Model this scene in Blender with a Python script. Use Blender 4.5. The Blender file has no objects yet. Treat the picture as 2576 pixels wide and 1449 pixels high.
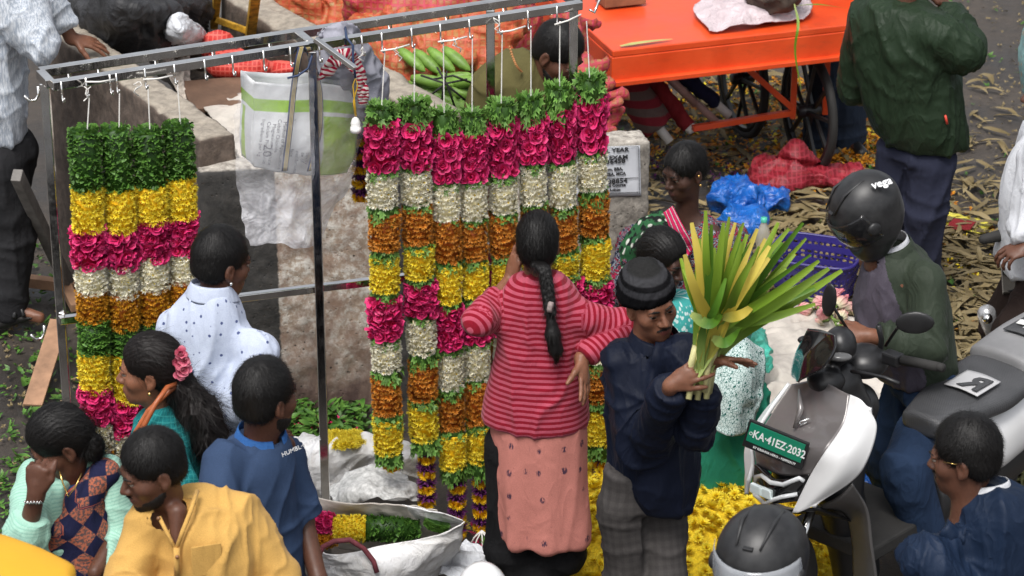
import bpy, bmesh, math, random
import numpy as np
from mathutils import Vector, Matrix
R = math.radians
random.seed(7); np.random.seed(7)
scn = bpy.context.scene
col = scn.collection
# ---------------------------------------------------------------- camera, world, sun, exposure
CAM_H, PITCH, FPX = 5.4, R(24), 7130.0      # metres, downward pitch, focal length in 2576-px units
cam_d = bpy.data.cameras.new('camera'); cam = bpy.data.objects.new('camera', cam_d); col.objects.link(cam)
cam.location = (0, 0, CAM_H); cam.rotation_euler = (math.pi/2 - PITCH, 0, 0)
cam_d.sensor_width = 36; cam_d.lens = FPX/2576*36; cam_d.clip_start = .1; cam_d.clip_end = 300
scn.camera = cam
cam_d.dof.use_dof = True; cam_d.dof.focus_distance = 10.4; cam_d.dof.aperture_fstop = 6.5
w = bpy.data.worlds.new('World'); scn.world = w; w.use_nodes = True
nt = w.node_tree; bg = nt.nodes['Background']
sky = nt.nodes.new('ShaderNodeTexSky'); sky.sky_type = 'NISHITA'; sky.sun_disc = False
SUN_EL, SUN_AZ = R(62), R(200)
sky.sun_elevation = SUN_EL; sky.sun_rotation = SUN_AZ; sky.air_density = 1.0; sky.dust_density = 4.0; sky.ozone_density = 1.0
hs = nt.nodes.new('ShaderNodeHueSaturation'); hs.inputs['Saturation'].default_value = .25
nt.links.new(sky.outputs[0], hs.inputs['Color']); nt.links.new(hs.outputs[0], bg.inputs['Color'])
bg.inputs['Strength'].default_value = .115
sun_d = bpy.data.lights.new('sun', 'SUN'); sun_d.energy = 1.5; sun_d.angle = R(22); sun_d.color = (1, .97, .93)
sun = bpy.data.objects.new('sun', sun_d); col.objects.link(sun)
_sd = Vector((math.sin(SUN_AZ)*math.cos(SUN_EL), math.cos(SUN_AZ)*math.cos(SUN_EL), math.sin(SUN_EL)))
sun.rotation_euler = _sd.to_track_quat('Z', 'Y').to_euler(); sun.location = _sd*20
scn.view_settings.view_transform = 'Standard'; scn.view_settings.look = 'None'
scn.view_settings.exposure = .80; scn.view_settings.gamma = 1; scn.view_settings.use_curve_mapping = False
scn.render.engine = 'CYCLES'; scn.cycles.max_bounces = 6; scn.cycles.transparent_max_bounces = 10
scn.cycles.use_denoising = True
# ---------------------------------------------------------------- places: a pixel of the 2576x1449 photo to a world point
CP, SP = math.cos(PITCH), math.sin(PITCH)
C0 = np.array((0, 0, CAM_H))
def ray(x, y):
    a, b = (x-1288)/FPX, (y-724.5)/FPX
    return np.array((a, CP - b*SP, -SP - b*CP))
def atz(x, y, z=0.):
    d = ray(x, y); return C0 + d*((z-CAM_H)/d[2])
def aty(x, y, Y):
    d = ray(x, y); return C0 + d*(Y/d[1])
def atplane(x, y, p, n):
    d = ray(x, y); return C0 + d*(np.dot(np.asarray(p)-C0, n)/np.dot(d, n))
def V(*a): return np.array(a, float)
def nrm(v):
    v = np.asarray(v, float); return v/(np.linalg.norm(v)+1e-12)
# ---------------------------------------------------------------- objects
def link(o, parent=None, loc=None):
    col.objects.link(o)
    if parent is not None: o.parent = parent
    if loc is not None: o.location = loc
    return o
def tag(o, label=None, cat=None, group=None, kind=None):
    if label: o['label'] = label
    if cat: o['category'] = cat
    if group: o['group'] = group
    if kind: o['kind'] = kind
    return o
def thing(name, loc, label, cat, group=None, rz=0):
    o = bpy.data.objects.new(name, None); col.objects.link(o); o.location = Vector(loc); o.rotation_euler.z = rz
    o.empty_display_size = .1
    return tag(o, label, cat, group)
def root_off(parent):
    off = np.zeros(3); p = parent
    while p is not None:
        off = off + np.array(p.location); p = p.parent
    return off
def mesh_np(name, v, f, mats, parent=None, smooth=True, fmat=None, attrs=None, origin=None, quads=None):
    """v Nx3 world, f MxK (K = 3 or 4) or list of lists"""
    v = np.asarray(v, float)
    off = root_off(parent)
    o_loc = np.zeros(3)
    if parent is None:
        o_loc = np.array(origin) if origin is not None else np.array((v[:,0].mean(), v[:,1].mean(), v[:,2].min()))
    me = bpy.data.meshes.new(name)
    vv = v - off - o_loc
    if isinstance(f, np.ndarray):
        k = f.shape[1]; n = len(f)
        me.vertices.add(len(vv)); me.vertices.foreach_set('co', vv.astype(np.float32).ravel())
        me.loops.add(n*k); me.loops.foreach_set('vertex_index', f.astype(np.int32).ravel())
        me.polygons.add(n); me.polygons.foreach_set('loop_start', np.arange(0, n*k, k, dtype=np.int32))
        me.update(calc_edges=True)
    else:
        me.from_pydata([tuple(x) for x in vv], [], [list(map(int, x)) for x in f]); me.update()
    if not isinstance(mats, (list, tuple)): mats = [mats]
    for m in mats: me.materials.append(m)
    if fmat is not None: me.polygons.foreach_set('material_index', np.asarray(fmat, np.int32))
    if smooth: me.polygons.foreach_set('use_smooth', np.ones(len(me.polygons), bool))
    if attrs:
        for k_, a in attrs.items():
            a = np.asarray(a, np.float32)
            if a.ndim == 1:
                at = me.attributes.new(k_, 'FLOAT', 'POINT'); at.data.foreach_set('value', a)
            else:
                at = me.attributes.new(k_, 'FLOAT_VECTOR', 'POINT'); at.data.foreach_set('vector', a.ravel())
    o = bpy.data.objects.new(name, me); link(o, parent)
    if parent is None: o.location = o_loc
    return o
def copy_tree(o, parent=None):
    c = o.copy(); col.objects.link(c)
    if parent is not None: c.parent = parent
    for ch in list(o.children): copy_tree(ch, c)
    return c
class MB:
    """collects simple shapes and links them as one mesh"""
    def __init__(s): s.v = []; s.f = []; s.m = []
    def add(s, v, f, m=0):
        b = len(s.v); s.v += [tuple(x) for x in v]; s.f += [[i+b for i in q] for q in f]; s.m += [m]*len(f); return s
    def box(s, c, size, X=None, Y=None, m=0, taper=1.):
        c = np.asarray(c, float); X = V(1,0,0) if X is None else nrm(X); Y = V(0,1,0) if Y is None else nrm(Y)
        Z = nrm(np.cross(X, Y)); Y = np.cross(Z, X)
        a, b, h = np.array(size)/2
        v = [c + sx*a*X*(taper if sz > 0 else 1) + sy*b*Y*(taper if sz > 0 else 1) + sz*h*Z for sz in (-1,1) for sy in (-1,1) for sx in (-1,1)]
        return s.add(v, [[0,2,3,1],[4,5,7,6],[0,1,5,4],[2,6,7,3],[0,4,6,2],[1,3,7,5]], m)
    def bar(s, a, b, w_, h_=None, up=(0,0,1), m=0):
        a = np.asarray(a, float); b = np.asarray(b, float); h_ = h_ or w_
        X = nrm(b-a); up = np.asarray(up, float)
        if abs(np.dot(X, nrm(up))) > .97: up = V(0,1,0)
        Y = nrm(np.cross(up, X)); return s.box((a+b)/2, (np.linalg.norm(b-a), w_, h_), X, Y, m)
    def tube(s, pts, r, n=8, m=0, cap=True):
        pts = [np.asarray(p, float) for p in pts]; k = len(pts)
        rs = [r]*k if np.isscalar(r) else list(r)
        b = len(s.v); t0 = nrm(pts[1]-pts[0]); u = nrm(np.cross(t0, V(0,0,1) if abs(t0[2]) < .9 else V(1,0,0)))
        for i, p in enumerate(pts):
            t = nrm(pts[min(i+1,k-1)]-pts[max(i-1,0)]); u = nrm(u - t*np.dot(u,t)); w_ = np.cross(t, u)
            for j in range(n):
                a = 2*math.pi*j/n; s.v.append(tuple(p + rs[i]*(math.cos(a)*u + math.sin(a)*w_)))
        for i in range(k-1):
            for j in range(n):
                s.f.append([b+i*n+j, b+i*n+(j+1)%n, b+(i+1)*n+(j+1)%n, b+(i+1)*n+j]); s.m.append(m)
        if cap:
            s.f.append([b+j for j in range(n)][::-1]); s.m.append(m)
            s.f.append([b+(k-1)*n+j for j in range(n)]); s.m.append(m)
        return s
    def lathe(s, c, axis, prof, n=16, m=0, sx=1., X=None):
        """prof: (radius, height along axis)"""
        c = np.asarray(c, float); ax = nrm(axis); u = nrm(np.cross(ax, V(0,0,1) if abs(ax[2]) < .9 else V(1,0,0))) if X is None else nrm(X)
        w_ = np.cross(ax, u); b = len(s.v)
        for r_, h in prof:
            for j in range(n):
                a = 2*math.pi*j/n; s.v.append(tuple(c + ax*h + r_*(math.cos(a)*u*sx + math.sin(a)*w_)))
        for i in range(len(prof)-1):
            for j in range(n):
                s.f.append([b+i*n+j, b+i*n+(j+1)%n, b+(i+1)*n+(j+1)%n, b+(i+1)*n+j]); s.m.append(m)
        return s
    def build(s, name, mats, parent=None, smooth=False, origin=None, bevel=0, attrs=None):
        o = mesh_np(name, np.array(s.v), s.f, mats, parent, smooth, s.m, attrs, origin)
        if bevel:
            md = o.modifiers.new('bevel', 'BEVEL'); md.width = bevel; md.segments = 2; md.limit_method = 'ANGLE'; md.angle_limit = R(40)
        return o
# ---------------------------------------------------------------- noise on points (numpy)
_T = np.random.RandomState(3).rand(32,32,32).astype(np.float32)
def vnoise(p):
    p = np.asarray(p, np.float32); i = np.floor(p).astype(np.int32); f = p - i; f = f*f*(3-2*f); i &= 31; j = (i+1) & 31
    x0,y0,z0 = i[...,0],i[...,1],i[...,2]; x1,y1,z1 = j[...,0],j[...,1],j[...,2]; fx,fy,fz = f[...,0],f[...,1],f[...,2]
    a = _T[x0,y0,z0]*(1-fx)+_T[x1,y0,z0]*fx; b = _T[x0,y1,z0]*(1-fx)+_T[x1,y1,z0]*fx
    c = _T[x0,y0,z1]*(1-fx)+_T[x1,y0,z1]*fx; d = _T[x0,y1,z1]*(1-fx)+_T[x1,y1,z1]*fx
    return ((a*(1-fy)+b*fy)*(1-fz)+(c*(1-fy)+d*fy)*fz)*2-1
def fbm(p, o=3):
    r = 0; a = 1.; p = np.asarray(p, np.float32)
    for k in range(o): r = r + a*vnoise(p); p = p*2.03+11.3; a *= .5
    return r
def ridge(p, o=3):
    r = 0; a = 1.; p = np.asarray(p, np.float32)
    for k in range(o): r = r + a*(1-2*np.abs(vnoise(p))); p = p*1.97+7.7; a *= .5
    return r
def vnormals(v, f):
    f = np.asarray(f); n = np.zeros_like(v)
    fn = np.cross(v[f[:,2]]-v[f[:,0]], v[f[:,3 if f.shape[1] == 4 else 1]]-v[f[:,1 if f.shape[1] == 4 else 0]])
    for k in range(f.shape[1]): np.add.at(n, f[:,k], fn)
    return n/(np.linalg.norm(n, axis=1, keepdims=True)+1e-12)
# ---------------------------------------------------------------- smooth solids: distance fields turned into meshes
class SDF:
    def __init__(s): s.p = []
    def ell(s, c, r, M=None, k=.02, op='u'): s.p.append(('ell', np.asarray(c,float), np.asarray(r,float)*np.ones(3), M, k, op)); return s
    def cone(s, a, b, ra, rb, k=.02, op='u'): s.p.append(('cone', np.asarray(a,float), np.asarray(b,float), (float(ra), float(rb)), k, op)); return s
    def chain(s, pts, rs, k=.02):
        for i in range(len(pts)-1): s.cone(pts[i], pts[i+1], rs[i], rs[i+1], k)
        return s
    def box(s, c, h, M=None, k=.01, rd=.005, op='u'): s.p.append(('box', np.asarray(c,float), (np.asarray(h,float), rd), M, k, op)); return s
    def loft(s, secs, Rv, Fv, k=.02, op='u', pw=2.):
        """secs: [(point, rx, ry)...] in order along the axis; Rv, Fv right and forward"""
        s.p.append(('loft', [(np.asarray(q[0],float), q[1], q[2]) for q in secs], (nrm(Rv), nrm(Fv), pw), None, k, op)); return s
    def plane(s, pt, n, k=.004, box=None): s.p.append(('plane', np.asarray(pt,float), nrm(n), box, k, 's')); return s
    def _d(s, q, P):
        t = q[0]
        if t == 'ell':
            L = P - q[1]
            if q[3] is not None: L = L @ q[3].astype(np.float32)
            r = q[2].astype(np.float32); k0 = np.sqrt(((L/r)**2).sum(-1)); k1 = np.sqrt(((L/(r*r))**2).sum(-1))+1e-6
            return k0*(k0-1)/k1
        if t == 'cone':
            a, b, (ra, rb) = q[1], q[2], q[3]; ab = b-a; L = P-a.astype(np.float32)
            h = np.clip((L @ ab.astype(np.float32))/max(np.dot(ab,ab),1e-9), 0, 1)
            d = np.sqrt(((L - h[...,None]*ab.astype(np.float32))**2).sum(-1)) - (ra+(rb-ra)*h)
            if q[5] == 'f': d = np.maximum(d, (P-b.astype(np.float32)) @ nrm(ab).astype(np.float32))
            return d
        if t == 'box':
            L = P-q[1].astype(np.float32)
            if q[3] is not None: L = L @ q[3].astype(np.float32)
            hh, rd = q[2]; A = np.abs(L)-(hh-rd).astype(np.float32)
            return np.sqrt((np.maximum(A,0)**2).sum(-1)) + np.minimum(A.max(-1),0) - rd
        if t == 'loft':
            secs = q[1]; Rv, Fv, pw = q[2]; ax = np.cross(Rv, Fv); a0 = secs[0][0]
            ts = np.array([np.dot(c[0]-a0, ax) for c in secs])
            cs = np.array([c[0] for c in secs]); rx = np.array([c[1] for c in secs]); ry = np.array([c[2] for c in secs])
            if ts[-1] < ts[0]: ts, cs, rx, ry = ts[::-1], cs[::-1], rx[::-1], ry[::-1]
            L = P-a0.astype(np.float32); T = L @ ax.astype(np.float32)
            sh = T.shape; Tf = T.ravel()
            # smooth (cosine-free) cubic-like resampling of the sections
            tt = np.linspace(ts[0], ts[-1], 65)
            def sm(y):
                z = np.interp(tt, ts, y); zz = np.convolve(np.pad(z, 5, mode='reflect', reflect_type='odd'), np.ones(11)/11, 'valid'); return zz
            cu = sm((cs-a0)@Rv); cv = sm((cs-a0)@Fv); rxs = sm(rx); rys = sm(ry)
            u = (L @ Rv.astype(np.float32)) - np.interp(Tf, tt, cu).reshape(sh).astype(np.float32); v = (L @ Fv.astype(np.float32)) - np.interp(Tf, tt, cv).reshape(sh).astype(np.float32)
            a = np.interp(Tf, tt, rxs).reshape(sh).astype(np.float32); b = np.interp(Tf, tt, rys).reshape(sh).astype(np.float32)
            if pw == 2.:
                k0 = np.sqrt((u/a)**2+(v/b)**2); k1 = np.sqrt((u/(a*a))**2+(v/(b*b))**2)+1e-6; d = k0*(k0-1)/k1
            else:
                k0 = (np.abs(u/a)**pw+np.abs(v/b)**pw)**(1/pw); d = (k0-1)*np.minimum(a, b)
            rd = .02; e = np.maximum(ts[0]-T, T-ts[-1])
            dx = d+rd; ex = e+rd
            return np.minimum(np.maximum(dx,ex),0)+np.sqrt(np.maximum(dx,0)**2+np.maximum(ex,0)**2)-rd
        if t == 'plane': return (q[1].astype(np.float32)-P) @ q[2].astype(np.float32)
    def _bb(s, q):
        m = .03+q[-2]
        if q[0] == 'ell': return q[1]-q[2].max()-m, q[1]+q[2].max()+m
        if q[0] == 'cone':
            r = max(q[3])+m; return np.minimum(q[1],q[2])-r, np.maximum(q[1],q[2])+r
        if q[0] == 'box':
            r = np.linalg.norm(q[2][0])+m; return q[1]-r, q[1]+r
        if q[0] == 'loft':
            c = np.array([x[0] for x in q[1]]); r = max(max(x[1],x[2]) for x in q[1])+m; return c.min(0)-r, c.max(0)+r
        if q[3] is not None: return q[3]
        return None
    def mesh(s, h=.008, fine=None, hf=.005, zcoarse=None):
        """fine: list of (lo, hi) boxes sampled at hf; zcoarse: (z_below, step)"""
        bs = [s._bb(q) for q in s.p if q[-1] in 'uf']
        lo = np.min([b[0] for b in bs],0)-.005; hi = np.max([b[1] for b in bs],0)+.005
        ax = []
        for d in range(3):
            x = lo[d]; L = [x]
            while x < hi[d]:
                st = h
                if zcoarse and d == 2 and x < zcoarse[0]: st = zcoarse[1]
                if fine:
                    for (a, b) in fine:
                        if a[d]-1e-6 <= x <= b[d]: st = min(st, hf)
                x += st; L.append(x)
            ax.append(np.array(L, np.float32))
        D = np.full([len(a) for a in ax], 1., np.float32)
        for q in s.p:
            bb = s._bb(q)
            if bb is None: sl = [slice(0,len(a)) for a in ax]
            else:
                sl = [slice(max(0,np.searchsorted(ax[d],bb[0][d])), min(len(ax[d]),np.searchsorted(ax[d],bb[1][d])+1)) for d in range(3)]
                if any(x.stop <= x.start for x in sl): continue
            G = np.stack(np.meshgrid(*[ax[d][sl[d]] for d in range(3)], indexing='ij'), -1)
            d = s._d(q, G).astype(np.float32); A = D[sl[0],sl[1],sl[2]]; k = max(q[-2],1e-4)
            if q[-1] in 'uf':
                hh = np.clip(.5+.5*(A-d)/k,0,1); D[sl[0],sl[1],sl[2]] = A+(d-A)*hh - k*hh*(1-hh)
            else:
                d = -d; hh = np.clip(.5-.5*(A-d)/k,0,1); D[sl[0],sl[1],sl[2]] = A+(d-A)*hh + k*hh*(1-hh)
        return s.nets(D, ax)
    @staticmethod
    def nets(D, ax):
        I = D < 0; nx,ny,nz = D.shape
        c = np.zeros((nx-1,ny-1,nz-1), np.uint8)
        for a in (0,1):
            for b in (0,1):
                for g in (0,1): c += I[a:nx-1+a,b:ny-1+b,g:nz-1+g]
        act = np.argwhere((c > 0)&(c < 8)); idx = np.full(c.shape, -1, np.int32)
        idx[act[:,0],act[:,1],act[:,2]] = np.arange(len(act))
        acc = np.zeros((len(act),3)); cnt = np.zeros(len(act))
        for d in range(3):
            o1, o2 = [e for e in range(3) if e != d]
            for a in (0,1):
                for b in (0,1):
                    p0 = act.copy(); p0[:,o1] += a; p0[:,o2] += b; p1 = p0.copy(); p1[:,d] += 1
                    d0 = D[p0[:,0],p0[:,1],p0[:,2]]; d1 = D[p1[:,0],p1[:,1],p1[:,2]]; m = (d0 < 0) != (d1 < 0)
                    t = d0/(d0-d1+1e-12); pos = np.stack([ax[e][p0[:,e]] for e in range(3)],1).astype(float)
                    pos[:,d] = ax[d][p0[:,d]]+t*(ax[d][p1[:,d]]-ax[d][p0[:,d]])
                    acc[m] += pos[m]; cnt[m] += 1
        v = acc/np.maximum(cnt,1)[:,None]; F = []
        for d in range(3):
            o1, o2 = [(1,2),(2,0),(0,1)][d]
            s0 = [slice(None)]*3; s1 = [slice(None)]*3; s0[d] = slice(0,-1); s1[d] = slice(1,None)
            A = I[tuple(s0)]; B = I[tuple(s1)]; e = np.argwhere(A != B)
            e = e[(e[:,o1] > 0)&(e[:,o2] > 0)&(e[:,o1] < D.shape[o1]-1)&(e[:,o2] < D.shape[o2]-1)]
            q = []
            for (a, b) in ((-1,-1),(0,-1),(0,0),(-1,0)):
                p = e.copy(); p[:,o1] += a; p[:,o2] += b; q.append(idx[p[:,0],p[:,1],p[:,2]])
            q = np.stack(q,1); fl = ~A[e[:,0],e[:,1],e[:,2]]; q[fl] = q[fl][:,::-1]; F.append(q)
        f = np.concatenate(F); f = f[(f >= 0).all(1)]
        return v, f
    def near(s, v, which=('cone','loft')):
        """per vertex: (angle-length u, length v, index) of the nearest limb or trunk"""
        best = np.full(len(v), 1e9); out = np.zeros((len(v),3)); vo = 0.
        prev = None
        for i, q in enumerate(s.p):
            if q[-1] == 's' or q[0] not in which: continue
            d = s._d(q, v.astype(np.float32))-(.014 if q[0] == 'loft' else 0); m = d < best; best[m] = d[m]
            if q[0] == 'cone':
                a, b = q[1], q[2]; L = np.linalg.norm(b-a); X = nrm(b-a)
                if prev is None or np.linalg.norm(prev-a) > 1e-6: vo = 0.
                P = v[m]-a; t = P@X; Y = nrm(np.cross(X, V(0,1,.1))); Z = np.cross(X, Y)
                out[m] = np.stack([np.arctan2(P@Z, P@Y)*max(q[3]), vo+t, np.full(m.sum(), i)],1); vo += L; prev = b
            else:
                Rv, Fv, pw = q[2]; A = np.cross(Rv, Fv); P = v[m]-q[1][0][0]; rr = np.mean([x[1] for x in q[1]])
                out[m] = np.stack([np.arctan2(P@Rv, P@Fv)*rr, P@A, np.full(m.sum(), i)],1); prev = None
        return out
def smooth_v(v, f, it=1, lam=.5):
    v = v.copy(); 
    for _ in range(it):
        acc = np.zeros_like(v); cnt = np.zeros(len(v)); K = f.shape[1]
        for k in range(K):
            a, b = f[:,k], f[:,(k+1)%K]; np.add.at(acc, a, v[b]); np.add.at(cnt, a, 1); np.add.at(acc, b, v[a]); np.add.at(cnt, b, 1)
        v += lam*(acc/np.maximum(cnt,1)[:,None]-v)
    return v
# ---------------------------------------------------------------- cloth patches: a net of control points, resampled, crumpled, thickened
def net(ctrl, nu=60, nv=60):
    C = np.array(ctrl, float); 
    def res(C, n):
        m = len(C); t = np.linspace(0, m-1, n); i = np.clip(np.floor(t).astype(int), 0, m-2); u = (t-i).reshape((-1,)+(1,)*(C.ndim-1))
        P = lambda j: np.where((j < 0).reshape((-1,)+(1,)*(C.ndim-1)), 2*C[0]-C[1], np.where((j > m-1).reshape((-1,)+(1,)*(C.ndim-1)), 2*C[m-1]-C[m-2], C[np.clip(j,0,m-1)]))
        p0,p1,p2,p3 = P(i-1),P(i),P(i+1),P(i+2)
        return .5*(2*p1+(p2-p0)*u+(2*p0-5*p1+4*p2-p3)*u*u+(3*p1-p0-3*p2+p3)*u**3)
    C = res(C, nu); C = np.swapaxes(res(np.swapaxes(C,0,1), nv),0,1); return C
def grid_faces(nu, nv, wrap=False):
    i = np.arange(nu-1)[:,None]; j = np.arange(nv if wrap else nv-1)[None,:]; j2 = (j+1) % nv
    return np.stack([np.broadcast_to(i*nv+j,(nu-1,j.size)), (i+1)*nv+j, (i+1)*nv+j2, i*nv+j2], -1).reshape(-1,4)
def sheet(name, ctrl, mat, parent=None, n=(60,60), amp=.02, fs=6., thick=.004, edge=.0, seed=0, label=None, smooth=True, ridged=True, wave=None):
    C = net(ctrl, *n); v = C.reshape(-1,3); f = grid_faces(*n); N = vnormals(v, f)
    q = v*fs+seed*3.7; wp = q+.7*np.stack([fbm(q*.6+5,2),fbm(q*.6+9,2),fbm(q*.6+2,2)],1)
    d = (ridge(wp,3) if ridged else fbm(wp,3))*amp
    v = v+N*d[:,None]
    if edge:
        uu, vv = np.meshgrid(np.linspace(0,1,n[0]), np.linspace(0,1,n[1]), indexing='ij'); e = np.minimum(np.minimum(uu,1-uu),np.minimum(vv,1-vv)).ravel()
        cen = v.mean(0); w_ = np.clip(1-e/.08,0,1); v = v + (v-cen)*(w_*edge*fbm(v*14+seed,2))[:,None]
    uu, vv = np.meshgrid(np.linspace(0,1,n[0]), np.linspace(0,1,n[1]), indexing='ij')
    o = mesh_np(name, v, f, mat, parent, smooth, attrs={'uvp': np.stack([uu.ravel(), vv.ravel(), 0*uu.ravel()],1)})
    if thick:
        m = o.modifiers.new('solid','SOLIDIFY'); m.thickness = thick; m.offset = -1
    return o
# ---------------------------------------------------------------- materials
class NB:
    def __init__(s, name):
        s.m = bpy.data.materials.new(name); s.m.use_nodes = True; s.t = s.m.node_tree
        s.b = s.t.nodes['Principled BSDF']; s._c = {}
    def n(s, t, **kw):
        x = s.t.nodes.new('ShaderNode'+t)
        for k, v in kw.items():
            if hasattr(x, k) and k not in ('Scale','Detail'): setattr(x, k, v)
        return x
    def l(s, a, b): s.t.links.new(a, b); return s
    def co(s, kind='Object', scale=1, attr=None):
        key = (kind, str(scale), attr)
        if key in s._c: return s._c[key]
        if attr: o = s.n('Attribute', attribute_name=attr).outputs['Vector']
        else: o = s.n('TexCoord').outputs[kind]
        mp = s.n('Mapping'); s.l(o, mp.inputs[0]); mp.inputs['Scale'].default_value = (scale,)*3 if np.isscalar(scale) else scale
        s._c[key] = mp.outputs[0]; return mp.outputs[0]
    def noise(s, vec, scale, detail=4, rough=.55, dist=0):
        x = s.n('TexNoise'); s.l(vec, x.inputs['Vector']); x.inputs['Scale'].default_value = scale; x.inputs['Detail'].default_value = detail
        x.inputs['Roughness'].default_value = rough; x.inputs['Distortion'].default_value = dist; return x.outputs['Fac']
    def voro(s, vec, scale, feature='F1', out='Distance', rnd=1):
        x = s.n('TexVoronoi'); x.feature = feature; s.l(vec, x.inputs['Vector']); x.inputs['Scale'].default_value = scale; x.inputs['Randomness'].default_value = rnd; return x.outputs[out]
    def ramp(s, fac, stops, interp='LINEAR'):
        r = s.n('ValToRGB'); r.color_ramp.interpolation = interp; el = r.color_ramp.elements
        while len(el) < len(stops): el.new(.5)
        for e, (p, c) in zip(el, stops):
            e.position = p; e.color = (c,)*3+(1,) if np.isscalar(c) else tuple(c)+(1,)
        s.l(fac, r.inputs[0]); return r.outputs[0]
    def mix(s, fac, a, b, mode='MIX'):
        x = s.n('Mix'); x.data_type = 'RGBA'; x.blend_type = mode
        for k, v in ((0, fac), (6, a), (7, b)):
            inp = x.inputs[k]
            if isinstance(v, bpy.types.NodeSocket): s.l(v, inp)
            elif np.isscalar(v): inp.default_value = v if k == 0 else (v,v,v,1)
            else: inp.default_value = tuple(v)+(1,)
        return x.outputs[2]
    def math(s, op, a, b=0., c=0.):
        x = s.n('Math'); x.operation = op
        for i, v in enumerate((a, b, c)):
            if isinstance(v, bpy.types.NodeSocket): s.l(v, x.inputs[i])
            else: x.inputs[i].default_value = v
        return x.outputs[0]
    def sep(s, vec):
        x = s.n('SeparateXYZ'); s.l(vec, x.inputs[0]); return x.outputs
    def attr(s, name): return s.n('Attribute', attribute_name=name).outputs['Fac']
    def bump(s, h, strength=.3, dist=.005, prev=None):
        x = s.n('Bump'); s.l(h, x.inputs['Height']); x.inputs['Strength'].default_value = strength; x.inputs['Distance'].default_value = dist
        if prev is not None: s.l(prev, x.inputs['Normal'])
        return x.outputs[0]
    def out(s, color=None, rough=None, normal=None, **kw):
        b = s.b
        for k, v in (('Base Color', color), ('Roughness', rough), ('Normal', normal)):
            if v is None: continue
            if isinstance(v, bpy.types.NodeSocket): s.l(v, b.inputs[k])
            elif k == 'Base Color': b.inputs[k].default_value = tuple(v)+(1,)
            else: b.inputs[k].default_value = v
        for k, v in kw.items():
            k = {'metal':'Metallic','spec':'Specular IOR Level','coat':'Coat Weight','coatr':'Coat Roughness','sheen':'Sheen Weight','trans':'Transmission Weight','sss':'Subsurface Weight','ssr':'Subsurface Radius','sss_s':'Subsurface Scale','alpha':'Alpha','ior':'IOR','emis':'Emission Strength','aniso':'Anisotropic'}.get(k, k)
            if isinstance(v, bpy.types.NodeSocket): s.l(v, b.inputs[k])
            else: b.inputs[k].default_value = v
        return s.m
def simple(name, c, rough=.5, var=.25, vs=8., bump=.2, bs=60., bd=.003, **kw):
    q = NB(name); o = q.co(); nz = q.noise(o, vs, 5)
    cc = q.ramp(nz, [(.3, [x*(1-var) for x in c]), (.7, [min(1,x*(1+var)) for x in c])])
    nb = q.bump(q.noise(o, bs, 5), bump, bd) if bump else None
    return q.out(cc, rough, nb, **kw)
def cloth(name, c, var=.12, weave=900, wr=.35, rough=.85, folds=14., sheen=.0, pattern=None, wd=.012):
    """woven cloth: fine weave, soft creases; pattern(q) may return a colour socket"""
    q = NB(name); o = q.co()
    cc = pattern(q) if pattern else None
    nz = q.noise(o, 5, 4); f = q.ramp(nz, [(.3, 1-var), (.7, 1.)])
    cc = q.mix(1., cc if cc is not None else c, f, 'MULTIPLY')
    fn = q.noise(o, 420, 2); cc = q.mix(.12, cc, q.ramp(fn, [(.35, .0), (.65, 1.)]), 'OVERLAY')
    h = q.noise(q.co(scale=(1,1,.5)), folds, 2, .45, 1.6); h = q.math('POWER', q.math('SUBTRACT', 1., q.math('ABSOLUTE', q.math('MULTIPLY', q.math('SUBTRACT', h, .5), 5.))), 2.); b1 = q.bump(h, wr*.45, wd)
    h1 = q.noise(q.co(scale=(1,1,.45)), folds*3.2, 3, .6, 1.2); b1 = q.bump(h1, wr*.6, wd*.7, b1)
    b2 = q.bump(q.noise(o, weave, 2), .12, .0015, b1)
    return q.out(cc, rough, b2, sheen=sheen*.3, spec=.15)
def skin(name, c):
    q = NB(name); o = q.co(); nz = q.noise(o, 14, 5)
    cc = q.ramp(nz, [(.3, [c[0]*.8, c[1]*.76, c[2]*.74]), (.7, [c[0]*1.14, c[1]*1.12, c[2]*1.1])])
    cc = q.mix(.25, cc, q.ramp(q.noise(o, 120, 4), [(.4, [c[0]*.7,c[1]*.6,c[2]*.6]), (.6, [c[0]*1.15, c[1]*1.1, c[2]*1.1])]))
    nb = q.bump(q.noise(o, 420, 3), .15, .0015)
    return q.out(cc, .48, nb, spec=.38, sss=.12, ssr=(1,.35,.2), sss_s=.008)
def hairm(name, c=(.0042,.0036,.0034), rough=.52):
    q = NB(name); o = q.co(scale=(1,1,.25)); nz = q.noise(o, 260, 3)
    cc = q.ramp(nz, [(.3, [x*.6 for x in c]), (.7, [x*1.6 for x in c])])
    return q.out(cc, rough, q.bump(nz, .4, .003), spec=.28)
M = {}
M['skin_dark'] = skin('skin_dark', (.100,.044,.027)); M['skin_mid'] = skin('skin_mid', (.175,.078,.046)); M['skin_warm'] = skin('skin_warm', (.21,.092,.052))
M['skin_deep'] = skin('skin_deep', (.062,.030,.021))
M['lip'] = skin('lip', (.17,.055,.045)); M['lip_dark'] = skin('lip_dark', (.10,.038,.034))
M['hair'] = hairm('hair'); M['hair_long'] = hairm('hair_long', (.006,.004,.0035), .5); M['beard'] = hairm('beard', (.010,.008,.007), .7)
M['eye_white'] = simple('eye_white', (.26,.22,.19), .25, .05, bump=0); M['eye_dark'] = simple('eye_dark', (.012,.007,.005), .12, .1, bump=0)
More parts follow.
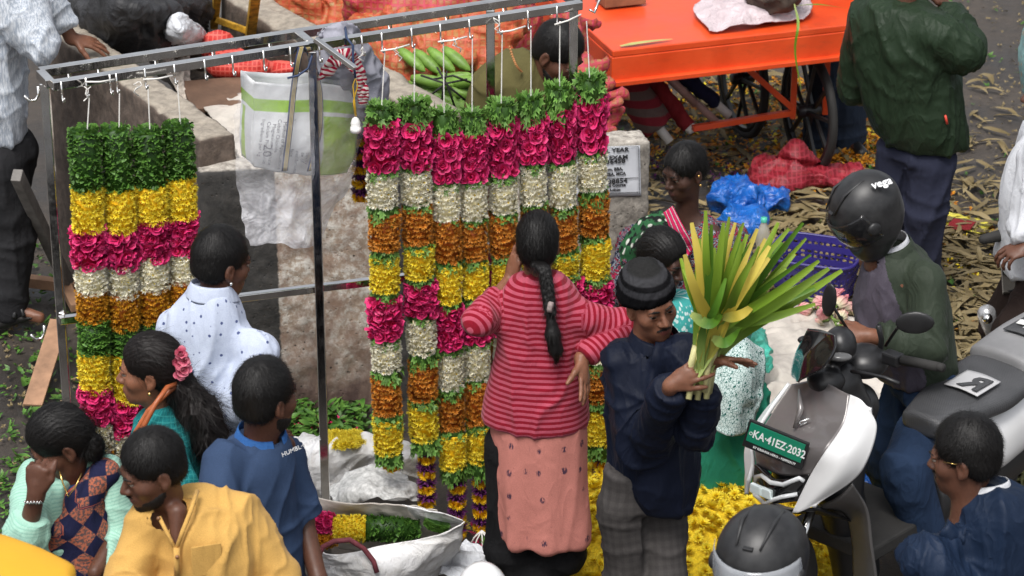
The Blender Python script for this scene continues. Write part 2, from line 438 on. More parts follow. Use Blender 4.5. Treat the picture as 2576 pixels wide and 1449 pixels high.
# steel
q = NB('steel_tube'); o = q.co(); nz = q.noise(o, 9, 4)
M['steel'] = q.out(q.ramp(nz, [(.3,(.55,.54,.53)),(.7,(.80,.79,.77))]), q.ramp(q.noise(o, 30, 4), [(.3,.07),(.7,.20)]), q.bump(q.noise(q.co(scale=(4,4,1)), 40, 3), .08, .002), metal=1.)
M['chrome'] = simple('chrome', (.75,.74,.72), .12, .05, bump=0, metal=1.)
M['string'] = simple('white_string', (.72,.70,.66), .8)
M['black_plastic'] = simple('black_plastic', (.012,.012,.013), .42, .2, bump=.15, bs=300)
M['rubber'] = simple('rubber', (.018,.017,.016), .8, .3, bump=.3, bs=80)
M['gloss_black'] = simple('gloss_black', (.008,.008,.009), .08, .1, bump=0, coat=.6)
M['gold'] = simple('gold', (.75,.48,.16), .25, .05, bump=0, metal=1.)
M['silver'] = simple('silver', (.7,.7,.7), .25, .05, bump=0, metal=1.)
M['paper'] = simple('paper', (.72,.73,.74), .8, .1, 6)
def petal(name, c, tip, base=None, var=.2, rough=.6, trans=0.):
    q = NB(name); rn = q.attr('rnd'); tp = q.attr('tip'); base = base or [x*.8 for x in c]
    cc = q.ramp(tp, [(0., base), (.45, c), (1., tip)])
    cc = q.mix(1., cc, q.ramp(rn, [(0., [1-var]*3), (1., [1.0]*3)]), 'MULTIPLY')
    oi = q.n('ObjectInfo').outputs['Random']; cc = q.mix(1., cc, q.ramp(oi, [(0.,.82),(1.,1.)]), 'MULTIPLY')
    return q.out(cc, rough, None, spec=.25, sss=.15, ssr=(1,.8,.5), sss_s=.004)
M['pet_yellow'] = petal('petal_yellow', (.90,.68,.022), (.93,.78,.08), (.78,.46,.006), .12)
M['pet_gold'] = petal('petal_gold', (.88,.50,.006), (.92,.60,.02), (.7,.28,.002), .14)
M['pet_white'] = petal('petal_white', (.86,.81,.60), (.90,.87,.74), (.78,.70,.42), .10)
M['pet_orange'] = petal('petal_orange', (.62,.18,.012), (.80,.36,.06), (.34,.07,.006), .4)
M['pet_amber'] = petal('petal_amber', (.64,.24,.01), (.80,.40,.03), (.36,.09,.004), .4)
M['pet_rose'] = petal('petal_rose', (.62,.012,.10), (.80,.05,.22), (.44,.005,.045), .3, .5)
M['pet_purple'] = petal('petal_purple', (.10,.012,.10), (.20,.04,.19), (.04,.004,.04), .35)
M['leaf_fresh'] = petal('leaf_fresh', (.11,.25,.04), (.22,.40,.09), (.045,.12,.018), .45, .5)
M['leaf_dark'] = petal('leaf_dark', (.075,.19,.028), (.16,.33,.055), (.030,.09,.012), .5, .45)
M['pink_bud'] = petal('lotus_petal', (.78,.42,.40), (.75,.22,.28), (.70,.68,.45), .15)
# ---------------------------------------------------------------- ground
q = NB('wet_asphalt'); o = q.co(); n1 = q.noise(o, 1.3, 6, .6); n2 = q.noise(o, 16, 6, .65); n3 = q.noise(o, 90, 3)
c = q.mix(q.ramp(n1, [(.4,0.),(.62,1.)]), (.055,.048,.042), (.115,.095,.078))
c = q.mix(.6, c, q.ramp(n2, [(.35,(.03,.022,.016)),(.65,(.16,.135,.115))]), 'OVERLAY')
sp = q.voro(o, 60); c = q.mix(q.ramp(sp, [(.06,.55),(.14,0.)]), c, (.20,.16,.12))
M['ground'] = q.out(c, q.ramp(n1, [(.4,.42),(.6,.75)]), q.bump(n2, .5, .012, q.bump(n3, .5, .004)))
def ground_h(x, y): return .008*fbm(np.stack([np.asarray(x)*2.2, np.asarray(y)*2.2, 0*np.asarray(x)],-1), 3)
gx = np.concatenate([[-60,-20,-6],np.linspace(-3.2,3.4,110),[6,20,60]]); gy = np.concatenate([[-30,2,6],np.linspace(7.5,18,150),[25,50,120]])
GX, GY = np.meshgrid(gx, gy, indexing='ij'); v = np.stack([GX, GY, ground_h(GX,GY)],-1).reshape(-1,3)
tag(mesh_np('ground', v, grid_faces(len(gx), len(gy))[:, ::-1], M['ground'], origin=(0,0,0)), kind='structure')
# ---------------------------------------------------------------- concrete divider walls
q = NB('old_concrete'); o = q.co(); n1 = q.noise(o, 2.2, 6, .6); n2 = q.noise(o, 22, 6, .7); n3 = q.noise(o, 130, 4)
c = q.ramp(n1, [(.3,(.055,.040,.032)),(.7,(.125,.094,.074))]); c = q.mix(.5, c, q.ramp(n2, [(.35,.15),(.65,.85)]), 'OVERLAY')
st = q.noise(q.co(scale=(7,7,.8)), 4, 4); c = q.mix(q.ramp(st, [(.5,0.),(.75,.5)]), c, (.035,.026,.022))
z = q.sep(q.n('NewGeometry').outputs['Normal'])[2]
c = q.mix(q.ramp(z, [(.6,0.),(.95,1.)]), c, q.mix(.5, (.27,.235,.19), q.ramp(n2, [(.35,(.13,.11,.09)),(.6,(.42,.37,.30))])))   # upward faces get a lighter, mottled colour than the sides
M['wall_brown'] = q.out(c, .85, q.bump(n2, .6, .012, q.bump(n3, .5, .003)))
q = NB('painted_kerb_wall'); o = q.co(); uv = q.sep(q.co(attr='uvp')); u, h = uv[0], uv[1]
n1 = q.noise(o, 3, 6, .6); n2 = q.noise(o, 26, 6, .75); n3 = q.noise(o, 150, 4); stv = q.noise(q.co(scale=(2.5,2.5,1.2)), 5, 6, .7)
ue = q.math('ADD', u, q.math('MULTIPLY', q.math('SUBTRACT', q.noise(o, 40, 3), .5), .02))
white = q.mix(q.ramp(n2, [(.44,0.),(.58,1.)]), (.33,.26,.20), (.60,.57,.52)); white = q.mix(q.ramp(q.noise(o,7,6,.7), [(.45,0.),(.62,.85)]), white, (.22,.14,.10))
hh = q.math('ADD', h, q.math('MULTIPLY', q.math('SUBTRACT', n1, .5), .5))
white = q.mix(q.ramp(hh, [(.12,1.),(.40,0.)]), white, q.mix(q.ramp(stv,[(.4,0.),(.6,1.)]), (.075,.045,.038), (.17,.115,.09)))
black = q.ramp(n2, [(.3,(.018,.018,.018)),(.75,(.06,.055,.05))])
grey = q.mix(q.ramp(n2, [(.4,0.),(.6,1.)]), (.16,.145,.125), (.34,.31,.27))
def sw(a, soft=.004): return q.ramp(q.math('SUBTRACT', ue, a-.5), [(.5-soft,0.),(.5+soft,1.)])
c = q.mix(sw(.315), black, white); c = q.mix(sw(.78), c, black); c = q.mix(sw(1.02), c, white); c = q.mix(sw(1.35), c, black); c = q.mix(sw(1.55), c, grey)
z = q.sep(q.n('NewGeometry').outputs['Normal'])[2]
c = q.mix(q.ramp(z, [(.6,0.),(.9,1.)]), c, q.ramp(n2, [(.35,(.16,.14,.12)),(.65,(.52,.48,.42))]))
pit = q.ramp(q.voro(o, 34), [(.10,0.),(.2,1.)]); pit2 = q.ramp(q.noise(o,9,3), [(.5,0.),(.6,1.)])
c = q.mix(q.math('MULTIPLY', q.math('SUBTRACT',1.,pit), pit2), c, (.035,.028,.022))
M['wall_painted'] = q.out(c, .8, q.bump(n2, .6, .010, q.bump(pit, .4, .01)))
def wall(name, a, b, th, h, mat, label, back=1, dz=0.):
    """front top edge a -> b, thickness th behind it"""
    a = np.array(a,float); b = np.array(b,float); a[2] = b[2] = 0
    X = nrm(b-a); Y = nrm(np.cross(V(0,0,1), X))*back; L = np.linalg.norm(b-a)
    Mx = np.stack([X, np.cross(V(0,0,1),X), V(0,0,1)],1); cen = (a+b)/2 + Y*th/2 + V(0,0,h/2-.03)
    s = SDF().box(cen, (L/2, th/2, h/2+.03), Mx, rd=.012); v, f = s.mesh(.016)
    v = smooth_v(v, f, 1); N = vnormals(v, f)
    d = .006*fbm(v*6,3) + .004*fbm(v*28,3); v = v + N*d[:,None]
    ed = ((v-a)@X < .1) | ((v-a)@X > L-.1); v[:,2] -= np.clip(fbm(v*9+4,2)*.02-.008,0,1)*(v[:,2] > h-.05)
    at = np.stack([(v-a)@X, v[:,2], (v-a)@Y],1)
    return tag(mesh_np(name, v, f, mat, attrs={'uvp': at}, origin=a), label, 'wall')
WA = atz(497,432,1.12); WB = atz(1636,352,1.12)
w1 = wall('divider_wall', WA, WB, .15, 1.12, M['wall_painted'], 'low concrete wall painted in black and whitewashed blocks behind the garlands')
W1X = nrm((WB-WA)*V(1,1,0)); W1N = nrm(np.cross(W1X, V(0,0,1)))
# diagonal walls run away to the upper left
a2 = atz(500,352,1.24); b2 = atz(100,62,1.24)
wall('divider_wall', b2, a2, .17, 1.24, M['wall_brown'], 'dark brown concrete wall running back diagonally behind the leafy topped garlands')
a3 = atz(1070,300,1.12); b3 = atz(525,-30,1.12)
wall('divider_wall', b3, a3, .2, 1.12, M['wall_brown'], 'concrete wall running back diagonally beside the sweetcorn and net sacks')
# loose earth and rubbish between the two diagonal walls
v = net([[atz(300,90,.78), atz(420,60,.82), atz(640,20,.8)], [atz(440,230,.85), atz(580,200,.9), atz(820,180,.84)], [atz(590,400,.85), atz(760,400,.9), atz(1060,400,.85)]], 40, 40).reshape(-1,3)
v[:,2] += .03*fbm(v*7,3)
q = NB('pit_soil'); n2 = q.noise(q.co(), 18, 6, .7)
M['soil'] = q.out(q.ramp(n2, [(.35,(.03,.022,.016)),(.65,(.15,.115,.085))]), .9, q.bump(n2, .8, .02))
tag(mesh_np('soil', v, grid_faces(40,40), M['soil']), kind='structure')
# exam notice pasted on the wall end
M['notice'] = simple('notice_paper', (.60,.62,.66), .8, .12, 5)
M['ink'] = simple('black_ink', (.02,.02,.022), .8, .1, bump=0)
def text(name, s, pos, X, Y, size, mat, parent=None, ext=.0008, align='LEFT', bold=0., sx=1.):
    cu = bpy.data.curves.new(name, 'FONT'); cu.body = s; cu.size = size; cu.extrude = ext; cu.align_x = align; cu.offset = bold; cu.resolution_u = 2
    o = bpy.data.objects.new(name, cu); X = nrm(X); Z = nrm(np.cross(X, Y)); Y = np.cross(Z, X)
    col.objects.link(o); off = root_off(parent) if parent is not None else np.zeros(3)
    m = Matrix(((X[0]*sx,Y[0],Z[0],0),(X[1]*sx,Y[1],Z[1],0),(X[2]*sx,Y[2],Z[2],0),(0,0,0,1))); m.translation = Vector(np.asarray(pos)-off)
    cu.materials.append(mat)
    me = bpy.data.meshes.new_from_object(o); col.objects.unlink(o); bpy.data.objects.remove(o); me.name = name
    o = bpy.data.objects.new(name, me); link(o, parent); o.matrix_local = m; return o
wp = WA*V(1,1,0)
def onwall(x, y, e=.006): return atplane(x, y, wp + W1N*e, W1N)
pc = (onwall(1440,372), onwall(1610,366), onwall(1613,492), onwall(1440,498))
no = thing('exam_notice', pc[3], 'printed white exam notice pasted on the grey wall end', 'poster')
sheet('paper', [[pc[3],pc[2]],[pc[0],pc[1]]], M['notice'], no, (14,14), .0012, 30, .001)
for s, x, y, sz in (('& FINAL YEAR',1470,388,.024),('EXAM',1532,402,.024),('9836458',1505,414,.026),('BA, BCom, BBA,',1490,433,.0185),('MCom, MBA, MCA',1484,446,.0185),('9708854',1508,464,.027),('Recognised Course',1485,474,.0185),('Home & Office Address',1480,485,.0135)):
    text('lettering', s, onwall(x,y,.011), W1X, V(0,0,1), sz*1.05, M['ink'], no, sx=1.22 if sz > .02 else 1.0, bold=.0006)
mb = MB()
for y0, y1 in ((372,372.5),(452,451),(490,487)):
    mb.bar(onwall(1446,y0,.010), onwall(1606,y1-4,.010), .0016, .0018)
mb.bar(onwall(1606,369,.010), onwall(1609,487,.010), .0016, .0018)
mb.build('printed_frame', M['ink'], no)
# ---------------------------------------------------------------- petals, flowers and leaves as geometry
class PB:
    """petal builder: vertices with 'tip' (0 base .. 1 tip) and 'rnd' values"""
    def __init__(s, seed=0): s.v=[]; s.f=[]; s.t=[]; s.r=[]; s.m=[]; s.R = random.Random(seed)
    def strip(s, p, d, n, L, W, bend=.3, cup=.0, seg=2, m=0, prof=(.55,1.,.15)):
        """petal from p along d, face normal n"""
        d = nrm(d); n = nrm(n-d*np.dot(n,d)); w_ = np.cross(d,n); b = len(s.v); rr = s.R.random()
        for i in range(seg+1):
            t = i/seg; c = p + d*L*t + n*bend*L*t*t; ww = W*np.interp(t, np.linspace(0,1,len(prof)), prof)/2
            lift = n*cup*W*.5*math.sin(math.pi*min(1,t+.1))
            s.v += [c-w_*ww+lift, c+w_*ww+lift]; s.t += [t,t]; s.r += [rr,rr]
        for i in range(seg): s.f.append([b+2*i, b+2*i+1, b+2*i+3, b+2*i+2]); s.m.append(m)
    def cup(s, p, d, n, L, W, bend=.3, cup=.35, m=0, ruf=.1):
        """broad petal, 3 x 3 cells"""
        d = nrm(d); n = nrm(n-d*np.dot(n,d)); w_ = np.cross(d,n); b = len(s.v); rr = s.R.random()
        for i in range(4):
            t = i/3; ww = W*(.35,.85,1.,.62)[i]/2
            for j in range(3):
                k = j-1; s.v.append(p+d*L*t*(1-.08*k*k)+n*(bend*L*t*t+cup*W*k*k*(.5+.5*t)+ruf*W*(s.R.random()-.5)*t)+w_*ww*k); s.t.append(t); s.r.append(rr)
        for i in range(3):
            for j in range(2): s.f.append([b+3*i+j,b+3*i+j+1,b+3*i+4+j,b+3*i+3+j]); s.m.append(m)
    def leaf(s, p, d, n, L, m=0, lob=5, wide=.8, droop=-.25):
        """lobed leaf outline fanned round a midrib"""
        d = nrm(d); n = nrm(n-d*np.dot(n,d)); w_ = np.cross(d,n); b = len(s.v); rr = s.R.random()
        s.v.append(p); s.t.append(.1); s.r.append(rr); k = lob*2+1
        for i in range(k):
            a = (i/(k-1)-.5)*math.pi*1.25; rad = L*(1. if i%2 else .58)*(.65+.35*math.cos(a*.9))*s.R.uniform(.85,1.15)
            c = p + d*(rad*math.cos(a)+.25*L) + w_*rad*math.sin(a)*wide; x = rad/L
            s.v.append(c + n*(droop*L*x*x + s.R.uniform(-.07,.07)*L)); s.t.append(.4+.6*(i%2)); s.r.append(rr)
        for i in range(k-1): s.f.append([b, b+1+i, b+2+i]); s.m.append(m)
    def chrys(s, c, n, r, rings=((16,1.,.15),(12,.75,.6),(8,.45,1.1),(5,.22,1.5)), W=.26, m=0, mc=None):
        n = nrm(n); u = nrm(np.cross(n, V(.3,.2,1))); w_ = np.cross(n,u)
        for k, (cnt, L, el) in enumerate(rings):
            for i in range(cnt):
                a = 2*math.pi*(i+s.R.random()*.6)/cnt; e = el+s.R.uniform(-.15,.15)
                d = (math.cos(a)*u+math.sin(a)*w_)*math.cos(e)+n*math.sin(e); nn = n*math.cos(e)-(math.cos(a)*u+math.sin(a)*w_)*math.sin(e)
                s.strip(c+d*r*.05, d, nn, r*L*s.R.uniform(.85,1.1), r*W, .25, .2, 2, m if mc is None or k < len(rings)-1 else mc)
    def rose(s, c, n, r, m=0):
        n = nrm(n); u = nrm(np.cross(n, V(.3,.2,1))); w_ = np.cross(n,u)
        for cnt, L, el, off in ((6,1.,.25,.0),(5,.85,.7,.12),(4,.62,1.1,.22),(3,.42,1.35,.3)):
            a0 = s.R.random()*6
            for i in range(cnt):
                a = a0+2*math.pi*(i+s.R.random()*.5)/cnt; e = el+s.R.uniform(-.25,.25); q = math.cos(a)*u+math.sin(a)*w_
                d = q*math.cos(e)+n*math.sin(e); nn = -(n*math.cos(e)-q*math.sin(e))*-1
                s.cup(c+q*r*.12+n*r*off*.3, d, nn, r*L*s.R.uniform(.8,1.15), r*L*1.25, .35*s.R.uniform(-.3,1.2), .18, m, .28)
    def mesh(s, name, mats):
        me = bpy.data.meshes.new(name); v = np.array(s.v)
        me.from_pydata([tuple(x) for x in v], [], s.f); me.update()
        for m_ in (mats if isinstance(mats,(list,tuple)) else [mats]): me.materials.append(m_)
        me.polygons.foreach_set('material_index', s.m); me.polygons.foreach_set('use_smooth', np.ones(len(s.f),bool))
        for nm, a in (('tip',s.t),('rnd',s.r)):
            at = me.attributes.new(nm,'FLOAT','POINT'); at.data.foreach_set('value', np.array(a,np.float32))
        return me
def core(pb, r, h, m=0, n=10, z0=0.):
    b = len(pb.v)
    for k in range(2):
        for j in range(n):
            a = 2*math.pi*j/n; pb.v.append(V(r*math.cos(a), r*math.sin(a), z0+h*k)); pb.t.append(.0); pb.r.append(.35)
    for j in range(n): pb.f.append([b+j,b+(j+1)%n,b+n+(j+1)%n,b+n+j]); pb.m.append(m)
    pb.f.append([b+n+j for j in range(n)]); pb.m.append(m); pb.f.append([b+j for j in range(n)][::-1]); pb.m.append(m)
# unit bands: axis z from 0 to H, radius RB
RB, BH = .060, .17
def band_chrys(seed, mats, r0=.0148, ymax=BH):
    pb = PB(seed); core(pb, RB-.014, ymax)
    rows = 8
    for k in range(rows):
        n = 17
        for j in range(n):
            a = 2*math.pi*(j+.5*(k%2)+pb.R.uniform(-.25,.25))/n; z = ymax*(k+.5)/rows+pb.R.uniform(-.006,.006); q_ = V(math.cos(a),math.sin(a),0)
            n_ = nrm(q_+V(0,0,pb.R.uniform(-.5,.3))+V(pb.R.uniform(-.3,.3),pb.R.uniform(-.3,.3),0)); r = r0*pb.R.uniform(.85,1.2)
            pb.chrys(q_*(RB-.014+pb.R.uniform(-.003,.003))+V(0,0,z), n_, r, ((9,1.,.3),(7,.85,.75),(5,.6,1.15)), .36, 0, 1 if len(mats) > 1 and pb.R.random() < .35 else None)
    return pb.mesh('flower_band', mats)
def band_rose(seed, mat, ymax=BH):
    pb = PB(seed); core(pb, RB-.014, ymax)
    for k in range(4):
        for j in range(8):
            a = 2*math.pi*(j+.5*(k%2)+pb.R.uniform(-.2,.2))/8; z = ymax*(k+.5)/4+pb.R.uniform(-.008,.008); q_ = V(math.cos(a),math.sin(a),0)
            pb.rose(q_*(RB-.020)+V(0,0,z), q_+V(0,0,pb.R.uniform(-.4,.4)), .029*pb.R.uniform(.85,1.15))
    return pb.mesh('rose_band', mat)
def band_leaf(seed, mat, ymax=BH, n=640, L=.016):
    pb = PB(seed); core(pb, RB-.012, ymax)
    for i in range(n):
        a = pb.R.random()*2*math.pi; z = pb.R.random()*ymax; q_ = V(math.cos(a),math.sin(a),0); t = V(-q_[1],q_[0],0)
        d = nrm(q_*pb.R.uniform(.4,1.1)+t*pb.R.uniform(-1,1)+V(0,0,pb.R.uniform(-.6,.9)))
        pb.leaf(q_*(RB-.016)+V(0,0,z), d, nrm(V(0,0,1)+q_*.4+t*pb.R.uniform(-.6,.6)), L*pb.R.uniform(.7,1.3), 0, 2, .7, -.2)
    for i in range(70):
        a = pb.R.random()*2*math.pi; rr = pb.R.random()**.5*RB; q_ = V(math.cos(a),math.sin(a),0)
        pb.leaf(q_*rr*.8+V(0,0,ymax-.008), nrm(q_*.6+V(0,0,1)+V(pb.R.uniform(-.4,.4),pb.R.uniform(-.4,.4),0)), q_, L*pb.R.uniform(.8,1.4), 0, 2, .7)
    return pb.mesh('leaf_band', mat)
def tuft(seed, mat, n=64, h=.03, L=.020, top=False):
    pb = PB(seed); core(pb, RB*.8, h)
    for i in range(n):
        a = pb.R.random()*2*math.pi; z = pb.R.random()*h; q_ = V(math.cos(a),math.sin(a),0); t = V(-q_[1],q_[0],0)
        d = nrm(q_*pb.R.uniform(.3,.9)+t*pb.R.uniform(-.8,.8)+V(0,0,pb.R.uniform(-1.1,.6 if top else .2)))
        pb.leaf(q_*(RB*.72)+V(0,0,z), d, nrm(q_+V(0,0,.5)+t*pb.R.uniform(-.5,.5)), L*pb.R.uniform(.7,1.2), 0, 4, .75, -.15)
    if top:
        for i in range(40):
            a = pb.R.random()*2*math.pi; rr = pb.R.random()**.5*RB*.9; q_ = V(math.cos(a),math.sin(a),0)
            pb.leaf(q_*rr*.8+V(0,0,h-.004), nrm(q_*.9+V(0,0,.8)+V(pb.R.uniform(-.4,.4),pb.R.uniform(-.4,.4),0)), V(0,0,1)+q_*.2, L*pb.R.uniform(.8,1.2), 0, 4, .75)
    return pb.mesh('leaf_tuft', mat)
def rope_ring(seed, purple):
    pb = PB(seed); H = .032; r = .034; core(pb, r-.012, H)
    if purple:
        for i in range(130):
            a = pb.R.random()*2*math.pi; q_ = V(math.cos(a),math.sin(a),0)
            pb.strip(q_*(r-.014)+V(0,0,pb.R.random()*H), nrm(q_+V(pb.R.uniform(-.5,.5),pb.R.uniform(-.5,.5),pb.R.uniform(-.7,.7))), V(0,0,1)+q_*.2, .022*pb.R.uniform(.7,1.25), .006, .1, 0, 2)
    else:
        for j in range(5):
            a = 2*math.pi*(j+pb.R.uniform(-.15,.15))/5; q_ = V(math.cos(a),math.sin(a),0)
            pb.chrys(q_*(r-.014)+V(0,0,H/2), q_+V(0,0,pb.R.uniform(-.2,.3)), .0215, ((16,1.,.25),(14,.9,.6),(10,.7,.95),(7,.4,1.3)), .24)
    return pb.mesh('rope_ring', M['pet_purple'] if purple else M['pet_gold'])
BANDS = {
 'Y': [band_chrys(10+i, [M['pet_yellow'],M['pet_gold']]) for i in range(3)],
 'W': [band_chrys(20+i, [M['pet_white'],M['pet_yellow']]) for i in range(3)],
 'O': [band_chrys(30+i, [M['pet_orange'],M['pet_amber']]) for i in range(2)],
 'A': [band_chrys(40+i, [M['pet_amber'],M['pet_gold']]) for i in range(2)],
 'P': [band_rose(50+i, M['pet_rose']) for i in range(3)],
 'G': [band_leaf(60+i, M['leaf_dark']) for i in range(2)],
 'T': [tuft(70+i, M['leaf_fresh']) for i in range(3)],
 'H': [tuft(80+i, M['leaf_fresh'], 100, .05, .023, True) for i in range(3)],
 'p': [rope_ring(90+i, True) for i in range(2)], 'y': [rope_ring(95+i, False) for i in range(2)]}
BN = {'Y':'yellow_flower_band','W':'white_flower_band','O':'orange_flower_band','A':'amber_flower_band','P':'pink_rose_band','G':'cut_leaf_band','T':'leaf_tuft','H':'leaf_tuft','p':'purple_flower_ring','y':'marigold_ring'}
# ---------------------------------------------------------------- the steel rack
RA, RBp = atz(130,215,2.12), atz(1462,12,2.12); RXd = nrm(RBp-RA); RN = nrm(np.cross(RXd, V(0,0,1)))   # RN towards the camera
def onrack(x, y, off=0.): return atplane(x, y, RA+RN*off, RN)
def rail(x): return onrack(x, 215-(x-130)*203/1332.)
rk = thing('steel_rack', onrack(825,1240)*V(1,1,0), 'polished square tube steel rack carrying the hanging flower garlands', 'rack')
rear = -RN*.145; tb = .032
def tubebar(name, a, b, w_=tb): return MB().bar(a, b, w_).build(name, M['steel'], rk, bevel=.003)
tubebar('rail', RA, RBp); tubebar('rail', RA+rear+RXd*0, RBp+rear)
tubebar('end_bar', RA+RN*-.017, RA+rear+RN*.017); tubebar('end_bar', RBp+RN*-.017, RBp+rear+RN*.017)
mid = rail(785); mid[2] = 2.12; tubebar('cross_bar', mid-RN*.017, mid+rear+RN*.017)
for p in (RA-RN*.085, mid-V(0,0,0), RBp-RN*.02-RXd*.02):
    bt = p.copy(); bt[2] = 0; tubebar('post', p-V(0,0,.017), bt)
c0, c1 = onrack(148,806,-.05), onrack(1478,640,-.05); zc = (c0[2]+c1[2])/2
tubebar('cross_rail', c0, c1, .028)
# thin chrome hooks along both rails
pb = MB(); 
hk = MB().tube([V(0,0,.012), V(0,-.018,.014), V(0,-.021,-.02), V(0,-.021,-.045), V(0,-.030,-.054), V(0,-.042,-.050), V(0,-.047,-.034)], .0035, 6)
hmesh = None
ang = math.atan2(RXd[1], RXd[0])
hooks = [277,352-75+75,418,490,561,632,706,770,835,905,958,1030,1100,1168,1241,1320,1395,1440]
hooks = [272-130+130, 212, 288, 360, 434, 510, 580, 658, 725, 868-70, 905, 955, 1030, 1102, 1175, 1250, 1322, 1395]
hx = sorted(set([150]+hooks))
root = None
for i, x in enumerate(hx):
    p = rail(x)+RN*.0; 
    if hmesh is None:
        o = hk.build('hook', M['chrome'], None, True, origin=(0,0,0)); hmesh = o.data; o.parent = rk
    else: o = bpy.data.objects.new('hook', hmesh); link(o, rk)
    o.location = Vector(p - root_off(rk)); o.rotation_euler.z = ang
    if i % 2:
        o = bpy.data.objects.new('hook', hmesh); link(o, rk); o.location = Vector(p+rear-root_off(rk)); o.rotation_euler.z = ang+math.pi
for (x, y) in ((97,238),(112,838)):      # big end hooks
    e = onrack(x,y,-.085); u = -RXd
    MB().tube([e+V(0,0,.03), e, e+u*.012-V(0,0,.018), e+u*.035-V(0,0,.018), e+u*.05+V(0,0,.004)], .005, 8).build('hook', M['chrome'], rk, True)
e = RBp+RXd*.03+RN*.01
MB().tube([e-V(0,0,.02), e-V(0,0,.035)+RXd*.02, e+RXd*.035, e+RXd*.05+V(0,0,.035)], .005, 8).build('hook', M['chrome'], rk, True)
rp = RBp+rear-RXd*.30; MB().bar(rp-V(0,0,.017), rp*V(1,1,0), tb).build('post', M['steel'], rk, bevel=.003)
# ---------------------------------------------------------------- garlands
rg = random.Random(5)
def garland(segs, label, group, string_x, top_y, cat='garland', off=.055, dx=0, wsc=1.):
    """segs: (kind, x, y0, y1) in photo pixels, top to bottom"""
    p0 = onrack(segs[0][1], segs[0][2], off)
    g = thing('flower_garland', p0, label, cat, group)
    hooktip = rail(string_x)+RN*.045-V(0,0,.05); b_ = onrack(segs[0][1], segs[0][2]+25, off)
    MB().tube([hooktip, b_], .0022, 5).build('string', M['string'], g)
    for (k, x, y0, y1) in segs:
        a = onrack(x, y0, off); b = onrack(x, y1, off); L = a[2]-b[2]
        if k == 'R':                                  # the purple and marigold rope
            n = max(1, round(L/.031))
            for i in range(n):
                kk = 'p' if (i % 2 == 0) else 'y'; o = bpy.data.objects.new(BN[kk], rg.choice(BANDS[kk])); link(o, g)
                o.location = Vector(a-V(0,0,L*(i+1)/n)-root_off(g)); o.rotation_euler = (0,0,rg.random()*6.28); o.scale = (1,1,L/n/.032)
            continue
        nh = {'T':.03,'H':.05}.get(k, BH); o = bpy.data.objects.new(BN[k], rg.choice(BANDS[k])); link(o, g)
        o.location = Vector(b-root_off(g)); o.rotation_euler = (R(rg.uniform(-2,2)),R(rg.uniform(-2,2)),rg.random()*6.28); w_ = rg.uniform(.97,1.05)*wsc; o.scale = (w_,w_,L/nh)
    return g
def run(spec, x0, x1):
    ys = [s[1] for s in spec if True]; out = []
    ya, yb = spec[0][1], spec[-1][2]
    for k, y0, y1 in spec: out.append((k, x0+(x1-x0)*((y0+y1)/2-ya)/(yb-ya), y0-2, y1+2))
    return out
gl = 'garlands hanging on the left of the rack'; gr_ = 'garlands hanging on the right of the rack'
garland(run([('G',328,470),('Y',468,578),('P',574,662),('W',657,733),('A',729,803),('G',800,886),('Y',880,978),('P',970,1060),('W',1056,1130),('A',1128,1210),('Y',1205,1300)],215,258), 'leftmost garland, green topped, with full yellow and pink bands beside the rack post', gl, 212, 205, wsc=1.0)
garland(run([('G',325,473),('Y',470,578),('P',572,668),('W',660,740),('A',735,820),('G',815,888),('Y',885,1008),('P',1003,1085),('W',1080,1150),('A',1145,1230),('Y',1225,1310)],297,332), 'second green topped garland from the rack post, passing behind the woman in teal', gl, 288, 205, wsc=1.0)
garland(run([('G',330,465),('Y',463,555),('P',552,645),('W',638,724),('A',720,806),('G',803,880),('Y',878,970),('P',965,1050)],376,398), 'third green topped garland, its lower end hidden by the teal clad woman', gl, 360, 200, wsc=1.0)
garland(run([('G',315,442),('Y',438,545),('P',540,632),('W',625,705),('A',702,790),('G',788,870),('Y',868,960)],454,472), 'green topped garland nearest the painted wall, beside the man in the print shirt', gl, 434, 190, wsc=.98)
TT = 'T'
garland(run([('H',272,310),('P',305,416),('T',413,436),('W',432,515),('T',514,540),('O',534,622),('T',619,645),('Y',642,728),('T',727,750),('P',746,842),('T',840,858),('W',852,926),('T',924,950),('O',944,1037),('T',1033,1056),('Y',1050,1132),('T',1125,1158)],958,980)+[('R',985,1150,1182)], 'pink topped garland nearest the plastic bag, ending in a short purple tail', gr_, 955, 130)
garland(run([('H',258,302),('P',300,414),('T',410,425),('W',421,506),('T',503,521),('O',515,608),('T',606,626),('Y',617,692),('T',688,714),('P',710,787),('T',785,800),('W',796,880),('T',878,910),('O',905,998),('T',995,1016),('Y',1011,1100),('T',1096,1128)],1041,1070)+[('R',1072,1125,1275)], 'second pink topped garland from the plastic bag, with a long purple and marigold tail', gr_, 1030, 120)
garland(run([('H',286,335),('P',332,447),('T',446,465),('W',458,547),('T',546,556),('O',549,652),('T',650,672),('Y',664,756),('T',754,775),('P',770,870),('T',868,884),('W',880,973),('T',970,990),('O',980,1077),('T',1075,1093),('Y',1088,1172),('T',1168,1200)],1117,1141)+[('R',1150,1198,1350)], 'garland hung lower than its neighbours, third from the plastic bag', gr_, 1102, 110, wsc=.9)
garland(run([('H',288,335),('P',332,447),('T',446,460),('W',452,545),('T',544,558),('O',553,647),('T',645,662),('Y',655,742),('T',740,768),('P',763,851),('T',849,866),('W',860,946),('T',944,962),('O',955,1060),('T',1058,1080),('Y',1070,1156),('T',1150,1186)],1187,1206)+[('R',1210,1184,1335)], 'garland partly behind the striped sweater, its purple tail beside the pink kurta', gr_, 1175, 100, wsc=.9)
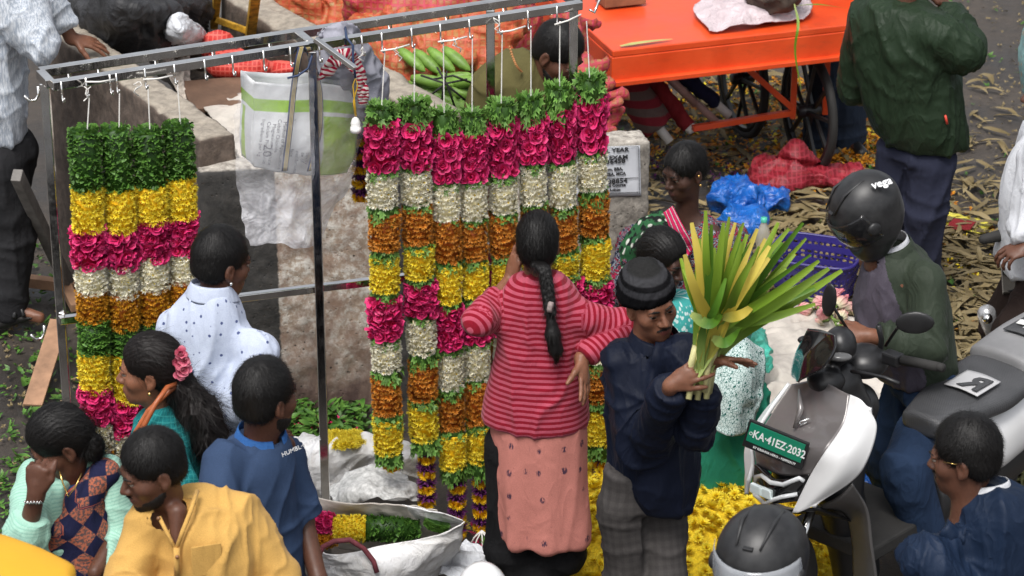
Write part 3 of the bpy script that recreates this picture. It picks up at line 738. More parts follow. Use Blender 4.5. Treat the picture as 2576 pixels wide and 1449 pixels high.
garland(run([('H',262,310),('P',305,431),('T',430,448),('W',440,528),('T',527,545),('O',538,635),('T',633,650),('Y',645,722),('T',720,740),('P',738,830),('W',828,910),('O',905,1000),('Y',998,1090)],1260,1282), 'garland directly above the raised hand of the woman in the striped sweater', gr_, 1250, 90, wsc=.95)
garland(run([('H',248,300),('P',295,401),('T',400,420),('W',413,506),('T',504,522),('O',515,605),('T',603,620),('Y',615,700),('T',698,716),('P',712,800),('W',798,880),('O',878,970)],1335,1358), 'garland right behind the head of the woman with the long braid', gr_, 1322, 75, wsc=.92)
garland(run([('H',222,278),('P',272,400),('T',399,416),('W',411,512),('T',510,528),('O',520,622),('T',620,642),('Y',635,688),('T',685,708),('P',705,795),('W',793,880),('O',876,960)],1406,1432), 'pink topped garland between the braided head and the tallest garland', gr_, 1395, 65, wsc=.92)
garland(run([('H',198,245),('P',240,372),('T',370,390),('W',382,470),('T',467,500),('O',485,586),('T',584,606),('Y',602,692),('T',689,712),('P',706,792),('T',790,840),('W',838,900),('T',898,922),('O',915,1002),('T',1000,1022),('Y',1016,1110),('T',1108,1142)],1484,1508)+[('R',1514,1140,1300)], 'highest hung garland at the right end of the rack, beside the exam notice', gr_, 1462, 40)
# ---------------------------------------------------------------- people
def frame(yaw, pitch=0, roll=0):
    """columns: own right, forward, up. yaw 0 looks at the camera, +90 to the right; pitch > 0 looks down"""
    y, p, r = R(yaw), R(pitch), R(roll); f = V(math.sin(y)*math.cos(p), -math.cos(y)*math.cos(p), -math.sin(p))
    up = V(0,0,1); Rt = nrm(np.cross(f, up)); U = np.cross(Rt, f); Rt2 = Rt*math.cos(r)+U*math.sin(r); U2 = np.cross(Rt2, f)
    return np.stack([Rt2, f, U2], 1)
def head_sdf(s, H, F, hs=1., female=False, fat=1., chest=False):
    P = lambda x,y,z: H + F@(V(x,y,z)*hs)
    def e(c, r, k=.012, op='u'): s.ell(P(*c), np.array(r)*hs, F, k*hs, op)
    def co(a, b, ra, rb, k=.012, op='u'): s.cone(P(*a), P(*b), ra*hs, rb*hs, k*hs, op)
    e((0,-.012,.035),(.073,.094,.088)); e((0,.020,-.035),(.060*fat,.068,.082),.03); e((0,.036,-.080),(.044*fat,.045,.032),.03)
    e((0,.070,-.100),(.018,.016,.015),.03)
    co((0,.086,.008),(0,.108,-.029),.0075,.0115,.012); 
    for x in (-1,1):
        e((x*.0125,.096,-.034),(.0085,.011,.008),.008); e((x*.045,.052,-.024),(.022*fat,.024,.022),.03)
        e((x*.032,.099,.005),(.019,.017,.0125),.014,'s')
        e((x*.032,.080,.0122),(.0175,.0128,.0072),.004); e((x*.032,.079,-.0055),(.016,.0115,.004),.004)
        e((x*.075,-.012,-.010),(.0105,.019,.031),.008); e((x*.0845,-.006,-.007),(.007,.011,.019),.004,'s'); e((x*.074,-.004,-.036),(.008,.009,.010),.006)
    co((-.032,.080,.027),(.032,.080,.027),.0085,.0085,.02)
    e((0,.074,-.066),(.028,.020,.020),.02)
    e((0,.0915,-.0605),(.021,.009,.0045),.004); e((0,.0900,-.0705),(.018,.0095,.006),.004)
    return P
def face_bits(parent, H, F, hs=1., gaze=(0,0), brow=1., female=False, skinm=None):
    P = lambda x,y,z: H + F@(V(x,y,z)*hs)
    for x in (-1,1):
        c = P(x*.0315,.0785,.0045); mb = MB(); g = nrm(F@V(gaze[0],1,gaze[1])); n = 14
        prof = [(math.sin(a)*.0122*hs, math.cos(a)*.0122*hs) for a in np.linspace(0.001, math.pi/2+.4, 9)]
        mb.lathe(c, g, prof, n); fm = [1 if i < 3*n else 0 for i in range(len(mb.f))]; mb.m = fm
        mb.build('eye', [M['eye_white'], M['eye_dark']], parent, True)
    for x in (-1,1):
        sB = SDF(); sB.chain([P(x*.013,.0935,.021), P(x*.032,.0925,.0265), P(x*.050,.079,.020)], [.0028*brow*hs,.0034*brow*hs,.0015*hs], .004)
        v, f = sB.mesh(.0028); N = vnormals(v,f); v += N*(.0012*vnoise(v*500))[:,None]
        mesh_np('eyebrow', v, f, M['beard'], parent)
def strands(v, f, N, F, cen, n, L, Wd=.0016, lift=.004, flow=None, rs=0, curl=0.):
    """thin ribbons lying along the hair surface"""
    rn = np.random.RandomState(rs); i = rn.randint(0, len(v), n); p = v[i]-N[i]*.002; nn = N[i]
    d = flow(p) if flow else (p-cen)@F@np.diag([1,1,0])@F.T - F[:,2]*.06
    d = d + rn.normal(0,.25,(n,3))*np.linalg.norm(d,axis=1,keepdims=True)
    d = d - nn*(d*nn).sum(1,keepdims=True); d /= np.linalg.norm(d,axis=1,keepdims=True)+1e-9; w_ = np.cross(d, nn); l = L*rn.uniform(.5,1.3,(n,1))
    cv = rn.normal(0,1,(n,1))*curl; V_ = []
    for t in (0.,.35,.7,1.):
        c = p + d*l*t + nn*(lift*math.sin(t*2.2)*rn.uniform(.3,1.4,(n,1))) + w_*cv*l*t*t; V_ += [c-w_*Wd*(1-t*.85)/2, c+w_*Wd*(1-t*.85)/2]
    V_ = np.stack(V_,1).reshape(-1,3); b = np.arange(n)[:,None]*8
    Fs = np.concatenate([b+np.array([2*k,2*k+1,2*k+3,2*k+2]) for k in range(3)])
    return np.concatenate([v, V_]), np.concatenate([f, Fs+len(v)])
def hair_cap(parent, H, F, hs, style='short', mat='hair', n=1500, seed=0, line=.062, thick=1., name='hair'):
    P = lambda x,y,z: H + F@(V(x,y,z)*hs); s = SDF()
    e = lambda c, r, k=.012, op='u': s.ell(P(*c), np.array(r)*hs, F, k*hs, op)
    t = .0055*thick
    if style == 'short':
        e((0,-.015,.040),(.075+t,.094+t,.089+t*1.3)); e((0,-.045,-.012),(.066+t*.6,.058+t*.6,.062),.02)
        s.plane(P(0,-.03,-.072), F@nrm(V(0,-.35,-1)), .01)
        e((0,.118,line-.070),(.070,.072,.083),.012,'s')
        for x in (-1,1): e((x*.090,.012,-.048),(.035,.034,.046),.01,'s'); e((x*.092,-.012,-.012),(.022,.017,.028),.006,'s')
    elif style == 'crop':
        t = .004*thick; e((0,-.014,.038),(.074+t,.094+t,.088+t)); e((0,-.045,-.012),(.065+t*.6,.057+t*.6,.060),.02)
        s.plane(P(0,-.03,-.068), F@nrm(V(0,-.35,-1)), .008); e((0,.118,line-.070),(.068,.072,.080),.01,'s')
        for x in (-1,1): e((x*.090,.020,-.040),(.035,.038,.046),.01,'s'); e((x*.092,-.012,-.012),(.022,.017,.028),.006,'s')
    else:   # tied back
        e((0,-.014,.040),(.078+t*.5,.097+t,.090+t)); e((0,-.050,-.010),(.072,.062,.070),.03)
        e((0,.122,line-.085),(.068,.074,.092),.014,'s')
        for x in (-1,1): e((x*.090,.030,-.050),(.035,.044,.052),.01,'s'); e((x*.094,-.004,-.022),(.02,.016,.024),.006,'s')
    v, f = s.mesh(.0055); N = vnormals(v, f); L = (v-H)@F/hs
    if style in ('short','crop'): v = v+N*((.0012*fbm(v*30,2)+.0006*vnoise(v*220))*thick)[:,None]
    else:
        ang = np.arctan2(L[:,0], L[:,2]+.02); v = v+N*(.0016*np.sin(ang*60+3*fbm(v*20,2)))[:,None]
    N = vnormals(v, f)
    if style in ('short','crop'):
        crown = P(0,-.05,.13); v, f = strands(v, f, N, F, crown, n, .026*thick, .0013, .0045*thick, rs=seed, curl=.12)
    else:
        knot = P(0,-.115,-.02 if style == 'tied' else -.06)
        v, f = strands(v, f, N, F, knot, n, .06, .0013, .0022, flow=lambda p: knot-p, rs=seed, curl=.15)
    return mesh_np(name, v, f, M[mat], parent)
def beard_mesh(parent, H, F, hs, full=True, seed=0, n=900, skinny=1.):
    P = lambda x,y,z: H + F@(V(x,y,z)*hs); s = SDF(); e = lambda c, r, k=.012, op='u': s.ell(P(*c), np.array(r)*hs, F, k*hs, op); g = .0035*skinny
    if full:
        e((0,.020,-.040),(.062+g,.068+g,.080+g),.02); e((0,.036,-.080),(.046+g,.046+g,.034+g),.02); e((0,.072,-.100),(.020+g,.017+g,.017+g),.02)
        s.plane(P(0,.0,-.048), F@nrm(V(0,.30,1)), .01); e((0,.095,-.062),(.030,.03,.018),.006,'s'); s.plane(P(0,-.012,0), F@V(0,-1,0), .01); e((0,.03,.0),(.07,.10,.045),.02,'s')
    for x in (-1,1): s.cone(P(0,.1005,-.0495), P(x*.026,.088,-.058), .0042*hs, .0028*hs, .004)
    v, f = s.mesh(.005 if full else .003); N = vnormals(v, f); v = v+N*(.0015*vnoise(v*260))[:,None]
    v, f = strands(v, f, N, F, P(0,0,.05), n if full else 150, .007, .0012, .003, rs=seed)
    mesh_np('beard' if full else 'moustache', v, f, M['beard'], parent)
def hand(s, wrist, d, pn, side=1, curl=(20,25,30,35), bend=(30,35,35,35), spread=7, thumb=(35,20,15), sc=1., k=.007):
    """d: to the finger tips, pn: out of the BACK of the hand, side: +1 thumb on cross(d, pn)"""
    d = nrm(d); pn = nrm(pn-d*np.dot(pn,d)); t = np.cross(d, pn)*side; W = np.asarray(wrist,float); sc *= 1.0
    Mx = np.stack([d,pn,t],1)
    s.ell(W+d*.048*sc, V(.052,.0165,.040)*sc, Mx, .015); s.cone(W-d*.01*sc, W+d*.03*sc, .024*sc, .022*sc, .015)
    tips = []
    for i, (off, L, r) in enumerate(((.030,.078,.0088),(.010,.086,.0090),(-.011,.080,.0086),(-.031,.062,.0076))):
        a = R(spread*(1.5-i)*1.0); b = W+d*(.086-.004*abs(i-1))*sc+t*off*sc; fd = nrm(d*math.cos(a)+t*math.sin(a)); c = 0.; pts = [b-d*.02*sc, b]
        for j, (fr, add) in enumerate(((.45,curl[i]),(.30,bend[i]),(.25,bend[i]*.7))):
            c += R(add); dd = fd*math.cos(c)-pn*math.sin(c); pts.append(pts[-1]+dd*L*fr*sc)
        s.chain(pts, [r*sc,r*1.05*sc,r*sc,r*.92*sc,r*.80*sc], k*.6); tips.append(pts[-1])
    a, c1, c2 = [R(x) for x in thumb]; b = W+d*.022*sc+t*.024*sc; td = nrm(d*math.cos(a)+t*math.sin(a)-pn*.25); p1 = b+td*.036*sc
    td2 = nrm(td*math.cos(c1)+nrm(d-t*.6)*math.sin(c1)-pn*.15); p2 = p1+td2*.032*sc; p3 = p2+nrm(td2-pn*math.sin(c2))*.026*sc
    s.chain([b,p1,p2,p3],[.015*sc,.0125*sc,.0105*sc,.0088*sc],k); tips.append(p3); return tips
def crease(v, N, amp=.006, fs=7., zs=.5, seed=0, folds=()):
    q = v*fs*V(1,1,zs)+seed*5.1; w_ = q+.8*np.stack([fbm(q*.5+3,2),fbm(q*.5+8,2),fbm(q*.5+14,2)],1)
    rd = lambda x: (1-np.abs(vnoise(x)))**5
    d = amp*(.9*fbm(w_*.8,1)+1.5*rd(w_*1.1)+.9*rd(w_*2.3+4)*(.5+.5*vnoise(w_*.7+9))-.5)
    for c, r, a, ax, fr in folds:
        c = np.asarray(c); ax = nrm(ax); dv = v-c; g = np.exp(-(dv**2).sum(1)/r**2); al = dv@ax; pe = dv-al[:,None]*ax
        ph = np.stack([al*fr, pe[:,0]*fr*.22, pe[:,2]*fr*.22],1)+seed; d = d+a*g*(1.7*(1-np.abs(vnoise(ph*.8+.35*np.stack([vnoise(v*9+2)]*3,1))))**4-.15)
    return v+N*d[:,None]
def garment(name, s, mat, parent, h=.008, amp=.006, fs=7., zs=.5, seed=0, folds=(), fine=None, hf=.006, sm=1, zc=None, near=True):
    v, f = s.mesh(h, fine, hf, zc)
    if sm: v = smooth_v(v, f, sm)
    at = {'uvp': s.near(v)} if near else None
    N = vnormals(v, f); v = crease(v, N, amp*1.3, fs, zs*.7, seed, folds)
    return mesh_np(name, v, f, mat, parent, attrs=at)
class Person:
    def __init__(p, label, head, hz, yaw, stature=None, skinm='skin_dark', hs=1., hyaw=None, hpitch=0, hroll=0, lean=0, side=0, group=None, neck=.05, nb=(0,-.035,-.205), Y=None, seat=None, shoulder=.185, female=False, fat=1., chest=False):
        p.H = atz(head[0], head[1], hz) if Y is None else aty(head[0], head[1], Y); p.hs = hs; p.female = female; p.fat = fat
        p.yaw = yaw; p.F = frame(yaw); p.HF = frame(yaw if hyaw is None else hyaw, hpitch, hroll)
        p.NB = p.H + p.F@V(*nb)            # base of the neck
        ax = nrm(V(0,0,1)+ -p.F[:,1]*0); Lr = R(lean); Sr = R(side)
        p.U = nrm(V(0,0,1)*math.cos(Lr)+p.F[:,1]*math.sin(Lr)+p.F[:,0]*math.sin(Sr)); p.Fv = nrm(p.F[:,1]-p.U*np.dot(p.F[:,1],p.U)); p.Rv = np.cross(p.Fv, p.U)
        g = p.NB.copy(); g[2] = 0; p.root = thing('person', g, label, 'person', group); p.skin = skinm; p.sh = shoulder; p.neck = neck
        p.S = {1: p.B(shoulder,0,-.055), -1: p.B(-shoulder,0,-.055)}     # own right, own left shoulder
        p.b = SDF()
        head_sdf(p.b, p.H, p.HF, hs, female, fat)
        a = p.H+p.HF@(V(0,-.018,-.04)*hs); p.b.cone(a, p.NB+p.Fv*.01-p.U*.02, neck*hs, neck*1.08, .03)
        p.fine = [(p.H-.15*hs, p.H+.15*hs)]
        p.chest = chest
        for sd in (1,-1): p.b.cone(p.B(0,.0,-.03), p.B(sd*.11*shoulder/.185,0,-.06), neck*.8, .042 if chest else .024, .04)
        if chest: p.b.loft([(p.B(0,0,-.05), shoulder*.74,.070), (p.B(0,0,-.14), shoulder*.74,.090), (p.B(0,0,-.26), .08,.06), (p.B(0,0,-.50), .06,.05)], p.Rv, p.Fv, .03)
        p.tex = {}
    def px(p, y, x, dY=0.): return aty(x, y, p.NB[1]+dY)
    def sc(p, y): return FPX/np.dot(p.px(y, 1288)-C0, V(0, CP, -SP))
    def z(p, y, x=None): return (p.px(y, 1288)[2]-p.NB[2])/p.U[2]
    def B(p, x, y, z): return p.NB + p.Rv*x + p.Fv*y + p.U*z
    def arm(p, sd, elbow, wrist, r=(.050,.040,.025), hand_=None, ups=None):
        S = p.S[sd] if ups is None else ups; p.S[sd] = S; r = (r[0]*.72, r[1]*.84, r[2]); p.b.cone(p.B(sd*.11*p.sh/.185,0,-.06), S, .028, r[0], .02); p.b.chain([S, elbow, wrist], list(r), .015)
        p.tex[sd] = (S, np.asarray(elbow,float), np.asarray(wrist,float))
        if hand_:
            w_ = np.asarray(wrist,float); p.fine.append((w_-.2, w_+.2)); return hand(p.b, w_, **hand_)
    def legs(p, hip, knees, feet, r=(.085,.055,.035)):
        p.lg = []
        for i, sd in enumerate((1,-1)):
            h_ = hip+p.Rv*.085*sd; p.b.chain([p.B(0,0,-.1), (h_+p.B(0,0,-.3))/2, h_, knees[i], feet[i]], [.05,.05,r[0]*.75,r[1]*.9,r[2]], .03); p.lg.append((h_, knees[i], feet[i]))
            fd = p.F[:,1]; p.b.cone(feet[i]+fd*.0, feet[i]+fd*.15-V(0,0,.03), .035, .026, .02)
    def body(p, hf=.0052, zc=None, h=.014):
        v, f = p.b.mesh(h, p.fine, hf, zc or (p.NB[2]-.75, .03)); v = smooth_v(v, f, 1, .35)
        L = (v-p.H)@p.HF/p.hs; c = L[f].mean(1)
        lip = ((c[:,0]/.021)**2+((c[:,2]+.0655)/.0105)**2 < 1) & (c[:,1] > .078) & (abs(c[:,0]) < .021)
        o = mesh_np('body', v, f, [M[p.skin], M['lip_dark' if p.skin in ('skin_dark','skin_deep') else 'lip']], p.root, fmat=lip.astype(int))
        return o
    def top(p, name, mat, rx=(.15,.185,.165,.155,.17,.175), ry=(.075,.115,.12,.11,.12,.125), zs=(-.035,-.12,-.25,-.36,-.48,-.60), sl=(.064,.058,.045), cut={}, k=.035, amp=.006, fs=7., seed=0, h=.0078, neckcut=(.075,.08,.03), folds=None, shift=None, arms=(1,-1), nk=None, extra=None, pw=2.3, rows=None, kx=.98, img=None, cuffk=.004, sm=1, ef=.011):
        """shirt: trunk + sleeves; cut[sd] = fraction along the forearm (or upper arm if < 1) where the sleeve ends: 0..2"""
        s = SDF(); sh = shift or (lambda i: (0,0))
        if rows:
            sec = [(p.px(y_, (a_+b_)/2), (b_-a_)/2/p.sc(y_)*kx, r_) for (y_, a_, b_, r_) in rows]
            s.loft([(c_, a_, b_) for c_, a_, b_ in sec], (p.Rv if img is None else V(1,0,0)), (p.Fv if img is None else V(0,1,0)), .02, pw=pw); zs = [(c_[0]-p.NB)@p.U for c_ in sec]*2; p.topc = sec[0][0]
        else: s.loft([(p.B(sh(i)[0], sh(i)[1], z), rx[i], ry[i]) for i, z in enumerate(zs)], p.Rv, p.Fv, .02, pw=pw)
        s.cone(p.B(0,-.005,-.028), p.S[1]-p.Rv*.03+p.U*.0, .052, sl[0]*.82, .03); s.cone(p.B(0,-.005,-.028), p.S[-1]+p.Rv*.03, .052, sl[0]*.82, .03)
        fl = list(folds or [])
        for sd in arms:
            if sd not in p.tex: continue
            S, E, W_ = p.tex[sd]; c = cut.get(sd, 1.9)
            if c <= 1: e = S+(E-S)*c; s.cone(S, e, sl[0], sl[0]+(sl[1]-sl[0])*c*.6, k, 'f')
            else:
                s.cone(S, E, sl[0], sl[1], k); e = E+(W_-E)*(c-1); s.cone(E, e, sl[1], sl[2], .02, 'f')
                fl.append((E, .10, ef, nrm((W_-E)+(E-S)), 26)); fl.append((e-(e-E)*.15, .06, ef*.7, W_-E, 40))
            fl.append((S-p.U*.09, .13, ef, nrm(p.Rv*sd+p.U*.8), 17))
        if neckcut:
            c = p.B(0, neckcut[2], .0); s.ell(c, (neckcut[0],neckcut[1],.05), np.stack([p.Rv,p.Fv,p.U],1), .01, 's')
        if extra: extra(s)
        fl.append((p.B(0,.05,zs[3]), .2, ef*.7, p.U, 11))
        o = garment(name, s, mat, p.root, h, amp, fs, .5, seed, fl, sm=sm)
        p.last = s; return o
    def trousers(p, mat, r=(.105,.075,.065), top=None, amp=.006, name='trousers', seed=0, rx=.165, ry=.12, h=.011, low=.02, k=.05):
        s = SDF(); hp = (p.lg[0][0]+p.lg[1][0])/2; U = V(0,0,1)
        t = top if top is not None else hp+p.U*.16
        s.loft([(t, rx*.93, ry*.93), (hp+(t-hp)*.5, rx, ry), (hp-U*.02*0, rx*1.02, ry*1.05)], p.Rv, p.Fv, k)
        fl = []
        for (a, b, c) in p.lg:
            s.cone(a, b, r[0], r[1], k*.6); s.cone(b, b+(c-b)*(1-low), r[1], r[2], .02); fl += [(b, .14, .012, c-a, 16), (a, .12, .008, nrm(b-a), 12), (c+(b-c)*.1, .12, .012, b-c, 20)]
        return garment(name, s, mat, p.root, h, amp, 6., .4, seed, fl)
    def collar(p, mat, r=.064, h=.03, open_=40, tilt=.35, name='collar', wide=1., yo=.0, gap=0.):
        """folded shirt collar standing round the neck, open in front by open_ degrees each side"""
        V_ = []; n = 26; a0 = R(open_)
        for i in range(n):
            a = a0+(2*math.pi-2*a0)*i/(n-1); q_ = p.Rv*math.sin(a)*wide+p.Fv*math.cos(a)
            fr = math.cos(a)*.5+.5; c = (p.topc+p.U*-.012 if hasattr(p,'topc') else p.B(0,0,-.004))+p.Fv*(.005+yo)
            r_ = r+.010; c = c+p.U*.012; base = c+q_*r_*1.02+p.U*(-.012-.030*fr); topp = c+q_*r_*.86+p.U*(h-.024*fr)
            over = c+q_*(r_*1.24)+p.U*(-.030-.052*fr**2); V_.append([base, topp, topp+q_*.006-p.U*.001, over])
        V_ = np.array(V_); v = V_.reshape(-1,3); f = grid_faces(n,4)
        o = mesh_np(name, v, f, mat, p.root); m = o.modifiers.new('solid','SOLIDIFY'); m.thickness = .003; m2 = o.modifiers.new('sub','SUBSURF'); m2.levels = 1; m2.render_levels = 1; return o
    def face(p, **kw): face_bits(p.root, p.H, p.HF, p.hs, **kw)
    def hair(p, *a, **kw): return hair_cap(p.root, p.H, p.HF, p.hs, *a, **kw)
def shoe(parent, heel, toe, mat, name='shoe', w_=.042):
    s = SDF(); s.cone(heel+V(0,0,.04), toe+V(0,0,.03), .038, .034, .03); s.ell(heel+V(0,0,.07), (.04,.045,.05), None, .03); s.plane(heel+V(0,0,.012), V(0,0,-1), .004)
    v, f = s.mesh(.01); return mesh_np(name, v, f, mat, parent)
def px(x, y, Y): return aty(x, y, Y)
# ================================================================ the striped sweater woman (from behind, in front of the garlands)
def stripes(c1, c2, fr, duty=.5, axis=1, wob=.12):
    def pat(q):
        uv = q.sep(q.co(attr='uvp')); n_ = q.noise(q.co(), 6, 2)
        t = q.math('FRACT', q.math('ADD', q.math('MULTIPLY', uv[axis], fr), q.math('MULTIPLY', n_, wob)))
        return q.mix(q.ramp(t, [(duty-.04,0.),(duty+.04,1.)]), c1, c2)
    return pat
# --- woman in the striped sweater
p = Person('woman seen from behind in a red and pink striped sweater with a long braid', (1352,612), 1.50, 170, skinm='skin_warm', hs=.93, hyaw=178, hpitch=0, neck=.045, shoulder=.165, female=True)
Yw = p.NB[1]
e1 = px(1203,805,Yw-.08); w1_ = px(1285,700,Yw+.12)
p.arm(-1, e1, w1_, (.045,.036,.023), dict(d=V(.25,-.05,1), pn=V(-.9,-.5,.1), side=-1, curl=(8,12,20,30), spread=5, thumb=(25,10,10), sc=.93))
e2 = px(1570,812,Yw+.02); w2_ = px(1462,905,Yw-.10)
p.arm(1, e2, w2_, (.045,.036,.023), dict(d=V(.10,-.35,-.55), pn=V(.75,-.3,.3), side=1, curl=(2,4,8,12), bend=(5,8,10,12), spread=9, thumb=(45,5,5), sc=.93))
p.legs(p.B(0,0,-.58), [p.B(.1,.02,-1.0),p.B(-.1,.02,-1.0)], [V(p.NB[0]-.1,p.NB[1],.05), V(p.NB[0]+.1,p.NB[1]+.02,.05)])
p.body()
M['sweater'] = cloth('striped_sweater', (.4,.02,.04), pattern=stripes((.22,.006,.018),(.42,.075,.115), 48, .5), folds=10, rough=.95, sheen=.3)
p.top('sweater', M['sweater'], rows=[(690,1304,1408,.065),(725,1266,1458,.095),(790,1256,1470,.10),(850,1250,1466,.10),(940,1228,1468,.12),(1020,1208,1478,.135),(1062,1205,1480,.14)], sl=(.056,.052,.040), amp=.006, seed=1, neckcut=(.055,.06,.05), cut={-1:1.55,1:1.9}, ef=.008)
M['black_cloth'] = cloth('black_cloth', (.010,.010,.011), rough=.9)
p.trousers(M['black_cloth'], (.095,.085,.085), name='trousers', rx=.15, ry=.10)
def kpat(q):
    o = q.co(); uv = q.co(attr='uvp', scale=(11,11,0)); vd = q.voro(uv, 1.0, rnd=.35); vc = q.sep(q.voro(uv, 1., out='Color', rnd=.35))
    m_ = q.math('MULTIPLY', q.ramp(vd, [(.13,1.),(.19,0.)]), q.ramp(q.noise(q.co(attr='uvp', scale=(90,30,0)), 1.6, 2), [(.42,0.),(.5,1.)]))
    c = q.mix(m_, (.52,.20,.165), (.07,.035,.06)); vd2 = q.voro(q.co(attr='uvp', scale=(34,34,0)), 1.); return q.mix(q.math('MULTIPLY', q.ramp(vd2,[(.08,.5),(.13,0.)]), .8), c, (.3,.11,.10))
M['kurta_pink'] = cloth('pink_printed_kurta', (.5,.2,.2), pattern=kpat, folds=7)
s = SDF(); s.loft([(p.px(y_,(a_+b_)/2), (b_-a_)/2/p.sc(y_), r_) for y_,a_,b_,r_ in ((960,1240,1470,.115),(1070,1232,1478,.13),(1200,1236,1480,.135),(1300,1243,1490,.14),(1350,1248,1492,.145))], p.Rv, p.Fv, .02, pw=2.2)
v, f = s.mesh(.011); v = smooth_v(v,f,1); N = vnormals(v,f); L = (v-p.NB); an = np.arctan2(L@p.Rv, L@p.Fv); dz = -(L[:,2])-.5
v = v+N*(np.clip(dz,0,1)*.022*np.sin(an*7+2*fbm(v*2,2)))[:,None]; v = crease(v, N, .005, 5, .25, 3)
mesh_np('kurta', v, f, M['kurta_pink'], p.root, attrs={'uvp': np.stack([an*.2, L[:,2], 0*an],1)})
p.hair('tied2', 'hair', n=2500, seed=1)
# braid: three lobes twisting
hb = p.H+p.HF@V(0,-.108,-.035); pts = [hb, px(1368,680,Yw-.105), px(1378,735,Yw-.125), px(1385,790,Yw-.145)]
cv = net([pts,pts], 2, 60)[0]; s = SDF()
for k in range(3):
    q_ = []
    for i in range(60):
        t = i/59; ph = t*math.pi*7+k*2.094; q_.append(cv[i]+V(1,0,0)*.013*math.cos(ph)+V(0,-1,0)*.009*math.sin(ph*2))
    s.chain(q_[::2], [.0135-.004*j/30 for j in range(30)], .003)
s.chain([px(1385,795,Yw-.145), px(1390,840,Yw-.155), px(1398,880,Yw-.155), px(1400,908,Yw-.15)], [.014,.026,.025,.006], .01)
v, f = s.mesh(.0042); N = vnormals(v,f); v += N*(.0012*vnoise(v*V(300,300,40)))[:,None]; v, f = strands(v, f, N, frame(0), hb, 1500, .05, .0012, .004, flow=lambda q_: np.tile(V(.05,0,-1),(len(q_),1)), rs=5, curl=.15)
mesh_np('braid', v, f, M['hair'], p.root)
MB().tube([px(1379,774,Yw-.16),px(1390,776,Yw-.165)], .016, 10).tube([px(1380,768,Yw-.16),px(1391,770,Yw-.165)], .014, 10).build('hair_tie', simple('hair_tie',(.28,.22,.21),.8), p.root, True)
w1p = p
# ================================================================ the rest of the people
def dots(c1, c2, sc=16, r=.2, rnd=.5, st=(1,1,0)):
    def pat(q):
        d = q.voro(q.co(attr='uvp', scale=tuple(sc*x for x in st)), 1., rnd=rnd); return q.mix(q.ramp(d, [(r*.8,1.),(r,0.)]), c1, c2)
    return pat
def grid(c1, c2, fr, wd=.15, mixf=1.):
    def pat(q):
        uv = q.sep(q.co(attr='uvp')); a = q.math('FRACT', q.math('MULTIPLY', uv[0], fr)); b = q.math('FRACT', q.math('MULTIPLY', uv[1], fr))
        m_ = q.math('MAXIMUM', q.ramp(a, [(wd-.03,1.),(wd+.03,0.)]), q.ramp(b, [(wd-.03,1.),(wd+.03,0.)])); return q.mix(q.math('MULTIPLY', m_, mixf), c1, c2)
    return pat
# --- man in the white printed shirt
p = Person('man seen from behind in a white shirt with tiny blue motifs, beside the painted wall', (556,662), 1.60, 148, hyaw=128, hpitch=12, skinm='skin_dark', fat=1.02)
p.arm(1, p.px(1010,598,-.16), p.px(1100,650,.06), (.05,.042,.027), dict(d=V(1,.6,0), pn=V(0,0,1), side=-1))
p.arm(-1, p.px(1000,432,.1), p.px(1110,500,.3), (.05,.042,.027))
hp = p.B(0,0,-.62); p.legs(hp, [hp+V(.09,.02,-.45),hp+V(-.09,.05,-.45)], [hp*V(1,1,0)+V(.1,.0,.07),hp*V(1,1,0)+V(-.1,.1,.07)])
p.body(); M['shirt_print'] = cloth('white_printed_shirt', (.6,.64,.75), var=.06, pattern=dots((.47,.52,.64),(.07,.09,.2),30,.17,.45), folds=8, wr=.3)
p.top('shirt', M['shirt_print'], rows=[(722,482,580,.075),(765,436,612,.11),(830,414,622,.12),(930,412,620,.125),(1040,420,612,.12),(1150,425,612,.13),(1220,428,612,.13)], kx=1.0, cut={1:1.6,-1:1.6}, seed=2, sl=(.064,.064,.056), amp=.008)
p.collar(M['shirt_print'], .066, .03, 25); p.trousers(cloth('dark_trousers',(.03,.03,.035))); M['dark_trousers'] = bpy.data.materials['dark_trousers']
p.face(); p.hair('short', n=3600, seed=2, thick=1.1); beard_mesh(p.root, p.H, p.HF, p.hs, False)
MB().lathe(p.H+p.HF@V(.079,-.004,-.047), p.HF[:,0], [(.001,0),(.006,.001),(.006,.004),(.001,.006)], 8).build('earring', M['silver'], p.root, True)
# --- woman in the teal top
p = Person('woman in a teal checked top with a long wavy ponytail and a pink hair flower', (378,930), 1.50, -82, hyaw=-92, hpitch=4, skinm='skin_warm', hs=.96, neck=.043, shoulder=.16, female=True)
yT = p.NB[1]
p.arm(-1, p.px(1235,440,-.22), p.px(1262,338,-.30), (.043,.035,.022), dict(d=V(-1,0,-.35), pn=V(0,-.6,.8), side=-1, curl=(35,40,45,50), bend=(30,30,30,30), spread=4, sc=.92))
p.arm(1, p.px(1220,400,.2), p.px(1280,300,.05), (.043,.035,.022))
hp = p.B(0,0,-.6); p.legs(hp, [hp+V(0,.09,-.43),hp+V(0,-.09,-.43)], [hp*V(1,1,0)+V(0,.1,.05),hp*V(1,1,0)+V(.1,-.1,.05)])
p.body(); M['teal'] = cloth('teal_checked_cotton', (.02,.2,.2), pattern=grid((.012,.175,.185),(.05,.33,.32),68,.16,.7), folds=8)
p.top('top', M['teal'], rows=[(1012,385,470,.07),(1035,352,500,.11),(1090,322,512,.14),(1160,312,508,.14),(1240,318,500,.135),(1360,330,490,.14),(1500,320,500,.16)], img=1, pw=2.1, cut={-1:1.15,1:1.1}, seed=3, sl=(.064,.062,.058), neckcut=(.075,.07,.02), amp=.005)
p.trousers(M['black_cloth']); p.face(); p.hair('tied', mat='hair_long', n=2600, seed=3, line=.070)
s = SDF(); kn = p.H+p.HF@V(0,-.095,-.035)
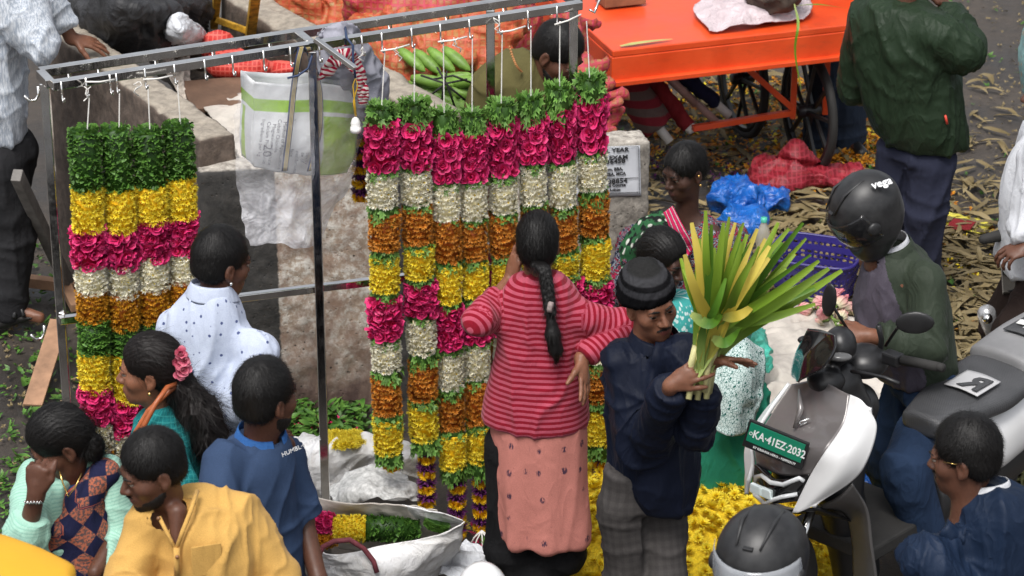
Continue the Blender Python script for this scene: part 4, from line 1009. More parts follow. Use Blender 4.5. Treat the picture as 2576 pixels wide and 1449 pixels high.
cp = [kn, p.px(985,462,-.03), p.px(1040,498,-.05), p.px(1100,522,-.06), p.px(1150,538,-.06)]
s.chain(cp, [.030,.045,.060,.052,.012], .02); v, f = s.mesh(.006); N = vnormals(v,f); v = v+N*(.010*ridge(v*V(30,30,12),2)+.004*vnoise(v*V(160,160,30)))[:,None]; N = vnormals(v,f)
v, f = strands(v, f, N, frame(0), kn, 3800, .09, .0013, .014, flow=lambda q_: np.tile(V(.45,0,-1),(len(q_),1)), rs=8, curl=.5)
mesh_np('ponytail', v, f, M['hair_long'], p.root)
pb = PB(4)
for (x, y, r) in ((455,890,.022),(449,912,.022),(460,928,.024),(452,942,.018),(463,905,.02)): pb.rose(p.px(y, x, -.075), V(.3,-1,.3), r)
o = bpy.data.objects.new('hair_flower', pb.mesh('hair_flower', petal('hair_flower_pink',(.62,.09,.18),(.78,.25,.32),(.45,.02,.06)))); link(o, p.root); o.location = Vector(-root_off(p.root))
MB().lathe(p.H+p.HF@V(-.079,-.004,-.047), -p.HF[:,0], [(.001,0),(.006,.001),(.006,.004),(.001,.006)], 8).build('earring', M['gold'], p.root, True)
# her bag
bag = thing('shoulder_bag', p.px(1386,290,-.26), 'tan brown leather shoulder bag held by the woman in teal', 'bag')
M['leather'] = simple('brown_leather', (.33,.085,.025), .42, .3, 10, .3, 40, .004)
s = SDF(); Yb = yT-.24; s.ell(aty(292,1300,Yb), (.052,.09,.10), None, .03).ell(aty(300,1345,Yb), (.060,.09,.055), None, .03).cone(aty(262,1240,Yb), aty(325,1222,Yb), .028, .028, .04)
s.ell(aty(292,1216,Yb)+V(0,0,.01), (.038,.06,.016), None, .01, 's'); v, f = s.mesh(.007); N = vnormals(v,f); v = crease(v, N, .007, 9, .5, 4); mesh_np('bag_body', v, f, M['leather'], bag)
MB().tube([aty(262,1235,Yb+.05), aty(340,1090,yT-.13), aty(372,1035,yT-.12), aty(425,985,yT-.10), aty(452,962,yT-.05)], .0085, 8).build('strap', M['leather'], bag, True)
MB().tube([aty(322,1225,Yb), aty(352,1090,yT-.2), aty(392,1015,yT-.19), aty(420,975,yT-.14), aty(455,962,yT-.02)], .0085, 8).build('strap', M['leather'], bag, True)
# --- woman in the saree with the mint cardigan
p = Person('woman in a patterned saree and mint cardigan resting her face on her hand', (152,1114), 1.40, -40, hyaw=-72, hpitch=30, hroll=0, skinm='skin_dark', hs=.97, neck=.045, shoulder=.17, female=True, chest=True)
yS = p.NB[1]; p.S[1] = p.px(1205,95,-.02); p.S[-1] = p.px(1195,262,-.02)
p.arm(1, p.px(1340,68,-.20), p.px(1240,92,-.22), (.045,.038,.026), dict(d=V(.10,.05,1), pn=V(-.3,-1,.1), side=1, curl=(75,75,78,80), bend=(75,75,75,75), spread=2, thumb=(30,40,40), sc=.98))
p.arm(-1, p.px(1340,300,-.06), p.px(1440,240,-.2), (.045,.038,.026))
hp = p.B(0,0,-.55); p.legs(hp, [hp+V(-.05,-.1,-.40),hp+V(.1,-.1,-.40)], [hp*V(1,1,0)+V(-.05,0,.05),hp*V(1,1,0)+V(.1,0,.05)])
p.body()
def tri(q):
    uv = q.co(attr='uvp', scale=(17,17,0)); ck = q.n('TexChecker'); mp = q.n('Mapping'); mp.inputs['Rotation'].default_value = (0,0,.785); q.l(uv, mp.inputs[0]); q.l(mp.outputs[0], ck.inputs['Vector']); ck.inputs['Scale'].default_value = 1.
    m2 = q.ramp(q.noise(q.co(attr='uvp', scale=(60,60,0)), 2, 3), [(.45,0.),(.55,1.)]); c = q.mix(ck.outputs['Fac'], (.014,.016,.05), q.mix(m2, (.42,.13,.075), (.10,.07,.07)))
    b = q.math('FRACT', q.math('MULTIPLY', q.sep(uv)[0], .25)); return q.mix(q.ramp(b, [(.06,1.),(.09,0.)]), c, (.42,.07,.04))
M['saree'] = cloth('patterned_saree', (.2,.1,.08), pattern=tri, folds=8)
M['blouse'] = cloth('blue_blouse', (.005,.05,.13))
p.top('blouse', M['blouse'], rows=[(1195,130,240,.06),(1230,115,250,.085),(1300,112,250,.09),(1350,120,250,.09)], arms=(), cut={}, seed=4, neckcut=(.07,.07,.04))
s = SDF(); s.loft([(p.px(1215,225,-.02),.05,.105),(p.px(1270,205,-.03),.105,.125),(p.px(1340,195,-.03),.13,.135),(p.px(1420,190,-.03),.145,.145),(p.px(1560,190,-.03),.16,.16),(p.px(1900,190,-.03),.2,.19)], p.Rv, p.Fv, .02)
s.cone(p.px(1190,262,-.04), p.px(1330,150,-.13), .05, .03, .05)
garment('saree', s, M['saree'], p.root, .010, .010, 6, .3, 9)
def knit(q): t = q.sep(q.co(attr='uvp')); a = q.math('FRACT', q.math('MULTIPLY', t[1], 95)); return q.mix(q.ramp(a, [(.2,0.),(.5,1.)]), (.27,.50,.40), (.36,.60,.49))
M['cardigan'] = cloth('mint_knit_cardigan', (.3,.55,.45), pattern=knit, sheen=.3, folds=8)
def cardi(s): s.ell(p.px(1300,205,-.18), (.075,.16,.30), None, .02, 's')
p.top('cardigan', M['cardigan'], rows=[(1180,110,255,.085),(1212,62,292,.125),(1270,50,305,.14),(1350,55,315,.15),(1440,60,320,.16)], cut={1:1.42,-1:1.9}, seed=5, neckcut=(.07,.08,.05), sl=(.064,.066,.056), extra=cardi, amp=.006)
p.face(gaze=(0,-.5)); p.hair('tied', n=2600, seed=4, line=.066)
s = SDF(); kb = p.px(1125,240,-.03); s.ell(kb, (.030,.032,.048), None, .02); s.ell(kb+V(-.02,0,.0), (.03,.03,.04)); v, f = s.mesh(.005); N = vnormals(v,f); v += N*(.003*vnoise(v*V(60,60,200)))[:,None]
v, f = strands(v, f, N, frame(0), kb, 900, .05, .0013, .008, rs=3, curl=.8, flow=lambda q_: np.cross(q_-kb, V(0,1,0))); mesh_np('hair_bun', v, f, M['hair'], p.root)
MB().tube([p.px(1267,62+4*k,-.24) if k%2 else p.px(1262,62+4*k,-.26) for k in range(12)], .0035, 6).build('bracelet', M['silver'], p.root, True)
MB().tube([p.px(1185,150,-.1), p.px(1215,158,-.12), p.px(1250,172,-.13), p.px(1225,190,-.13), p.px(1190,205,-.1)], .003, 6).build('necklace', M['gold'], p.root, True)
# --- man in the yellow kurta
p = Person('bearded man in a mustard yellow kurta looking down, lowest in view', (384,1180), 1.56, -38, hyaw=-66, hpitch=16, skinm='skin_dark', shoulder=.20, fat=1.03, hs=.96, nb=(0,-.07,-.155), chest=True)
p.S[1] = p.px(1300,372,-.04); p.S[-1] = p.px(1292,590,.02)
p.arm(1, p.px(1460,318,-.10), p.px(1560,345,-.25), (.052,.045,.03)); p.arm(-1, p.px(1455,700,.02), p.px(1600,640,-.15), (.052,.045,.03))
hp = p.B(0,0,-.62); p.legs(hp, [hp+V(-.05,-.05,-.45),hp+V(.12,-.05,-.45)], [hp*V(1,1,0)+V(-.05,0,.07),hp*V(1,1,0)+V(.12,0,.07)])
p.b.cone(p.px(1288,446,-.085), p.px(1366,442,-.132), .030, .014, .02); p.body(); M['kurta_yellow'] = cloth('mustard_cotton_kurta', (.57,.335,.095), var=.10, folds=6, wr=.4, sheen=.2)
def slit(s): s.cone(p.px(1270,448,-.10), p.px(1372,442,-.152), .054, .020, .010, 's')
p.top('kurta', M['kurta_yellow'], rows=[(1228,440,530,.08),(1262,372,598,.12),(1320,350,635,.13),(1400,335,650,.135),(1500,330,655,.13),(1650,325,660,.14),(1850,310,670,.16)], cut={1:1.9,-1:1.9}, seed=6, sl=(.066,.068,.060), neckcut=(.075,.085,.035), extra=slit, amp=.009, kx=1.0)
p.trousers(M['shirt_print'], top=p.B(0,0,-.5)); p.face(gaze=(0,-.4), brow=1.3); p.hair('short', n=4200, seed=5, thick=1.1); beard_mesh(p.root, p.H, p.HF, p.hs, True, 2)
pk = MB(); pk.box(p.px(1409,520,-.17), (.09,.004,.10), V(1,.35,0), V(-.35,1,0)).build('pocket', M['kurta_yellow'], p.root, bevel=.002)
cN = [p.px(1235,496,-.05), p.px(1285,480,-.135), p.px(1335,460,-.155), p.px(1380,444,-.165)]
MB().tube(cN, .007, 8).tube([p.px(1300,400,-.125), p.px(1340,420,-.15), p.px(1380,441,-.165)], .006, 8).tube([p.px(1378,444,-.17), p.px(1450,446,-.175)], .010, 6).build('placket', M['kurta_yellow'], p.root, True)
for (x, y) in ((446,1401),(399,1304)): MB().lathe(p.px(y,x,-.185), V(0,-1,.2), [(.0001,.006),(.006,.005),(.0065,0)], 10).build('button', simple('kurta_button',(.22,.10,.04),.4), p.root, True)
# --- man in the blue polo shirt
p = Person('man in a blue polo shirt looking away over the flower sacks', (668,1000), 1.60, 48, hyaw=138, hpitch=4, skinm='skin_dark', shoulder=.19, nb=(0,-.04,-.16))
p.S[1] = p.px(1165,560,-.1); p.S[-1] = p.px(1150,715,.12)
p.arm(1, p.px(1300,545,-.2), p.px(1420,600,-.35), (.052,.043,.028)); p.arm(-1, p.px(1310,762,.1), p.px(1460,802,-.02), (.05,.041,.028), dict(d=V(.2,0,-1), pn=V(.5,-1,0), side=-1))
hp = p.B(0,0,-.62); p.legs(hp, [hp+V(-.05,-.05,-.45),hp+V(.12,.05,-.45)], [hp*V(1,1,0)+V(-.05,0,.07),hp*V(1,1,0)+V(.12,0,.07)])
p.body(); M['polo'] = cloth('blue_polo_knit', (.036,.062,.125), var=.18, folds=6, wr=.3); M['polo_collar'] = cloth('polo_collar', (.035,.12,.34))
p.top('polo_shirt', M['polo'], rows=[(1092,600,712,.08),(1130,548,735,.12),(1190,520,742,.13),(1280,516,750,.13),(1390,525,762,.13),(1500,535,770,.13),(1640,540,775,.14)], cut={1:.95,-1:.95}, neckcut=(.055,.055,.02), seed=7, sl=(.064,.070,.06), amp=.007)
p.collar(M['polo_collar'], .068, .035, 14); p.trousers(M['dark_trousers'], top=p.B(0,0,-.5)); p.face(); p.hair('short', n=4000, seed=6, thick=1.2); beard_mesh(p.root, p.H, p.HF, p.hs, True, 3, 500)
text('printed_words', 'HUMBL·CUTTE', p.px(1150,710,-.125), V(1,.55,.25), V(-.1,0,1), .020, M['paper'], p.root)
# --- man bottom right in the hooded navy jacket
p = Person('moustached man in a navy hooded jacket beside the white scooter', (2428,1148), 1.58, -140, hyaw=-114, hpitch=10, skinm='skin_dark', shoulder=.19, lean=4)
p.arm(-1, p.px(1480,2400,-.12), p.px(1600,2370,.1), (.05,.04,.03)); p.arm(1, p.px(1460,2640,.05), p.px(1600,2600,.2), (.05,.04,.03))
hp = p.B(0,0,-.6); p.legs(hp, [hp+V(.1,.02,-.45),hp+V(-.09,.05,-.45)], [hp*V(1,1,0)+V(.1,.0,.07),hp*V(1,1,0)+V(-.1,.1,.07)])
p.body(); M['navy_jacket'] = cloth('navy_shell_jacket', (.010,.020,.045), var=.3, rough=.55, folds=9, wr=.6, sheen=0.); M['white_shirt'] = cloth('white_shirt', (.52,.53,.56), var=.05)
p.top('jacket', M['navy_jacket'], rows=[(1222,2440,2560,.08),(1262,2408,2610,.125),(1330,2392,2640,.135),(1430,2388,2650,.14),(1560,2395,2650,.15)], cut={1:1.9,-1:1.9}, seed=8, sl=(.068,.070,.060), amp=.011, neckcut=(.07,.08,.03), ef=.014)
s = SDF(); hd = p.B(0,-.075,-.01); s.cone(p.B(-.09,-.02,-.0), hd+V(0,0,-.01), .030,.045,.04).cone(p.B(.09,-.02,-.0), hd+V(0,0,-.01), .030,.045,.04); s.ell(p.B(0,-.10,-.05),(.075,.05,.05),None,.04); garment('hood', s, M['navy_jacket'], p.root, .007, .011, 13, .6, 4)
p.collar(M['white_shirt'], .050, .022, 40, yo=.012); p.trousers(M['dark_trousers'], top=p.B(0,0,-.5)); p.face(brow=1.2); p.hair('short', n=4000, seed=7, thick=1.25); beard_mesh(p.root, p.H, p.HF, p.hs, False)
MB().tube([p.H+p.HF@V(-.078,.0,.010), p.H+p.HF@V(-.072,.045,.014)], .0011, 5).build('glasses_arm', M['gold'], p.root, True)
# --- boy with the beanie and the leaves
p = Person('young man in a black knitted cap and navy jacket holding a sheaf of long leaves', (1636,764), 1.50, 32, hyaw=26, hpitch=6, hroll=-10, skinm='skin_mid', hs=.97, shoulder=.18, neck=.048)
Yb = p.NB[1]; p.S[1] = p.px(905,1566,-.02); p.S[-1] = p.px(890,1720,-.1)
p.arm(1, p.px(1118,1622,-.12), p.px(968,1690,-.38), (.05,.042,.026), dict(d=V(.80,-.12,.60), pn=V(-.35,-1,.25), side=1, curl=(15,25,30,35), bend=(20,28,32,38), spread=9, thumb=(35,5,10), sc=.90))
p.arm(-1, p.px(1078,1748,-.22), p.px(908,1786,-.34), (.05,.042,.026), dict(d=V(1,-.15,.12), pn=V(.2,.5,.95), side=1, curl=(5,8,12,14), bend=(5,8,10,12), spread=9, thumb=(30,10,10), sc=.90))
ft = p.NB*V(1,1,0); hp = p.B(0,0,-.56); p.legs(hp, [ft+V(-.045,-.02,.46),ft+V(.10,-.05,.46)], [ft+V(-.05,0,.07),ft+V(.11,-.03,.07)])
p.body(); M['navy_dark'] = cloth('dark_navy_jacket', (.005,.008,.020), var=.25, rough=.6, folds=7, wr=.6, sheen=.03)
def jop(s): s.cone(p.B(0,.07,.02), p.B(0,.125,-.12), .045, .012, .015, 's')
p.top('jacket', M['navy_dark'], rows=[(852,1590,1705,.085),(895,1545,1732,.12),(970,1530,1742,.135),(1060,1534,1748,.14),(1160,1540,1758,.15),(1225,1548,1756,.15),(1268,1575,1738,.135)], cut={1:1.93,-1:1.6}, seed=9, sl=(.066,.066,.052), amp=.010, extra=jop, ef=.015, neckcut=(.07,.07,.02))
M['maroon'] = cloth('maroon_shirt', (.15,.012,.022)); p.top('shirt', M['maroon'], rows=[(850,1605,1690,.068),(890,1590,1695,.092),(990,1590,1695,.09),(1030,1590,1690,.08)], cut={}, arms=(), amp=.002, sl=(.04,.04,.04), neckcut=(.06,.07,.04))
p.collar(M['maroon'], .058, .026, 35); p.collar(M['navy_dark'], .075, .040, 38, name='jacket_collar')
def check(q):
    uv = q.sep(q.co(attr='uvp')); a = q.ramp(q.math('FRACT', q.math('MULTIPLY', uv[0], 30)), [(.4,0.),(.55,1.)]); b = q.ramp(q.math('FRACT', q.math('MULTIPLY', uv[1], 30)), [(.4,0.),(.55,1.)])
    return q.mix(q.math('MULTIPLY', q.math('ADD', a, b), .5), (.046,.042,.041), (.060,.055,.053))
M['check'] = cloth('grey_check_trousers', (.07,.065,.065), pattern=check, folds=7); p.trousers(M['check'], (.085,.074,.066), amp=.008, seed=5, rx=.15, ry=.115)
p.face(gaze=(.15,-.45), brow=1.2); beard_mesh(p.root, p.H, p.HF, p.hs, False, 1)
s = SDF(); e = lambda c, r, k=.012, op='u': s.ell(p.H+p.HF@(V(*c)*p.hs), np.array(r)*p.hs, p.HF, k, op); e((0,-.02,.055),(.091,.107,.105)); e((0,-.05,.01),(.085,.085,.08),.03); s.plane(p.H+p.HF@V(0,.05,.030), p.HF@nrm(V(0,.22,-1)), .01)
v, f = s.mesh(.006); N = vnormals(v,f); L = (v-p.H)@p.HF; v = v+N*(.0025*np.sin(np.arctan2(L[:,0],L[:,1])*70)+.004*ridge(v*14,2))[:,None]
q = NB('knit_cap'); z_ = q.sep(q.co(attr='uvp'))[2]; st = q.ramp(z_, [(.0,(.004,.004,.005)),(.40,(.004,.004,.005)),(.44,(.03,.03,.034)),(.53,(.03,.03,.034)),(.56,(.006,.006,.007)),(.63,(.006,.006,.007)),(.66,(.04,.04,.044)),(.75,(.04,.04,.044)),(.80,(.02,.02,.02))])
M['knit'] = q.out(st, .95, q.bump(q.noise(q.co(scale=(1,1,.3)), 300, 2), .5, .004), spec=.08)
mesh_np('knitted_cap', v, f, M['knit'], p.root, attrs={'uvp': np.stack([L[:,0],L[:,1],np.clip(L[:,2]/.17,0,1)],1)})
hair_cap(p.root, p.H, p.HF, p.hs*.985, 'crop', n=700, seed=3, line=.045)
boy = p
# --- rider with the helmet
p = Person('rider in a black helmet and green sleeved jacket sitting on the scooter', (2180,532), 1.42, -66, hyaw=-70, hpitch=44, skinm='skin_mid', shoulder=.19, lean=8, nb=(0,-.075,-.20))
Yr = p.NB[1]; p.S[-1] = p.px(710,2335,-.14); p.S[1] = p.px(690,2225,.16)
p.arm(-1, p.px(868,2335,-.22), p.px(845,2185,-.26), (.052,.044,.028), dict(d=V(-1,.1,.05), pn=V(.1,-.7,.8), side=1, curl=(50,55,55,55), bend=(45,45,45,45), spread=3))
p.arm(1, p.px(870,2220,.15), p.px(835,2165,.02), (.05,.042,.028), dict(d=V(-1,-.4,-.1), pn=V(-.2,.3,.9), side=-1, curl=(45,50,55,55), bend=(45,45,45,45), spread=3))
hp = p.px(985,2345,.0); p.lg = []
kn1, ft1 = p.px(1185,2280,-.42), p.px(1500,2385,-.30); kn2, ft2 = p.px(1130,2215,.15), p.px(1360,2290,.20)
p.legs(hp, [kn2,kn1], [ft2,ft1]); p.body(zc=(.9,.03))
def rj(q):
    o = q.co(attr='uvp'); u = q.sep(o); return q.mix(q.ramp(u[2], [(.45,0.),(.5,1.)]), (.030,.040,.027), (.075,.065,.085))
M['rider_jacket'] = cloth('green_shell_jacket', (.028,.045,.026), rough=.6, folds=9, wr=.5, sheen=.05, pattern=rj)
ro = p.top('jacket', M['rider_jacket'], rows=[(618,2190,2295,.085),(668,2168,2362,.13),(740,2155,2394,.145),(840,2158,2404,.145),(920,2180,2405,.13),(952,2205,2400,.125)], img=1, pw=2.2, cut={1:1.9,-1:1.85}, seed=10, sl=(.068,.068,.056), amp=.008, neckcut=(.07,.07,.02))
me = ro.data; co_ = np.empty(len(me.vertices)*3, np.float32); me.vertices.foreach_get('co', co_); co_ = co_.reshape(-1,3)+root_off(p.root)
dp = (co_-C0)@V(0,CP,-SP); ux = (co_-C0)[:,0]/dp*FPX+1288; uy = 724.5-((co_-C0)@V(0,SP,CP))/dp*FPX
xl = np.interp(co_[:,2], [1.0,1.1,1.28], [2260,2235,2190]); wl = (ux < np.interp(uy, [600,700,950], [2215,2235,2330]))&(np.abs(co_[:,1]-Yr) < .3)
sleeve = np.linalg.norm(np.cross(co_-p.tex[-1][1], nrm(p.tex[-1][2]-p.tex[-1][1])),axis=1) < .085; m_ = wl & ~(sleeve & (co_[:,1] < Yr-.12))
a3_ = np.empty(len(me.vertices)*3, np.float32); me.attributes['uvp'].data.foreach_get('vector', a3_); a3_ = a3_.reshape(-1,3); a3_[:,2] = m_*1.; me.attributes['uvp'].data.foreach_set('vector', a3_.ravel())
M['jeans'] = cloth('navy_jeans', (.018,.035,.075), var=.3, folds=8, wr=.5); p.trousers(M['jeans'], (.105,.088,.070), top=p.px(948,2315,0), seed=6, amp=.009, rx=.16, ry=.13)
p.collar(M['white_shirt'], .060, .045, 20, yo=.0); p.collar(M['rider_jacket'], .074, .03, 30, name='jacket_collar')
def helmet(parent, H, F, mats, sc=1., visor=True, clear=False, vt=0.):
    P = lambda x,y,z: H+F@(V(x,y,z)*sc); s = SDF(); e = lambda c, r, k=.02, op='u': s.ell(P(*c), np.array(r)*sc, F, k, op)
    e((0,-.010,.035),(.128,.150,.135)); e((0,.015,-.06),(.115,.135,.11),.04); e((0,.085,-.115),(.07,.06,.045),.05); s.plane(P(0,.0,-.125), F@nrm(V(0,-.42,-1)), .015)
    s.ell(P(0,.15,.0), np.array((.092,.085,.060))*sc, F, .015, 's'); s.ell(P(0,-.01,-.11), np.array((.088,.11,.13))*sc, F, .01, 's')
    v, f = s.mesh(.0065); mesh_np('shell', v, f, mats[0], parent)
    for x in (-1,1): MB().lathe(P(x*.118,.035,.015), F[:,0]*x, [(.026,0),(.026,.012),(.020,.018),(.001,.018)], 20).build('visor_hub', mats[0], parent, True)
    n1, n2 = 18, 9; V_ = []
    for i in range(n1):
        a = R(-78+156*i/(n1-1))
        for j in range(n2):
            b = R(vt-26+62*j/(n2-1)); V_.append(P(.133*math.sin(a)*math.cos(b*.6), -.005+.158*math.cos(a)*math.cos(b*.8), .02+.13*math.sin(b)))
    o = mesh_np('visor', np.array(V_), grid_faces(n1,n2), mats[1], parent); m = o.modifiers.new('s','SOLIDIFY'); m.thickness = .002
    # crown ridge and vents
    for x in (-1,1):
        MB().tube([P(x*.035,.10,.133), P(x*.045,.02,.166), P(x*.042,-.07,.150), P(x*.03,-.13,.09)], [.003,.006,.005,.003], 6).build('ridge', mats[0], parent, True)
    MB().box(P(.0,.098,.128), (.03*sc,.016,.008), F[:,0], F[:,1]).build('vent', mats[0], parent, bevel=.002)
q = NB('matt_black_helmet'); n_ = q.noise(q.co(), 25, 5); M['helmet'] = q.out(q.ramp(n_, [(.35,(.012,.012,.013)),(.7,(.028,.028,.029))]), .42, q.bump(q.noise(q.co(), 500, 2), .1, .001), spec=.45)
q = NB('smoked_visor'); M['visor_smoke'] = q.out((.02,.02,.022), .08, None, alpha=.45, coat=.5)
q = NB('scratched_clear_visor'); M['visor_clear'] = q.out(q.ramp(q.noise(q.co(), 8, 4), [(.3,(.28,.30,.33)),(.7,(.5,.52,.55))]), .22, None, alpha=.55, coat=.4)
h1 = thing('helmet', p.H, 'matt black helmet with white script lettering, worn by the scooter rider', 'helmet'); helmet(h1, p.H-p.HF[:,2]*.01, p.HF, (M['helmet'], M['visor_smoke']), .95)
text('logo_lettering', 'vega', aty(2196,476,p.H[1]-.103), V(1,.1,.28), V(-.25,.75,.8), .042, M['paper'], h1, .004, bold=.001)
# --- man in the green bomber jacket, upper right
p = Person('man in a dark green bomber jacket with one hand raised to his mouth', (2290,-95), 1.52, 140, Y=11.85, hyaw=150, skinm='skin_dark', shoulder=.22)
p.S[1] = p.px(75,2345,-.14); p.S[-1] = p.px(40,2190,.1)
p.arm(1, p.px(125,2425,-.16), p.px(20,2378,.05), (.055,.046,.03), dict(d=V(-.5,.1,1), pn=V(1,-.3,0), side=-1, curl=(40,45,50,50)))
p.arm(-1, p.px(210,2165,.25), p.px(130,2230,.4), (.055,.046,.03))
ft = p.NB*V(1,1,0); hp = p.px(395,2300,0); p.legs(hp, [p.px(530,2330,-.05),p.px(520,2250,.10)], [p.px(690,2318,.02),p.px(680,2250,.2)])
p.body(); M['bomber'] = cloth('dark_green_bomber', (.018,.032,.017), var=.2, rough=.5, folds=7, wr=.7, sheen=0., wd=.016)
p.top('jacket', M['bomber'], rows=[(0,2190,2340,.10),(30,2140,2385,.15),(90,2130,2400,.165),(180,2150,2412,.175),(270,2172,2424,.18),(330,2200,2436,.175),(365,2225,2432,.155)], cut={1:1.9,-1:1.9}, seed=11, sl=(.092,.095,.072), amp=.009, h=.011, kx=1.0, ef=.018)
p.trousers(M['dark_trousers'] if False else cloth('navy_trousers', (.025,.028,.05), folds=7), (.105,.092,.075), top=p.px(360,2300,0), rx=.16, ry=.125, seed=7, amp=.009); p.hair('short', n=800); p.face()
MB().tube([p.px(290,2378,-.2), p.px(312,2383,-.2)], .006, 6).build('zip_pull', simple('red_zip',(.5,.05,.03)), p.root, True)
sheet('shirt_tail', [[p.px(355,2355,-.02),p.px(350,2388,-.03)],[p.px(375,2362,-.02),p.px(372,2386,-.03)]], cloth('pink_shirt_tail',(.6,.42,.42)), p.root, (12,12), .003, 20)
for c in p.lg: shoe(p.root, c[2]-V(0,.06,.05), c[2]+V(.03,.16,-.05), M['black_plastic'])
# --- man upper left with his hand on the wall
p = Person('man in a grey streaked shirt at the left edge with one hand on the wall', (20,-160), 1.55, 75, Y=11.7, hyaw=85, skinm='skin_mid', shoulder=.20)
p.S[1] = p.px(20,10,-.15); p.S[-1] = p.px(-45,70,.15)
p.arm(1, p.px(122,108,-.2), p.px(-40,75,-.1), (.052,.044,.03), dict(d=V(-.3,0,1), pn=V(0,-1,0), side=1, curl=(40,45,50,50)))
p.arm(-1, p.px(15,125,.12), p.px(98,182,.13), (.052,.042,.028), dict(d=V(1,.25,-.30), pn=V(.2,-.35,1), side=1, curl=(12,10,12,18), bend=(12,12,14,20), spread=8, thumb=(55,15,5), sc=1.02))
hp = p.px(395,20,0); p.legs(hp, [p.px(590,32,-.06),p.px(590,-10,.1)], [p.px(775,22,-.08),p.px(760,-30,.15)])
p.body()
def streak(q):
    n_ = q.noise(q.co(scale=(1,1,.12)), 170, 3, .6); return q.mix(q.ramp(n_, [(.42,0.),(.58,1.)]), (.32,.36,.42), (.56,.59,.63))
M['streak'] = cloth('grey_streaked_shirt', (.5,.5,.55), pattern=streak, folds=7)
p.top('shirt', M['streak'], rows=[(-20,-40,50,.08),(20,-55,66,.15),(90,-58,66,.16),(180,-60,62,.16),(270,-60,66,.165),(345,-58,66,.165)], img=1, pw=2.2, cut={1:1.9,-1:1.72}, seed=12, sl=(.080,.072,.062), amp=.010)
p.trousers(cloth('charcoal_trousers', (.022,.022,.024)), (.11,.095,.085), top=p.px(340,10,0), rx=.155, ry=.125, seed=8); p.hair('short', n=600); p.face()
c = p.lg[0][2]; sd = SDF(); a, b = p.px(812,-25,-.10), p.px(775,95,-.10); sd.cone(a, b, .040,.045,.02); sd.plane(p.px(790,40,-.1)+V(0,0,.0), V(0,0,1), .004); sd.plane(V(0,0,.002), V(0,0,-1), .004); v, f = sd.mesh(.007); mesh_np('sandal', v, f, M['rubber'], p.root)
MB().tube([p.px(800,35,-.16),p.px(768,40,-.11),p.px(775,58,-.04)], .012, 6).tube([p.px(795,60,-.15),p.px(762,48,-.1)], .010, 6).build('sandal_strap', M['black_plastic'], p.root, True)
# --- man in the olive t-shirt behind the wall
p = Person('bearded man in an olive t-shirt bending his head behind the wall', (1402,134), 1.36, 60, Y=11.75, hyaw=62, hpitch=34, skinm='skin_dark', shoulder=.20, lean=25, neck=.056, nb=(0,-.10,-.17), hs=1.14)
p.S[1] = p.px(215,1240,-.08); p.S[-1] = p.px(225,1385,.2)
p.arm(1, p.px(420,1215,-.02), p.px(500,1330,.1), (.055,.046,.03)); p.arm(-1, p.px(420,1400,.2), p.px(500,1420,.1), (.055,.046,.03))
hp = p.px(560,1260,.15); p.legs(hp, [hp+V(.2,-.15,-.02),hp+V(.25,.1,-.02)], [hp*V(1,1,0)+V(.25,-.2,.06),hp*V(1,1,0)+V(.3,.1,.06)])
p.body(); M['olive'] = cloth('olive_tshirt', (.105,.092,.035), var=.2, folds=6)
p.top('t_shirt', M['olive'], rows=[(135,1262,1345,.08),(165,1212,1380,.13),(215,1182,1398,.15),(300,1170,1400,.15),(380,1170,1395,.15),(480,1180,1390,.15)], img=1, pw=2.2, cut={1:.95,-1:.95}, seed=13, sl=(.066,.066,.06), neckcut=None)
p.face(gaze=(0,-.6)); p.hair('short', n=2200, seed=8, thick=1.2); beard_mesh(p.root, p.H, p.HF, p.hs, True, 5)
bd = MB()
for i in range(16):
    t = i/15; c = p.px(118+12*math.sin(t*3)+t*60, 1282+t*30, -.12-.05*math.sin(t*3)); bd.lathe(c, V(0,0,1), [(.001,-.006),(.007,0),(.001,.006)], 6)
bd.build('bead_necklace', simple('wood_beads',(.5,.22,.08),.5), p.root, True)
# --- two women seated behind the flowers
p = Person('short haired woman with gold earrings and a tie dyed dress seated by the wall end', (1722,430), 1.12, -30, hyaw=-52, hpitch=14, skinm='skin_deep', hs=.95, shoulder=.185, neck=.046, female=True, chest=True)
p.S[1] = p.px(615,1600,-.05); p.S[-1] = p.px(600,1840,0)
p.arm(1, p.px(720,1560,-.1), p.px(830,1640,-.2), (.05,.042,.028)); p.arm(-1, p.px(730,1860,-.02), p.px(820,1790,-.15), (.05,.042,.028))
hp = p.px(880,1710,.1); p.legs(hp, [hp+V(-.15,-.35,.05),hp+V(.15,-.35,.05)], [hp*V(1,1,0)+V(-.2,-.3,.06),hp*V(1,1,0)+V(.2,-.3,.06)]); p.body()
def tie(q):
    o = q.co(attr='uvp', scale=(26,30,0)); n_ = q.noise(o, 1., 3, .6, 1.5); a = q.voro(o, 1.1, rnd=.8); c = q.mix(q.ramp(a, [(.33,1.),(.42,0.)]), (.012,.014,.016), (.55,.58,.55)); return q.mix(q.ramp(n_, [(.5,0.),(.56,1.)]), c, (.03,.11,.05))
def tie2(q):
    o = q.co(attr='uvp', scale=(20,34,0)); n_ = q.noise(o, 1., 3, .6, 2.5); c = q.ramp(n_, [(.36,(.01,.01,.015)),(.46,(.015,.03,.07)),(.49,(.40,.42,.45)),(.52,(.012,.012,.016)),(.64,(.30,.015,.05))]); return c
p.top('dress', cloth('tie_dyed_dress', (.1,.1,.1), pattern=tie2, folds=8), rows=[(545,1665,1795,.08),(578,1618,1840,.12),(640,1590,1862,.14),(720,1590,1865,.15),(850,1590,1860,.18)], cut={1:1.3,-1:1.3}, seed=14, sl=(.072,.070,.06), neckcut=(.085,.09,.04))
